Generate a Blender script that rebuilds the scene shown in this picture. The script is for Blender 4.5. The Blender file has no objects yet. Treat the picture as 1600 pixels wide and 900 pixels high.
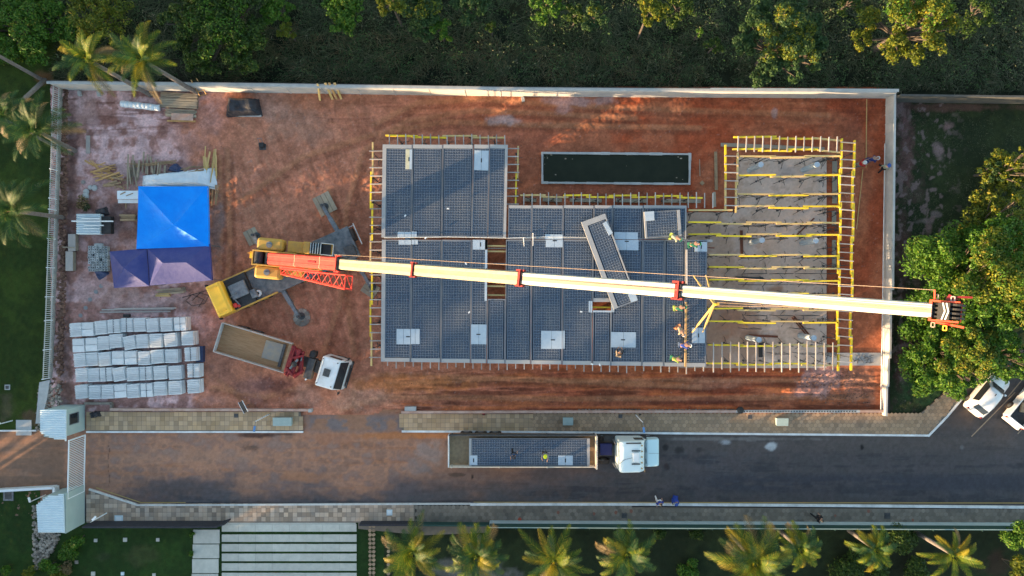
import bpy, bmesh, math, random
import numpy as np
from mathutils import Vector, Matrix
R = math.radians
PI = math.pi
random.seed(7)
SC = bpy.context.scene
COL = SC.collection

# ------------------------------------------------------------------ camera, sky, sun, exposure
H = 57.0; F = 1067.0
cam_d = bpy.data.cameras.new('camera'); cam = bpy.data.objects.new('camera', cam_d); COL.objects.link(cam)
cam.location = (0, 0, H); cam.rotation_euler = (0, 0, 0)
cam_d.sensor_width = 36; cam_d.lens = F / 1600 * 36; cam_d.clip_end = 3000; cam_d.clip_start = 0.5
SC.camera = cam
SUN_EL = 6.0; SUN_AZ = 209.0          # azimuth of the sun seen from the site, counter-clockwise from +X
W = bpy.data.worlds.new("World"); SC.world = W; W.use_nodes = True
nt = W.node_tree; bg = nt.nodes['Background']
sky = nt.nodes.new('ShaderNodeTexSky'); sky.sky_type = 'NISHITA'; sky.sun_disc = False
sky.sun_elevation = R(SUN_EL); sky.sun_rotation = R(90 - SUN_AZ); sky.air_density = 1.0; sky.dust_density = 1.6; sky.ozone_density = 0.6; sky.altitude = 900
nt.links.new(sky.outputs[0], bg.inputs[0]); bg.inputs[1].default_value = 0.15
sd = bpy.data.lights.new('sun', 'SUN'); sd.energy = 4.2; sd.angle = R(0.6); sd.color = (1.0, 0.67, 0.37)
so = bpy.data.objects.new('sun', sd); COL.objects.link(so)
sv = Vector((math.cos(R(SUN_AZ)) * math.cos(R(SUN_EL)), math.sin(R(SUN_AZ)) * math.cos(R(SUN_EL)), math.sin(R(SUN_EL))))
so.rotation_euler = sv.to_track_quat('Z', 'Y').to_euler(); so.location = (-60, -40, 30)
vs = SC.view_settings; vs.view_transform = 'Standard'; vs.look = 'None'; vs.gamma = 1; vs.exposure = 2.2
SC.cycles.max_bounces = 6; SC.cycles.transparent_max_bounces = 4

# ------------------------------------------------------------------ helpers
def P(px, py, z=0.0):
    k = (H - z) / F
    return Vector(((px - 800) * k, (450 - py) * k, z))
def PX(X, Y):
    return X * F / H + 800, 450 - Y * F / H
def ordn(n):
    return {1: 'first', 2: 'second', 3: 'third', 4: 'fourth', 5: 'fifth', 6: 'sixth', 7: 'seventh', 8: 'eighth', 9: 'ninth', 10: 'tenth'}.get(n) or \
        '%d%s' % (n, 'th' if 10 < n % 100 < 14 else {1: 'st', 2: 'nd', 3: 'rd'}.get(n % 10, 'th'))
def tag(o, label=None, cat=None, group=None, kind=None):
    if label: o['label'] = label
    if cat: o['category'] = cat
    if group: o['group'] = group
    if kind: o['kind'] = kind
    return o
def thing(name, label, cat, loc=(0, 0, 0), rz=0.0, group=None):
    o = bpy.data.objects.new(name, None); COL.objects.link(o)
    o.location = loc; o.rotation_euler = (0, 0, rz); o.empty_display_size = 0.3
    return tag(o, label, cat, group)
def copy_tree(o, loc=None, rz=None, label=None, parent=None):
    c = o.copy(); COL.objects.link(c); c.parent = parent
    if loc is not None: c.location = loc
    if rz is not None: c.rotation_euler = (0, 0, rz)
    if label: c['label'] = label
    for ch in list(o.children): copy_tree(ch, parent=c)
    return c

class MB:
    """collects shapes, then links them as one mesh object"""
    def __init__(s): s.v = []; s.f = []; s.mi = []; s.m = 0; s.T = None
    def add(s, vs_, fs):
        b = len(s.v)
        for p in vs_:
            p = Vector(p)
            if s.T is not None: p = s.T @ p
            s.v.append(tuple(p))
        for f in fs:
            s.f.append(tuple(b + i for i in f)); s.mi.append(s.m)
        return s
    def box(s, x0, y0, z0, x1, y1, z1):
        return s.add([(x0, y0, z0), (x1, y0, z0), (x1, y1, z0), (x0, y1, z0), (x0, y0, z1), (x1, y0, z1), (x1, y1, z1), (x0, y1, z1)],
                     [(3, 2, 1, 0), (4, 5, 6, 7), (0, 1, 5, 4), (1, 2, 6, 5), (2, 3, 7, 6), (3, 0, 4, 7)])
    def rbox(s, c, L, Wd, z0, z1, a=0.0):
        ca, sa = math.cos(a), math.sin(a); q = []
        for z in (z0, z1):
            for dx, dy in ((-L / 2, -Wd / 2), (L / 2, -Wd / 2), (L / 2, Wd / 2), (-L / 2, Wd / 2)):
                q.append((c[0] + dx * ca - dy * sa, c[1] + dx * sa + dy * ca, z))
        return s.add(q, [(3, 2, 1, 0), (4, 5, 6, 7), (0, 1, 5, 4), (1, 2, 6, 5), (2, 3, 7, 6), (3, 0, 4, 7)])
    def bar(s, a, b, w, h, up=(0, 0, 1), prof=None):
        a = Vector(a); b = Vector(b); d = (b - a).normalized(); up = Vector(up)
        if abs(d.dot(up)) > 0.99: up = Vector((1, 0, 0))
        side = d.cross(up).normalized(); u2 = side.cross(d).normalized()
        pr = prof or [(-w / 2, -h / 2), (w / 2, -h / 2), (w / 2, h / 2), (-w / 2, h / 2)]
        n = len(pr)
        vs_ = [a + side * x + u2 * y for x, y in pr] + [b + side * x + u2 * y for x, y in pr]
        fs = [(i, (i + 1) % n, n + (i + 1) % n, n + i) for i in range(n)]
        fs += [tuple(range(n))[::-1], tuple(range(n, 2 * n))]
        return s.add(vs_, fs)
    def cyl(s, a, b, r0, r1=None, n=8):
        r1 = r0 if r1 is None else r1
        a = Vector(a); b = Vector(b); d = (b - a).normalized()
        up = Vector((0, 0, 1)) if abs(d.z) < 0.95 else Vector((1, 0, 0))
        e1 = d.cross(up).normalized(); e2 = d.cross(e1)
        vs_ = [a + (e1 * math.cos(2 * PI * i / n) + e2 * math.sin(2 * PI * i / n)) * r0 for i in range(n)]
        vs_ += [b + (e1 * math.cos(2 * PI * i / n) + e2 * math.sin(2 * PI * i / n)) * r1 for i in range(n)]
        fs = [(i, n + i, n + (i + 1) % n, (i + 1) % n) for i in range(n)] + [tuple(range(n)), tuple(range(n, 2 * n))[::-1]]
        return s.add(vs_, fs)
    def prism(s, pts, z0, z1):
        n = len(pts)
        ar = sum(pts[i][0] * pts[(i + 1) % n][1] - pts[(i + 1) % n][0] * pts[i][1] for i in range(n))
        if ar < 0: pts = pts[::-1]
        vs_ = [(p[0], p[1], z0) for p in pts] + [(p[0], p[1], z1) for p in pts]
        return s.add(vs_, [tuple(range(n))[::-1], tuple(range(n, 2 * n))] + [(i, (i + 1) % n, n + (i + 1) % n, n + i) for i in range(n)])
    def ball(s, c, r, n=8, m=5, sz=1.0, z_from=-1.0):
        vs_ = []; fs = []
        for j in range(m + 1):
            th = -PI / 2 + PI * j / m
            th = max(th, math.asin(z_from)) if z_from > -1 else th
            for i in range(n):
                vs_.append((c[0] + r * math.cos(th) * math.cos(2 * PI * i / n), c[1] + r * math.cos(th) * math.sin(2 * PI * i / n), c[2] + r * sz * math.sin(th)))
        for j in range(m):
            for i in range(n):
                fs.append((j * n + i, j * n + (i + 1) % n, (j + 1) * n + (i + 1) % n, (j + 1) * n + i))
        return s.add(vs_, fs)
    def build(s, name, mats, parent=None, bevel=0, smooth=False, local=False, origin=None):
        me = bpy.data.meshes.new(name)
        v = np.array(s.v, dtype=float)
        o = bpy.data.objects.new(name, me)
        if not local:
            if parent is not None:
                q = parent; off = np.zeros(3)
                while q is not None: off += np.array(q.location); q = q.parent
                v = v - off
            else:
                if origin is None: origin = ((v[:, 0].min() + v[:, 0].max()) / 2, (v[:, 1].min() + v[:, 1].max()) / 2, v[:, 2].min())
                v = v - np.array(origin); o.location = origin
        me.from_pydata([tuple(p) for p in v], [], s.f)
        for m in (mats if isinstance(mats, (list, tuple)) else [mats]): me.materials.append(m)
        if any(s.mi): me.polygons.foreach_set('material_index', s.mi)
        if smooth: me.polygons.foreach_set('use_smooth', [True] * len(me.polygons))
        me.update(); COL.objects.link(o)
        if parent is not None: o.parent = parent
        if bevel:
            b = o.modifiers.new('bevel', 'BEVEL'); b.width = bevel; b.segments = 2; b.limit_method = 'ANGLE'; b.angle_limit = R(40)
        return o

def np_mesh(name, V, Q, mat, parent=None, smooth=False, col=None, origin=None):
    """quads as arrays -> object; V is in world space"""
    V = np.asarray(V, dtype=np.float32)
    me = bpy.data.meshes.new(name); o = bpy.data.objects.new(name, me)
    if parent is not None:
        q = parent; off = np.zeros(3)
        while q is not None: off += np.array(q.location); q = q.parent
        V = V - off
    elif origin is not None:
        V = V - np.array(origin); o.location = origin
    Q = np.asarray(Q, dtype=np.int32); k = Q.shape[1]
    me.vertices.add(len(V)); me.vertices.foreach_set('co', V.astype(np.float32).ravel())
    me.loops.add(Q.size); me.loops.foreach_set('vertex_index', Q.ravel())
    me.polygons.add(len(Q)); me.polygons.foreach_set('loop_start', np.arange(0, Q.size, k, dtype=np.int32))
    me.polygons.foreach_set('loop_total', np.full(len(Q), k, dtype=np.int32))
    me.materials.append(mat); me.update(calc_edges=True); me.validate()
    if smooth: me.polygons.foreach_set('use_smooth', [True] * len(me.polygons))
    if col is not None:
        a = me.color_attributes.new('Col', 'FLOAT_COLOR', 'POINT')
        c4 = np.ones((len(V), 4), dtype=np.float32); c4[:, :3] = col; a.data.foreach_set('color', c4.ravel())
    COL.objects.link(o)
    if parent is not None: o.parent = parent
    return o

# numpy value noise
def _h(ix, iy, seed):
    n = (ix.astype(np.int64) * 374761393 + iy.astype(np.int64) * 668265263 + seed * 1442695041) & 0xffffffff
    n = ((n ^ (n >> 13)) * 1274126177) & 0xffffffff
    return ((n ^ (n >> 16)) & 0xffff) / 65535.0
def vn(x, y, seed=0):
    ix = np.floor(x); iy = np.floor(y); fx = x - ix; fy = y - iy
    fx = fx * fx * (3 - 2 * fx); fy = fy * fy * (3 - 2 * fy)
    a = _h(ix, iy, seed); b = _h(ix + 1, iy, seed); c = _h(ix, iy + 1, seed); d = _h(ix + 1, iy + 1, seed)
    return (a * (1 - fx) + b * fx) * (1 - fy) + (c * (1 - fx) + d * fx) * fy
def fbm(x, y, seed=0, o=4):
    r = 0; a = 0.5; t = 0
    for i in range(o):
        r = r + a * vn(x, y, seed + i * 17); t += a; a *= 0.55; x = x * 2.03 + 5.1; y = y * 2.03 + 9.7
    return r / t
def ss(a, b, x):
    t = np.clip((x - a) / (b - a), 0, 1); return t * t * (3 - 2 * t)
def mixc(c, d, w):
    w = np.clip(w, 0, 1)[..., None]; return c * (1 - w) + np.array(d) * w

# ------------------------------------------------------------------ materials
def mat(name, c, rough=0.8, c2=None, sc=3.0, metal=0.0, island=0.0, bump=0.0, bsc=20.0, spec=0.35, obj=0.0, coat=0.0, stretch=None, det=6):
    m = bpy.data.materials.new(name); m.use_nodes = True; t = m.node_tree; b = t.nodes['Principled BSDF']
    b.inputs['Roughness'].default_value = rough; b.inputs['Metallic'].default_value = metal
    b.inputs['Specular IOR Level'].default_value = spec
    if coat: b.inputs['Coat Weight'].default_value = coat; b.inputs['Coat Roughness'].default_value = 0.15
    tc = t.nodes.new('ShaderNodeTexCoord'); src = tc.outputs['Object']
    if stretch:
        mp = t.nodes.new('ShaderNodeMapping'); mp.inputs['Scale'].default_value = stretch; t.links.new(src, mp.inputs[0]); src = mp.outputs[0]
    out = None
    if c2 is not None:
        n = t.nodes.new('ShaderNodeTexNoise'); n.inputs['Scale'].default_value = sc; n.inputs['Detail'].default_value = det
        n.inputs['Roughness'].default_value = 0.65; t.links.new(src, n.inputs['Vector'])
        r = t.nodes.new('ShaderNodeValToRGB'); r.color_ramp.elements[0].position = 0.33; r.color_ramp.elements[1].position = 0.67
        r.color_ramp.elements[0].color = (*c, 1); r.color_ramp.elements[1].color = (*c2, 1)
        t.links.new(n.outputs[0], r.inputs[0]); out = r.outputs[0]
    if island or obj:
        g = t.nodes.new('ShaderNodeNewGeometry'); oi = t.nodes.new('ShaderNodeObjectInfo')
        h = t.nodes.new('ShaderNodeHueSaturation')
        mr = t.nodes.new('ShaderNodeMapRange'); a = island or obj
        mr.inputs[3].default_value = 1 - a; mr.inputs[4].default_value = 1 + a
        t.links.new(g.outputs['Random Per Island'] if island else oi.outputs['Random'], mr.inputs[0]); t.links.new(mr.outputs[0], h.inputs['Value'])
        if out: t.links.new(out, h.inputs['Color'])
        else: h.inputs['Color'].default_value = (*c, 1)
        out = h.outputs[0]
    if out: t.links.new(out, b.inputs['Base Color'])
    else: b.inputs['Base Color'].default_value = (*c, 1)
    if bump:
        n = t.nodes.new('ShaderNodeTexNoise'); n.inputs['Scale'].default_value = bsc; n.inputs['Detail'].default_value = 5; t.links.new(src, n.inputs['Vector'])
        bp = t.nodes.new('ShaderNodeBump'); bp.inputs['Strength'].default_value = bump; bp.inputs['Distance'].default_value = 0.05
        t.links.new(n.outputs[0], bp.inputs['Height']); t.links.new(bp.outputs[0], b.inputs['Normal'])
    return m
def painted(name, rough=0.95, fine=0.25, sc=9.0, bump=0.4):
    """real stain colours stored on the surface, broken up by a fine grain"""
    m = bpy.data.materials.new(name); m.use_nodes = True; t = m.node_tree; b = t.nodes['Principled BSDF']
    b.inputs['Roughness'].default_value = rough; b.inputs['Specular IOR Level'].default_value = 0.2
    at = t.nodes.new('ShaderNodeAttribute'); at.attribute_name = 'Col'
    tc = t.nodes.new('ShaderNodeTexCoord')
    n = t.nodes.new('ShaderNodeTexNoise'); n.inputs['Scale'].default_value = sc; n.inputs['Detail'].default_value = 9; n.inputs['Roughness'].default_value = 0.75
    t.links.new(tc.outputs['Object'], n.inputs['Vector'])
    mr = t.nodes.new('ShaderNodeMapRange'); mr.inputs[1].default_value = 0.3; mr.inputs[2].default_value = 0.7
    mr.inputs[3].default_value = 1 - fine; mr.inputs[4].default_value = 1 + fine; t.links.new(n.outputs[0], mr.inputs[0])
    h = t.nodes.new('ShaderNodeHueSaturation'); t.links.new(at.outputs['Color'], h.inputs['Color']); t.links.new(mr.outputs[0], h.inputs['Value'])
    t.links.new(h.outputs[0], b.inputs['Base Color'])
    bp = t.nodes.new('ShaderNodeBump'); bp.inputs['Strength'].default_value = bump; bp.inputs['Distance'].default_value = 0.05
    t.links.new(n.outputs[0], bp.inputs['Height']); t.links.new(bp.outputs[0], b.inputs['Normal'])
    return m
def leafmat(name, ca, cb, cc=None, tr=0.35):
    m = bpy.data.materials.new(name); m.use_nodes = True; t = m.node_tree; t.nodes.clear()
    o = t.nodes.new('ShaderNodeOutputMaterial'); g = t.nodes.new('ShaderNodeNewGeometry')
    r = t.nodes.new('ShaderNodeValToRGB'); e = r.color_ramp.elements
    e[0].position = 0; e[0].color = (*ca, 1); e[1].position = 0.85; e[1].color = (*cb, 1)
    if cc: x = e.new(0.97); x.color = (*cc, 1)
    t.links.new(g.outputs['Random Per Island'], r.inputs[0])
    d = t.nodes.new('ShaderNodeBsdfPrincipled'); d.inputs['Roughness'].default_value = 0.55; d.inputs['Specular IOR Level'].default_value = 0.3
    tl = t.nodes.new('ShaderNodeBsdfTranslucent'); mx = t.nodes.new('ShaderNodeMixShader'); mx.inputs[0].default_value = tr
    t.links.new(r.outputs[0], d.inputs['Base Color']); t.links.new(r.outputs[0], tl.inputs[0])
    t.links.new(d.outputs[0], mx.inputs[1]); t.links.new(tl.outputs[0], mx.inputs[2]); t.links.new(mx.outputs[0], o.inputs[0])
    return m
M = {}
M['soil'] = painted('soil', sc=6.0, fine=0.3, bump=0.6)
M['asphalt'] = painted('asphalt', sc=14.0, fine=0.16, bump=0.25, rough=0.85)
M['floor'] = painted('floor_concrete', sc=5.0, fine=0.12, bump=0.15)
M['lawn'] = painted('lawn', sc=16.0, fine=0.5, bump=0.9)
M['ground'] = mat('ground', (.035, .06, .02), 1.0, (.06, .075, .03), 0.4)
M['conc'] = mat('concrete', (.34, .36, .36), 0.9, (.46, .47, .46), 1.5, bump=.2)
M['wallconc'] = mat('wall_concrete', (.40, .41, .40), 0.9, (.55, .53, .50), 0.9, bump=.2)
M['wallgrey'] = mat('old_wall', (.05, .055, .055), 0.95, (.09, .09, .085), 1.2, bump=.3)
M['brickpink'] = mat('low_wall', (.40, .24, .18), 0.95, (.52, .38, .32), 1.5, bump=.4)
M['kerb'] = mat('kerb_paint', (.78, .80, .80), 0.8, (.50, .52, .52), 1.2)
M['white'] = mat('white_paint', (.74, .77, .78), 0.45, (.66, .70, .72), 2)
M['carwhite'] = mat('car_paint', (.78, .80, .81), 0.32, (.66, .64, .61), 1.3, coat=.5)
M['glass'] = mat('dark_glass', (.02, .025, .03), 0.12, spec=.6)
M['black'] = mat('black_plastic', (.02, .02, .022), 0.6, (.04, .04, .04), 4)
M['rubber'] = mat('tyre_rubber', (.025, .025, .025), 0.9, (.06, .045, .04), 4)
M['steel'] = mat('grey_steel', (.22, .24, .26), 0.5, (.12, .13, .14), 5, metal=.4)
M['dsteel'] = mat('dark_steel', (.045, .05, .055), 0.6, (.10, .10, .10), 4, metal=.2)
M['deck'] = mat('carrier_deck', (.07, .085, .10), 0.6, (.20, .21, .22), 2.2, bump=.2)
M['yellow'] = mat('crane_yellow', (.54, .31, .045), 0.5, (.40, .24, .06), 2.0, coat=.2)
M['cabyellow'] = mat('cab_yellow', (.80, .47, .03), 0.4, (.72, .42, .04), 1.5, coat=.4)
M['red'] = mat('boom_red', (.60, .035, .028), 0.55, (.52, .06, .045), 2.0)
M['dred'] = mat('loader_red', (.24, .014, .02), 0.5, (.13, .012, .016), 3.0)
M['cream'] = mat('boom_cream', (.40, .36, .27), 0.55, (.34, .30, .21), 1.3, stretch=(.35, 4, 4), bump=.15, bsc=3)
M['cream2'] = mat('boom_pale', (.52, .52, .49), 0.55, (.45, .44, .41), 1.3, stretch=(.35, 4, 4), bump=.15, bsc=3)
M['beam'] = mat('formwork_yellow', (.88, .64, .02), 0.6, (.70, .48, .05), 2.0, obj=.18)
M['oldbeam'] = mat('weathered_beam', (.55, .42, .14), 0.8, (.60, .40, .20), 2.0, obj=.15)
M['joist'] = mat('joist_alu', (.30, .29, .28), 0.6, (.40, .35, .31), 3.0, obj=.3)
M['wood'] = mat('timber', (.34, .24, .14), 0.9, (.22, .16, .10), 3.0, island=.35, stretch=(1, 1, 1))
M['woodo'] = mat('fresh_timber', (.52, .33, .14), 0.85, (.40, .24, .10), 3.0, island=.25)
M['woodg'] = mat('grey_timber', (.24, .21, .17), 0.95, (.33, .28, .20), 2.5, island=.3)
M['blue'] = mat('blue_tarp', (.0, .21, .80), 0.45, (.0, .26, .88), 1.4, spec=.2, bump=.7, bsc=2.6)
M['navy'] = mat('navy_canopy', (.032, .042, .18), 0.6, (.06, .065, .20), 1.8, bump=.5, bsc=2.2)
M['sheet'] = mat('white_sheet', (.62, .72, .78), 0.5, (.74, .80, .84), 2, bump=.8, bsc=4)
M['eps'] = mat('white_block', (.58, .62, .64), 0.9, (.70, .73, .74), 3.0, island=.26)
M['epsdark'] = mat('block_side', (.32, .35, .38), 0.95, (.24, .26, .28), 6.0)
M['blacktarp'] = mat('black_tarp', (.018, .02, .025), 0.5, (.05, .05, .06), 3, bump=1, bsc=5)
M['navytarp'] = mat('navy_tarp', (.03, .05, .12), 0.6, (.05, .07, .14), 3, bump=.8, bsc=5)
M['stone'] = mat('rubble_stone', (.20, .17, .14), 0.95, (.30, .27, .23), 5, island=.4, bump=.4)
M['dirtstone'] = mat('dirt_clods', (.12, .065, .045), 0.95, (.22, .125, .09), 5, island=.4, bump=.4)
M['hexp'] = mat('hex_paver', (.28, .20, .135), 0.9, (.37, .255, .155), .5, island=.22)
M['hexl'] = mat('hex_paver_grey', (.15, .135, .115), 0.9, (.23, .195, .155), .6, island=.25)
M['sqp'] = mat('square_tile', (.38, .28, .19), 0.9, (.44, .30, .165), .9, island=.25)
M['sqc'] = mat('stone_tile', (.32, .265, .22), 0.9, (.42, .30, .21), .9, island=.42)
M['joint'] = mat('joint_mortar', (.15, .13, .11), 0.95, (.21, .17, .13), 3)
M['slabp'] = mat('drive_slab', (.42, .42, .37), 0.9, (.52, .51, .45), 2.0, island=.06)
M['balls'] = mat('void_ball', (.05, .08, .13), 0.4, (.09, .115, .155), .3, spec=.45)
M['pcast'] = mat('precast_bed', (.05, .07, .10), 0.9, (.08, .10, .13), .6)
M['seam'] = mat('precast_seam', (.13, .155, .19), 0.9, (.20, .215, .235), .8)
M['pedge'] = mat('precast_edge', (.27, .29, .31), 0.9, (.38, .365, .35), .9)
M['cap'] = mat('column_cap', (.34, .42, .50), 0.85, (.42, .49, .55), 2.2, bump=.3)
M['capy'] = mat('stained_cap', (.45, .42, .26), 0.85, (.55, .53, .40), 2.2)
M['palegreen'] = mat('utility_box', (.28, .37, .35), 0.6, (.33, .41, .39), 3)
M['housewall'] = mat('gatehouse_wall', (.32, .40, .38), 0.8, (.36, .44, .42), 1.4)
M['roofsheet'] = mat('roof_sheet', (.60, .70, .74), 0.45, (.52, .62, .67), 1.5, metal=.1)
M['greenwall'] = mat('garden_wall', (.30, .38, .40), 0.85, (.36, .44, .46), 2)
M['greenfence'] = mat('green_fence', (.015, .05, .045), 0.7, (.02, .06, .05), 3)
M['charcoal'] = mat('charcoal_wall', (.02, .022, .03), 0.8, (.035, .035, .045), 3)
M['trunk'] = mat('bark', (.07, .055, .045), 0.95, (.11, .09, .075), 4, bump=.6)
M['ptrunk'] = mat('palm_bark', (.20, .18, .17), 0.95, (.13, .11, .10), 5, bump=.6)
M['water'] = mat('tank_water', (.016, .021, .013), 0.3, (.024, .030, .018), .8, spec=.15)
M['skin'] = mat('skin', (.34, .19, .13), .6)
M['hivis'] = mat('hivis_yellow', (.60, .66, .02), .6)
M['slat'] = mat('fence_slat', (.42, .45, .44), .7, (.52, .53, .50), 3)
M['leaf_a'] = leafmat('leaf_green', (.014, .038, .006), (.055, .105, .013), (.10, .13, .015), tr=.28)
M['leaf_b'] = leafmat('leaf_yellow', (.05, .085, .008), (.16, .19, .015), (.28, .22, .02))
M['leaf_c'] = leafmat('leaf_blue', (.025, .055, .018), (.06, .12, .035))
M['leaf_bright'] = leafmat('leaf_fresh', (.024, .08, .007), (.085, .19, .014), (.13, .17, .015), tr=.28)
M['frond'] = leafmat('palm_frond', (.05, .11, .010), (.15, .20, .014), (.32, .26, .02), tr=.4)
M['frond_y'] = leafmat('palm_frond_golden', (.16, .15, .012), (.30, .25, .015), (.40, .30, .03), tr=.4)
M['frond_d'] = leafmat('palm_frond_deep', (.02, .06, .018), (.045, .11, .025), (.13, .15, .03), tr=.35)
M['dry'] = leafmat('dry_frond', (.12, .085, .035), (.20, .15, .07), tr=.2)
M['weed'] = leafmat('weed', (.03, .045, .016), (.085, .10, .04), (.17, .15, .09), tr=.2)
# ------------------------------------------------------------------ the ground, painted by region
def grid(name, x0, y0, x1, y1, step, colf, hf, mat_, z=0.0, clip=None, kind='structure'):
    """sheet over the ground rectangle given in ground pixels; step in metres"""
    a = P(x0, y0); b = P(x1, y1)
    nx = int(abs(b.x - a.x) / step) + 1; ny = int(abs(b.y - a.y) / step) + 1
    X, Y = np.meshgrid(np.linspace(a.x, b.x, nx), np.linspace(a.y, b.y, ny))
    px, py = PX(X, Y)
    V = np.stack([X, Y, z + hf(px, py)], -1).reshape(-1, 3); C = colf(px, py).reshape(-1, 3)
    i = np.arange(nx * ny).reshape(ny, nx)
    Q = np.stack([i[1:, :-1], i[1:, 1:], i[:-1, 1:], i[:-1, :-1]], -1).reshape(-1, 4)
    if clip is not None:
        k = clip(px[:-1, :-1], py[:-1, :-1]).reshape(-1); Q = Q[k]
    return tag(np_mesh(name, V, Q, mat_, smooth=True, col=C), kind=kind)
def inpoly(px, py, pts):
    r = np.zeros(px.shape, bool); n = len(pts)
    for i in range(n):
        x1, y1 = pts[i]; x2, y2 = pts[(i + 1) % n]
        if y1 == y2: continue
        c = ((y1 > py) != (y2 > py)) & (px < (x2 - x1) * (py - y1) / (y2 - y1) + x1); r ^= c
    return r
def spot(px, py, cx, cy, rx, ry, seed, e=0.5):
    d = np.sqrt(((px - cx) / rx) ** 2 + ((py - cy) / ry) ** 2) + (fbm(px / 14, py / 14, seed) - .5) * 1.5
    return 1 - ss(1 - e, 1 + e * .4, d)
def track(px, py, pts, w):
    best = np.full(px.shape, 1e9)
    for (x1, y1), (x2, y2) in zip(pts, pts[1:]):
        L = (x2 - x1) ** 2 + (y2 - y1) ** 2
        t = np.clip(((px - x1) * (x2 - x1) + (py - y1) * (y2 - y1)) / L, 0, 1)
        best = np.minimum(best, np.hypot(px - x1 - t * (x2 - x1), py - y1 - t * (y2 - y1)))
    return 1 - ss(w * .35, w, best)
TR = [[(560, 560), (545, 440), (548, 330), (575, 240), (640, 195), (740, 178), (860, 182), (1000, 190)],
      [(590, 200), (660, 165), (760, 160), (900, 170), (1100, 178), (1300, 185)],
      [(380, 320), (480, 250), (590, 215), (700, 195), (820, 200), (1100, 205)],
      [(350, 250), (352, 380), (345, 470)], [(362, 240), (366, 380), (362, 470)],
      [(470, 640), (510, 560), (540, 470), (538, 380), (520, 300)], [(560, 640), (560, 600), (600, 590), (900, 600), (1370, 598)],
      [(540, 645), (600, 625), (900, 628), (1370, 625)], [(600, 606), (800, 596), (1100, 610)],
      [(350, 600), (400, 640)], [(340, 610), (420, 625), (520, 600)]]
BANK = [(90, 100), (107, 100), (104, 400), (98, 600), (84, 640)]
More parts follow.
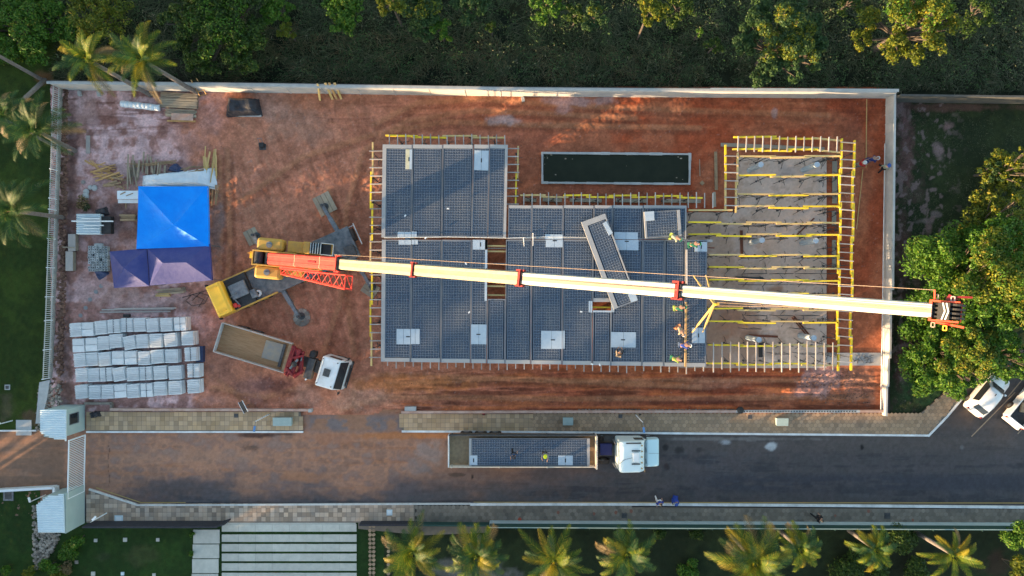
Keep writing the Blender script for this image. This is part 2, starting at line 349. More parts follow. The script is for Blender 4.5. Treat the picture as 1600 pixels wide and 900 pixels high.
def soil_col(x, y):
    n1 = fbm(x / 70, y / 70, 1); n2 = fbm(x / 16, y / 16, 2, 5); n3 = fbm(x / 5, y / 5, 3, 4)
    hs = fbm(x / 80, y / 6, 4, 4); vs_ = fbm(x / 6, y / 60, 5, 4)
    red = np.array((.31, .072, .030)); c = np.zeros(x.shape + (3,)) + red
    c = mixc(c, (.35, .12, .06), ss(.42, .62, n1) * .8)
    mid = ss(1000, 560, x + (n1 - .5) * 300) * ss(120, 200, y + 60)
    c = mixc(c, (.44, .19, .12), mid * .8)
    left = ss(370, 250, x + (n1 - .5) * 160 + (n2 - .5) * 120)
    c = mixc(c, (.48, .29, .275), left * .9)
    c = mixc(c, (.60, .425, .43), left * ss(.38, .66, n2) * .8)
    c = mixc(c, (.17, .075, .05), left * ss(.55, .38, n2) * .55)
    c = mixc(c, (.17, .075, .052), left * ss(240, 330, y) * ss(520, 420, y) * .55 * ss(.3, .6, n1 + .1))
    # long streaks along the lot's lower strip and upper left corner
    low = ss(570, 590, y) * ss(560, 640, x)
    c = mixc(c, (.10, .03, .017), low * ss(.48, .38, hs) * .7); c = mixc(c, (.44, .13, .045), low * ss(.52, .66, hs) * .75)
    ul = ss(230, 190, y) * ss(330, 250, x); c = mixc(c, (.13, .05, .035), ul * ss(.50, .42, hs) * .6)
    up = ss(215, 190, y) * ss(380, 480, x); c = mixc(c, (.13, .038, .02), up * ss(.50, .38, hs) * .35); c = mixc(c, (.36, .14, .07), up * ss(.56, .68, hs) * .45)
    m2 = ss(340, 380, x) * ss(600, 560, x) * ss(570, 540, y); dg = fbm((x - y * .35) / 5, (y + x * .3) / 34, 6, 4)
    c = mixc(c, (.20, .08, .045), m2 * ss(.48, .36, dg) * .38); c = mixc(c, (.38, .19, .115), m2 * ss(.56, .70, dg) * .4)
    for k, t in enumerate(TR):
        w = track(x, y, t, 9 if k not in (3, 4) else 5); rib = fbm(x / 3, y / 3, 30 + k, 2)
        c = mixc(c, (.16, .055, .03), w * (.22 + .5 * rib))
        w = track(x + 7, y + 5, t, 6); c = mixc(c, (.38, .175, .09), w * .5)
    for i, (cx, cy, rx, ry, cc, s) in enumerate([
            (785, 188, 26, 9, (.34, .26, .25), .8), (905, 158, 60, 9, (.36, .22, .20), .85), (880, 170, 20, 8, (.36, .22, .20), .6), (420, 165, 40, 25, (.33, .2, .16), .6),
            (460, 190, 60, 40, (.32, .19, .14), .45), (1290, 590, 40, 22, (.38, .24, .22), .7), (1340, 600, 40, 30, (.34, .17, .12), .5), (1262, 612, 35, 12, (.36, .22, .2), .6),
            (1120, 600, 60, 10, (.34, .16, .10), .5), (560, 620, 50, 22, (.36, .21, .15), .55), (640, 600, 90, 14, (.46, .17, .06), .6), (1000, 575, 200, 8, (.34, .10, .04), .5),
            (430, 600, 50, 14, (.13, .05, .04), .8), (395, 605, 30, 22, (.19, .10, .09), .6), (480, 620, 28, 18, (.38, .22, .17), .5), (350, 560, 24, 60, (.19, .09, .07), .4),
            (240, 470, 120, 16, (.34, .23, .21), .6), (200, 345, 60, 30, (.11, .08, .08), .55), (338, 350, 12, 60, (.16, .13, .13), .7), (115, 200, 10, 60, (.09, .045, .04), .75),
            (112, 330, 10, 120, (.10, .055, .045), .6), (104, 560, 12, 80, (.12, .07, .05), .6), (330, 475, 60, 16, (.16, .10, .08), .5), (1150, 175, 60, 20, (.27, .085, .04), .4),
            (1210, 178, 5, 9, (.33, .25, .25), .6), (1345, 350, 14, 60, (.35, .12, .055), .5), (1330, 200, 20, 30, (.16, .045, .025), .5), (960, 300, 120, 12, (.19, .06, .035), .5),
            (180, 455, 50, 10, (.35, .24, .22), .5), (270, 600, 40, 14, (.19, .09, .07), .4), (135, 165, 25, 30, (.34, .22, .20), .6), (500, 160, 90, 12, (.33, .14, .08), .5),
            (1110, 625, 30, 6, (.10, .03, .02), .6), (700, 648, 120, 5, (.36, .2, .13), .5), (900, 260, 140, 40, (.26, .085, .045), .4)]):
        c = mixc(c, cc, spot(x, y, cx, cy, rx, ry, 50 + i) * s)
    pe = fbm(x / 2.2, y / 2.2, 77, 3)
    c = c * (.80 + .42 * n3[..., None]) * (.86 + .28 * pe[..., None]) * (.88 + .36 * ss(.28, .72, fbm(x / 11, y / 9, 78, 5)))[..., None]
    c = mixc(c, (.45, .36, .33), ss(.82, .88, fbm(x / 2.6, y / 2.6, 81, 2)) * .25)
    return c
def soil_h(x, y):
    h = (fbm(x / 26, y / 26, 8) - .5) * .14 + (fbm(x / 5, y / 5, 9, 4) - .5) * .10
    low = ss(570, 590, y) * ss(560, 640, x); h = h + low * (fbm(x / 80, y / 6, 4, 4) - .5) * .30
    for t in TR[:6]: h = h - track(x, y, t, 9) * .04
    edge = ss(110, 98, x + (fbm(x / 8, y / 8, 10) - .5) * 14 + (y - 140) * .012) ; h = h + edge * .35 + edge * (fbm(x / 3, y / 3, 11) - .5) * .3
    flat = np.maximum(spotr(x, y, 846, 238, 1079, 290, 4), spotr(x, y, 600, 225, 1380, 576, 6))
    return h * (1 - flat) + .03 * (1 - flat) - .02 * flat
def spotr(x, y, x0, y0, x1, y1, f):
    return ss(x0 - f, x0, x) * ss(x1 + f, x1, x) * ss(y0 - f, y0, y) * ss(y1 + f, y1, y)
tag(MB().box(-500, -500, -.6, 500, 500, -.5).build('ground', M['ground']), kind='structure')
grid('red_soil', 84, 136, 1386, 648, .075, soil_col, soil_h, M['soil'])

def road_col(x, y):
    n1 = fbm(x / 80, y / 40, 21); n2 = fbm(x / 18, y / 12, 22, 5); n3 = fbm(x / 4, y / 4, 23, 4); hs = fbm(x / 90, y / 7, 24, 4)
    c = np.zeros(x.shape + (3,)) + np.array((.068, .064, .066))
    c = mixc(c, (.085, .082, .088), ss(.45, .65, n1) * .7); c = mixc(c, (.036, .038, .046), ss(.52, .38, hs) * .6)
    c = mixc(c, (.11, .08, .07), ss(1500, 900, x) * ss(.40, .62, n2) * .45)
    yy = y + (n1 - .5) * 60 + (n2 - .5) * 40
    w = ss(1000, 600, x + (n1 - .5) * 200 + (n2 - .5) * 120) * ss(792, 722, yy)
    w = np.maximum(w, ss(270, 130, x) * ss(800, 755, yy))
    c = mixc(c, (.41, .205, .125), w * .93)
    c = mixc(c, (.35, .15, .075), w * ss(.55, .7, hs) * .6)
    c = mixc(c, (.38, .26, .20), w * ss(.58, .72, n2) * .5)
    c = mixc(c, (.13, .095, .085), w * ss(.44, .34, n2) * .45)
    c = mixc(c, (.10, .085, .095), ss(1060, 900, x) * ss(700, 640, x) * ss(.4, .65, n2) * .4)
    rt = ss(900, 1050, x); c = mixc(c, (.075, .068, .072), rt * ss(.45, .6, n2) * .7); c = mixc(c, (.10, .085, .075), rt * ss(720, 690, y) * .5)
    c = mixc(c, (.035, .04, .055), ss(1050, 1150, x) * ss(735, 748, y) * ss(775, 760, y) * ss(.40, .6, hs + .1) * .6)
    lf = ss(104, 96, x); c = mixc(c, (.30, .16, .095), lf * .55); c = mixc(c, (.17, .11, .08), lf * ss(.55, .4, hs) * .6)
    en = ss(474, 486, x + (n2 - .5) * 14) * ss(636, 622, x + (n2 - .5) * 14) * ss(680, 668, y)
    c = mixc(c, (.17, .145, .145), en * .9); c = mixc(c, (.32, .16, .09), en * ss(.42, .62, n2 + ss(70, 0, np.abs(x - 550)) * .16) * .8)
    c = mixc(c, (.33, .15, .08), en * ss(656, 642, y) * .8)
    for i, (cx, cy, rx, ry, cc, s) in enumerate([
            (620, 681, 70, 6, (.42, .16, .06), .75), (690, 681, 60, 5, (.46, .17, .06), .8), (800, 678, 110, 3, (.36, .16, .08), .6), (520, 685, 60, 9, (.36, .16, .09), .6), (470, 745, 40, 9, (.36, .16, .08), .55),
            (565, 764, 9, 7, (.36, .18, .11), .6), (670, 705, 26, 18, (.30, .25, .23), .55), (655, 735, 22, 14, (.20, .19, .19), .4), (1206, 697, 9, 6, (.42, .45, .47), .85), (1135, 691, 9, 5, (.36, .38, .40), .7),
            (1060, 703, 9, 7, (.02, .02, .02), .7), (1040, 699, 4, 5, (.02, .02, .02), .7), (1093, 703, 6, 4, (.025, .025, .025), .6), (1042, 730, 4, 5, (.03, .02, .02), .6), (1347, 699, 3, 4, (.012, .012, .012), .9),
            (1503, 699, 4, 4, (.15, .15, .15), .6), (400, 680, 26, 4, (.05, .025, .02), .8), (440, 679, 26, 3, (.05, .025, .02), .7), (395, 700, 12, 4, (.07, .05, .04), .6), (715, 742, 12, 3, (.03, .025, .02), .6),
            (738, 745, 2, 7, (.015, .012, .012), .9), (1160, 686, 130, 3, (.22, .21, .20), .5), (280, 760, 70, 14, (.07, .06, .06), .5), (1500, 640, 60, 30, (.085, .065, .055), .6), (300, 712, 120, 14, (.33, .19, .13), .4)]):
        c = mixc(c, cc, spot(x, y, cx, cy, rx, ry, 90 + i) * s)
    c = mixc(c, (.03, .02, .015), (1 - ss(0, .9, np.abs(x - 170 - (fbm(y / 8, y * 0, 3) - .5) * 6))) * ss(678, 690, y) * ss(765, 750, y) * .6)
    return c * (.78 + .44 * n3[..., None])
zero = lambda x, y: np.zeros(x.shape)
grid('road', -60, 640, 1700, 806, .09, road_col, zero, M['asphalt'], z=-.02)
grid('parking_area', 1380, 545, 1700, 640.5, .12, road_col, zero, M['asphalt'], z=-.024)
mk = MB()
for (a, b) in [((1518, 682), (1586, 613)), ((1590, 678), (1630, 636)), ((1575, 620), (1600, 590))]:
    mk.bar(P(*a, -.013), P(*b, -.013), .09, .006)
tag(mk.build('parking_marking', mat('worn_line', (.30, .22, .15), .9)), kind='structure')
mk = MB(); mk.bar(P(740, 784.8, -.012), P(1640, 786, -.012), .09, .006); mk.bar(P(150, 762, -.012), P(220, 785.2, -.012), .07, .006); mk.bar(P(220, 785.2, -.012), P(290, 785.2, -.012), .07, .006)
tag(mk.build('road_edge_line', mat('ochre_line', (.34, .24, .09), .9)), kind='structure')

# lawns
def lawn_col(base, dark, seed, patches=()):
    def f(x, y):
        n = fbm(x / 40, y / 40, seed); n2 = fbm(x / 6, y / 6, seed + 1, 4)
        c = np.zeros(x.shape + (3,)) + np.array(base); c = mixc(c, dark, ss(.60, .40, n) * .8); 
        for i, (cx, cy, rx, ry, cc, s) in enumerate(patches): c = mixc(c, cc, spot(x, y, cx, cy, rx, ry, seed + 5 + i) * s)
        return c * (.7 + .6 * n2[..., None])
    return f
lump = lambda x, y: (fbm(x / 5, y / 5, 60) - .5) * .10
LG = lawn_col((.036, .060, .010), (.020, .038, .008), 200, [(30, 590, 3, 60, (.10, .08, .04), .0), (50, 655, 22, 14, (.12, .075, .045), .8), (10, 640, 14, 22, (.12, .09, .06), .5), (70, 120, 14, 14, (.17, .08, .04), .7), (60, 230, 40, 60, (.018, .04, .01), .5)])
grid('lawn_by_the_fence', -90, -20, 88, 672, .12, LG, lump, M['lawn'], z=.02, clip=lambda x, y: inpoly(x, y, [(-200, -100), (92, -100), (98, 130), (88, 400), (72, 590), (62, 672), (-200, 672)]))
LD = lawn_col((.024, .055, .011), (.016, .038, .009), 220, [(225, 870, 25, 20, (.055, .06, .025), .5), (160, 870, 12, 8, (.05, .06, .03), .4)])
grid('garden_lawn', -90, 762, 600, 960, .12, LD, lump, M['lawn'], z=-.0, clip=lambda x, y: (inpoly(x, y, [(-200, 762), (60, 762), (70, 830), (60, 960), (-200, 960)]) | ((x > 60) & (y > 816))))
DG = lawn_col((.022, .034, .013), (.013, .02, .009), 240, [(750, 895, 60, 20, (.17, .16, .15), .7), (700, 885, 30, 16, (.16, .15, .14), .6), (1420, 880, 60, 30, (.02, .02, .01), .6), (1560, 880, 30, 20, (.05, .025, .02), .6)])
grid('garden_ground', 600, 816, 1700, 960, .14, DG, lump, M['lawn'], z=-.0)
PK = (.20, .125, .12)
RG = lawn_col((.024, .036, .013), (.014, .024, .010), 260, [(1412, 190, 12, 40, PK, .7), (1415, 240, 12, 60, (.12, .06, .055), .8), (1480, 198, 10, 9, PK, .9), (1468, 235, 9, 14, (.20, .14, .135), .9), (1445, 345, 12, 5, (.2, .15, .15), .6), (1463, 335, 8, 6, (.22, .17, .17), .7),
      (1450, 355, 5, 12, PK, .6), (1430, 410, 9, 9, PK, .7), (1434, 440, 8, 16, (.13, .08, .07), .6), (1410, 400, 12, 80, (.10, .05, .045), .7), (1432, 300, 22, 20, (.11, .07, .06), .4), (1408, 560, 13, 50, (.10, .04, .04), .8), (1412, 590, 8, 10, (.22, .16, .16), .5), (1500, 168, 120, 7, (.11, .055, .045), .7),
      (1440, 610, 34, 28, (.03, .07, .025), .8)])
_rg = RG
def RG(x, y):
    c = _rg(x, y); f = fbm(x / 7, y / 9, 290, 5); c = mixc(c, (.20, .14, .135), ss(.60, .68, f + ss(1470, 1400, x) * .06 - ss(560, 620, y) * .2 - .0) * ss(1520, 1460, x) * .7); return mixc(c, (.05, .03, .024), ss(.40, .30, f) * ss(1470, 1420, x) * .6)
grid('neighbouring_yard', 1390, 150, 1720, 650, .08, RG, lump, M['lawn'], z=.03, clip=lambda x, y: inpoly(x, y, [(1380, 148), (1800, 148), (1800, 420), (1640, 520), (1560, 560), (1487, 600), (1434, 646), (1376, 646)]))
def wild_h(x, y): return (fbm(x / 30, y / 30, 71) - .5) * .9 + (fbm(x / 6, y / 6, 72) - .5) * .3
WG = lawn_col((.022, .026, .012), (.010, .014, .007), 280, [(120, 60, 60, 60, (.05, .075, .015), .7), (250, 110, 120, 20, (.05, .04, .028), .6)])
grid('wild_ground', -120, -90, 1760, 150, .2, WG, lambda x, y: wild_h(x, y) * ss(142, 120, y), M['lawn'], z=-.05, clip=lambda x, y: (y < 136 + (x - 90) * .011) & ((x > 84) | (y < 0)))

# pavements: real tiles, each a slab of its own over a mortar bed
def tiles(name, poly, kind, s, z, m, bed=True):
    xs = [p[0] for p in poly]; ys = [p[1] for p in poly]
    V = []; Q = []; F6 = []
    if bed: tag(MB().prism([P(*p)[:2] for p in poly], -.03, z - .012).build(name + '_bed', M['joint']), kind='structure')
    rnd = random.Random(len(name) + int(xs[0]))
    mb = MB()
    if kind == 'sq':
        k = 0; y = min(ys)
        while y < max(ys):
            x = min(xs)
            while x < max(xs):
                cx, cy = x + s / 2, y + s / 2
                if inpoly(np.array([cx]), np.array([cy]), poly)[0]:
                    c = P(cx, cy); w = s * H / F - .02; dz = rnd.uniform(-.003, .004)
                    mb.rbox(c, w, w, z - .02, z + dz, 0)
                x += s
            y += s
    else:
        r = s / math.sqrt(3); row = 0; y = min(ys) + s * .3
        while y < max(ys):
            x = min(xs) + (s / 2 if row % 2 else 0)
            while x < max(xs):
                if inpoly(np.array([x]), np.array([y]), poly)[0]:
                    c = P(x, y); rr = r * H / F * .93; dz = rnd.uniform(-.004, .004)
                    mb.prism([(c.x + rr * math.cos(PI / 6 + i * PI / 3), c.y + rr * math.sin(PI / 6 + i * PI / 3)) for i in range(6)], z - .02, z + dz)
                x += s
            y += r * 1.5; row += 1
    return tag(mb.build(name, m), kind='structure')
tiles('pavement_square_tiles', [(136, 643), (470, 643), (474, 674), (136, 674)], 'sq', 7.2, .12, M['sqp'])
tiles('pavement_tiles_by_the_entry', [(624, 646), (832, 646), (832, 672), (628, 672)], 'sq', 7.2, .12, M['sqp'])
tiles('upper_hex_pavement', [(832, 646), (1436, 647), (1484, 607), (1500, 620), (1450, 678), (832, 674)], 'hex', 6.4, .12, M['hexp'])
tiles('lower_stone_pavement', [(140, 765), (218, 789), (649, 789), (649, 816), (136, 816)], 'sq', 7.0, .12, M['sqc'])
tiles('lower_hex_pavement', [(651, 790), (1700, 796), (1700, 818), (651, 816)], 'hex', 6.4, .12, M['hexl'])
# kerbs (white painted, a real step)
def strip(name, pts, w, z0, z1, m, kind='structure', **k):
    mb = MB()
    for i, (a, b) in enumerate(zip(pts, pts[1:])):
        A = P(*a); B = P(*b); d = (B - A); 
        ext = d.normalized() * (w * .5)
        mb.bar((A.x - (ext.x if i else 0), A.y - (ext.y if i else 0), (z0 + z1) / 2 + i * .001), (B.x, B.y, (z0 + z1) / 2 + i * .001), w, z1 - z0)
    o = mb.build(name, m); return tag(o, kind=kind, **k)
strip('kerb_upper_long', [(628, 673.6), (832, 674.5), (1100, 677), (1450, 680), (1478, 651), (1503, 621)], .17, -.05, .14, M['kerb'])
strip('kerb_upper_short', [(136, 674.5), (474, 674.5)], .14, -.05, .14, M['kerb'])
strip('kerb_lower', [(140, 764), (180, 777), (216, 788.6), (340, 788.3), (735, 786.5)], .14, -.05, .135, mat('old_kerb', (.46, .45, .42), .9, (.6, .6, .58), 3))
strip('kerb_lower_white', [(735, 787.5), (1000, 787.5), (1300, 789.5), (1700, 793)], .20, -.05, .14, M['kerb'])
strip('kerb_far_side', [(-60, 673), (58, 672.5)], .12, -.05, .14, M['kerb'])

# concrete floor of the building and the strip leading to the wall
def floor_col(x, y):
    n = fbm(x / 30, y / 30, 300); n2 = fbm(x / 8, y / 8, 301, 4)
    c = np.zeros(x.shape + (3,)) + np.array((.64, .48, .38)); c = mixc(c, (.64, .51, .43), ss(.45, .6, n) * .8)
    c = mixc(c, (.33, .20, .14), ss(1220, 1130, x + (n - .5) * 120) * ss(420, 520, y) * .7)  # lower left: reddish stains with an orange streak of sunlight painted in
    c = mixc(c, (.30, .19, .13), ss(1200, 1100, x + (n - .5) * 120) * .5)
    c = mixc(c, (.24, .15, .10), ss(.58, .7, n2) * .35)
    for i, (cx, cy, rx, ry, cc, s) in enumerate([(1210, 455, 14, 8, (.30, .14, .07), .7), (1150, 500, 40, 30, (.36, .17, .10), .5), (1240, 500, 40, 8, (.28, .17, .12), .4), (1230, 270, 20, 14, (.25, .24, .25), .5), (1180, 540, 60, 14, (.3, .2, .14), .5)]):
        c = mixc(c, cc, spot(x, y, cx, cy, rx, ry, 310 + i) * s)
    return c * (.86 + .28 * n2[..., None])
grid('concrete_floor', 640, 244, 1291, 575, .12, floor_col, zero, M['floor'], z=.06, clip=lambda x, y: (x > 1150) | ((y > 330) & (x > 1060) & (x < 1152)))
mb = MB(); a = P(1291, 551); b = P(1378, 571); mb.box(a.x, b.y, -.02, b.x, a.y, .07); tag(mb.build('concrete_path', M['pedge']), kind='structure')

# ------------------------------------------------------------------ boundary walls and fences
def wall_seg(name, pts, z0, zs, th, side, m, label, cat='wall', group=None, extra=None):
    """pts on the ground (inner foot); side=+1 thickens to the left of the walking direction"""
    mb = MB(); root = None
    for i, (a, b) in enumerate(zip(pts, pts[1:])):
        A = P(*a); B = P(*b); d = (B - A).normalized(); n = Vector((-d.y, d.x, 0)) * side * th / 2; zt = zs[i] if isinstance(zs, (list, tuple)) else zs
        mb.bar(A + n + Vector((0, 0, (z0 + zt) / 2)), B + n + Vector((0, 0, (z0 + zt) / 2)), th, zt - z0)
    return tag(mb.build(name, m), label, cat, group)
wt = wall_seg('boundary_wall', [(100, 141), (400, 145), (800, 151), (1383.5, 154)], -.2, 1.72, .16, 1, M['wallconc'], 'long pale plastered wall along the wild scrub at the top of the lot', 'wall')
# joints and buttress shades of the precast bays are real grooves: thin pilasters on the face
mb = MB()
for k in range(24):
    x = 128 + k * 54.5; y = 141 + (x - 100) * (.0133 if x < 400 else .015) if x < 800 else 151 + (x - 800) * .005
    A = P(x, y - .4); mb.rbox((A.x, A.y), .10, .06, 0, 1.66, 0)
mb.build('pilaster', M['wallconc'], wt)
mb = MB(); 
for (a, b) in zip([(95, 140), (400, 143.4), (800, 149.4), (1385, 152.4)], [(400, 143.4), (800, 149.4), (1385, 152.4), (1386, 152.4)]):
    A = P(*a); B = P(*b); mb.bar(A + Vector((0, .09, 1.745)), B + Vector((0, .09, 1.745)), .24, .05)
mb.build('coping', M['conc'], wt)
mb = MB()
for (a, b) in zip([(95, 137), (400, 140), (800, 146.5)], [(400, 140), (800, 146.5), (1100, 148.8)]):
    A = P(*a); B = P(*b); mb.bar(A + Vector((0, .05, .9)), B + Vector((0, .05, .9)), .03, 1.9)
tag(mb.build('black_net', M['black']), 'black netting hung behind the pale wall at the top', 'netting')
wr = wall_seg('boundary_wall', [(1383.5, 152), (1380.3, 453)], -.2, 1.30, .17, 1, M['wallconc'], 'tall pale wall closing the right end of the lot, beside the dark yard', 'wall')
mb = MB()
for (a, b, zt) in (((1380.3, 453), (1379, 558), 1.02), ((1379, 558), (1378, 602), .80), ((1378, 602), (1377, 648), .62)):
    A = P(*a); B = P(*b); n = Vector((.085, 0, 0)); mb.bar(A + n + Vector((0, 0, zt / 2 - .1)), B + n + Vector((0, 0, zt / 2 - .1)), .17, zt + .2)
tag(mb.build('stepped_wall', M['wallconc']), 'lower stepped continuation of the right wall down to the pavement', 'wall')
mb = MB()
for k in range(20):
    A = P(1383.2 - k * .16, 165 + k * 15); mb.rbox((A.x - .0, A.y), .06, .10, 0, 1.24, 0)
mb.build('pilaster', M['wallconc'], wr)
mb = MB(); mb.cyl(P(1382.5, 225, .35), P(1379.3, 452, .35), .035, n=6); mb.cyl(P(1379.3, 452, .35), P(1376.2, 640, .35), .035, n=6)
tag(mb.build('conduit', M['kerb']), 'thin white pipe running along the foot of the right wall', 'pipe')
wall_seg('neighbour_wall', [(1387, 160), (1720, 164)], -.2, 1.9, .16, 1, M['wallgrey'], 'dark weathered wall behind the neighbouring yard at top right', 'wall')
# low masonry walls towards the street
def lowwall(pts, z, lab, holes=None, th=.2):
    w = wall_seg('low_wall', pts, -.1, z, th, 1, M['brickpink'], lab, 'wall')
    if holes:
        mb = MB(); x = holes[0]
        while x < holes[1]:
            A = P(x, holes[2]); mb.rbox((A.x, A.y), .12, .10, z + .001, z + .012, 0); x += 4.3
        mb.build('block_hollow', M['black'], w)
        mb = MB(); A = P(holes[0] - 4, holes[2]); B = P(holes[1] + 4, holes[2]); mb.box(A.x, A.y - .1, z - .19, B.x, B.y + .1, z + .001)
        mb.build('hollow_block_course', M['conc'], w)
    return w
lowwall([(176, 640.5), (484, 641.5)], .42, 'low pink block wall between the white stacks and the pavement')
mb = MB(); 
for a, b in (((133, 630), (176, 630)), ((175, 630), (175, 642))): mb.bar(P(*a, .12), P(*b, .12), .2, .3)
tag(mb.build('low_wall', M['stone']), 'short stone wall corner beside the upper gatehouse', 'wall')
lowwall([(628, 645), (930, 644), (1378, 643.5)], .38, 'long low block wall with a hollow block course at the lower edge of the lot', holes=(1152, 1336, 641.5))
mb = MB()
x = 905
while x < 1145:
    A = P(x, 640); 
    if not (1000 < x < 1012): mb.rbox((A.x, A.y), .16, .12, .0, .18 + .05 * math.sin(x), math.sin(x) * .1)
    x += 5.2
tag(mb.build('block_course', M['stone']), 'broken row of loose hollow blocks along the inside of the low wall', 'blocks', kind='stuff')
A = P(642, 639); tag(MB().rbox((A.x, A.y), .95, .50, 0, .34, .02).build('wall_footing', M['conc'], bevel=.02), 'pale concrete footing block right of the lot entrance', 'block')
A = P(487, 640); tag(MB().rbox((A.x, A.y), .28, .28, 0, .55, .02).build('wall_footing', M['conc'], bevel=.02), 'small concrete stub left of the lot entrance', 'block')

# left: masonry dwarf wall + white slat fence
FB = [(103, 135), (97, 330), (91, 500), (87, 590)]
M['dwarf'] = mat('dwarf_wall', (.20, .21, .20), .9, (.34, .32, .28), 2.5, bump=.3)
wl = wall_seg('dwarf_wall', FB, -.3, .60, .18, -1, M['dwarf'], 'pale dwarf wall carrying the white slat fence at the left', 'wall')
fr = thing('slat_fence', 'long white slat fence standing on the dwarf wall between lawn and lot', 'fence', P(97, 330, .6))
sl = MB(); ra = MB(); po = MB(); t = 0
for (a, b) in zip(FB, FB[1:]):
    A = P(*a); B = P(*b); L = (B - A).length; d = (B - A) / L; n = Vector((d.y, -d.x, 0)) * .09
    for z in (.75, 1.42): ra.bar(A + n + Vector((0, 0, z)), B + n + Vector((0, 0, z)), .045, .045)
    k = 0
    while k * .17 < L:
        q = A + d * (k * .17) + n
        sl.bar(q + Vector((0, 0, .62)), q + Vector((0, 0, 1.50)), .055, .02, up=(d.y, -d.x, 0))
        if k % 14 == 0: MB().bar(q + Vector((0, 0, .55)), q + Vector((0, 0, 1.55)), .08, .08, up=(1, 0, 0)).build('post', M['white'], fr)
        k += 1
sl.build('slats', M['slat'], fr); ra.build('rail', M['slat'], fr)
# rough stone dwarf wall below the fence, and rubble foot
mb = MB(); rnd = random.Random(4)
mb.prism([P(*p)[:2] for p in ((68, 596), (84, 592), (80, 620), (70, 660), (62, 660))], -.2, .5)
tag(mb.build('stone_ramp', M['conc']), 'smooth grey concrete wedge between the lawn and the gatehouse', 'retaining wall')
def rubble(name, poly, n, r0, r1, m, z=.0, label=None, cat=None, kind='stuff', seed=1):
    rnd = random.Random(seed); mb = MB(); xs = [p[0] for p in poly]; ys = [p[1] for p in poly]; c = 0
    while c < n:
        x = rnd.uniform(min(xs), max(xs)); y = rnd.uniform(min(ys), max(ys))
        if not inpoly(np.array([x]), np.array([y]), poly)[0]: continue
        A = P(x, y); r = rnd.uniform(r0, r1); a = rnd.uniform(0, PI)
        q = []
        for zz, s in ((0, 1), (r * rnd.uniform(.5, .9), .7)):
            for i in range(5):
                rr = r * s * rnd.uniform(.75, 1.15); q.append((A.x + rr * math.cos(a + i * 1.257), A.y + rr * math.sin(a + i * 1.257) * .8, z + zz))
        mb.add(q, [(0, 1, 6, 5), (1, 2, 7, 6), (2, 3, 8, 7), (3, 4, 9, 8), (4, 0, 5, 9), (5, 6, 7, 8, 9)]); c += 1
    return tag(mb.build(name, m), label, cat, kind=kind)
rubble('stone_edging', [(62, 600), (68, 596), (62, 672), (56, 672)], 60, .08, .2, M['stone'], .0, 'rough stones edging the lawn beside the wedge', 'stones', seed=5)
rubble('rubble_bank', [(89, 140), (108, 140), (106, 400), (100, 600), (84, 650), (76, 640), (88, 590), (96, 400)], 1500, .05, .22, M['dirtstone'], .25, 'brown clods and rubble along the foot of the fence', 'rubble', seed=6)
rubble('rubble_by_gatehouse', [(72, 600), (100, 600), (100, 640), (70, 640)], 260, .06, .2, M['stone'], .3, 'grey rubble heaped above the upper gatehouse', 'rubble', seed=7)
rubble('rubble_bank_lower', [(55, 820), (96, 822), (90, 850), (70, 880), (55, 890)], 400, .06, .22, M['stone'], .05, 'grey rubble behind the lower gatehouse', 'rubble', seed=8)
rubble('stone_edging_lower', [(53, 790), (58, 790), (57, 870), (52, 870)], 70, .08, .16, M['stone'], .05, 'line of edging stones left of the lower gatehouse', 'stones', seed=9)
rubble('soil_clods', [(110, 160), (1380, 165), (1375, 636), (630, 636), (500, 632), (110, 632), (110, 380), (840, 330), (840, 294), (1084, 294), (1084, 233), (840, 233), (840, 330), (110, 380)], 1300, .012, .045, M['dirtstone'], .03, 'small clods scattered over the red soil', 'clods', seed=10)
rubble('gravel_heap', [(1240, 588), (1330, 580), (1370, 600), (1360, 630), (1270, 630)], 700, .02, .07, M['dirtstone'], .03, 'crumbled earth in the lower right corner of the lot', 'earth', seed=11)

# street side, below
tag(MB().bar(P(137, 819, .75) , P(345, 819, .75), .14, 1.5).build('garden_wall', M['charcoal']), 'charcoal wall in front of the small lawn at lower left', 'wall')
tag(MB().bar(P(345, 818, .75), P(356, 815, .75), .10, 1.45).build('garden_gate', M['charcoal']), 'charcoal gate leaf at the end of the dark wall', 'gate')
mb = MB(); mb.bar(P(563, 817.5, .5), P(655, 817.5, .5), .14, 1.0); tag(mb.build('garden_wall', M['charcoal']), 'short charcoal wall right of the slab driveway', 'wall')
tag(MB().bar(P(655, 818.5, .4), P(765, 819, .4), .14, .8).build('garden_wall', M['greenfence']), 'low dark green wall between the first two palms', 'wall')
g = MB().bar(P(765, 818.0, .42), P(1700, 822.0, .42), .32, .9).build('garden_wall', M['greenwall']); tag(g, 'long pale teal wall along the palm garden', 'wall')
fr = thing('garden_fence', 'dark green panel fence behind the pale teal garden wall', 'fence', P(1200, 821, .8))
mb = MB(); mb.bar(P(765, 821.6, 1.35), P(1700, 825.6, 1.35), .05, 1.1); mb.build('fence_panel', M['greenfence'], fr)
mb = MB(); x = 768
while x < 1690:
    A = P(x, 821.6 + (x - 768) * .0043, 1.35); MB().rbox((A.x, A.y - .04), .07, .07, .4, 1.95, 0).build('post', M['greenfence'], fr); x += 38
mb = MB(); mb.bar(P(765, 824.2, 1.92), P(1700, 828.2, 1.92), .05, .05); mb.build('rail', M['palegreen'], fr)
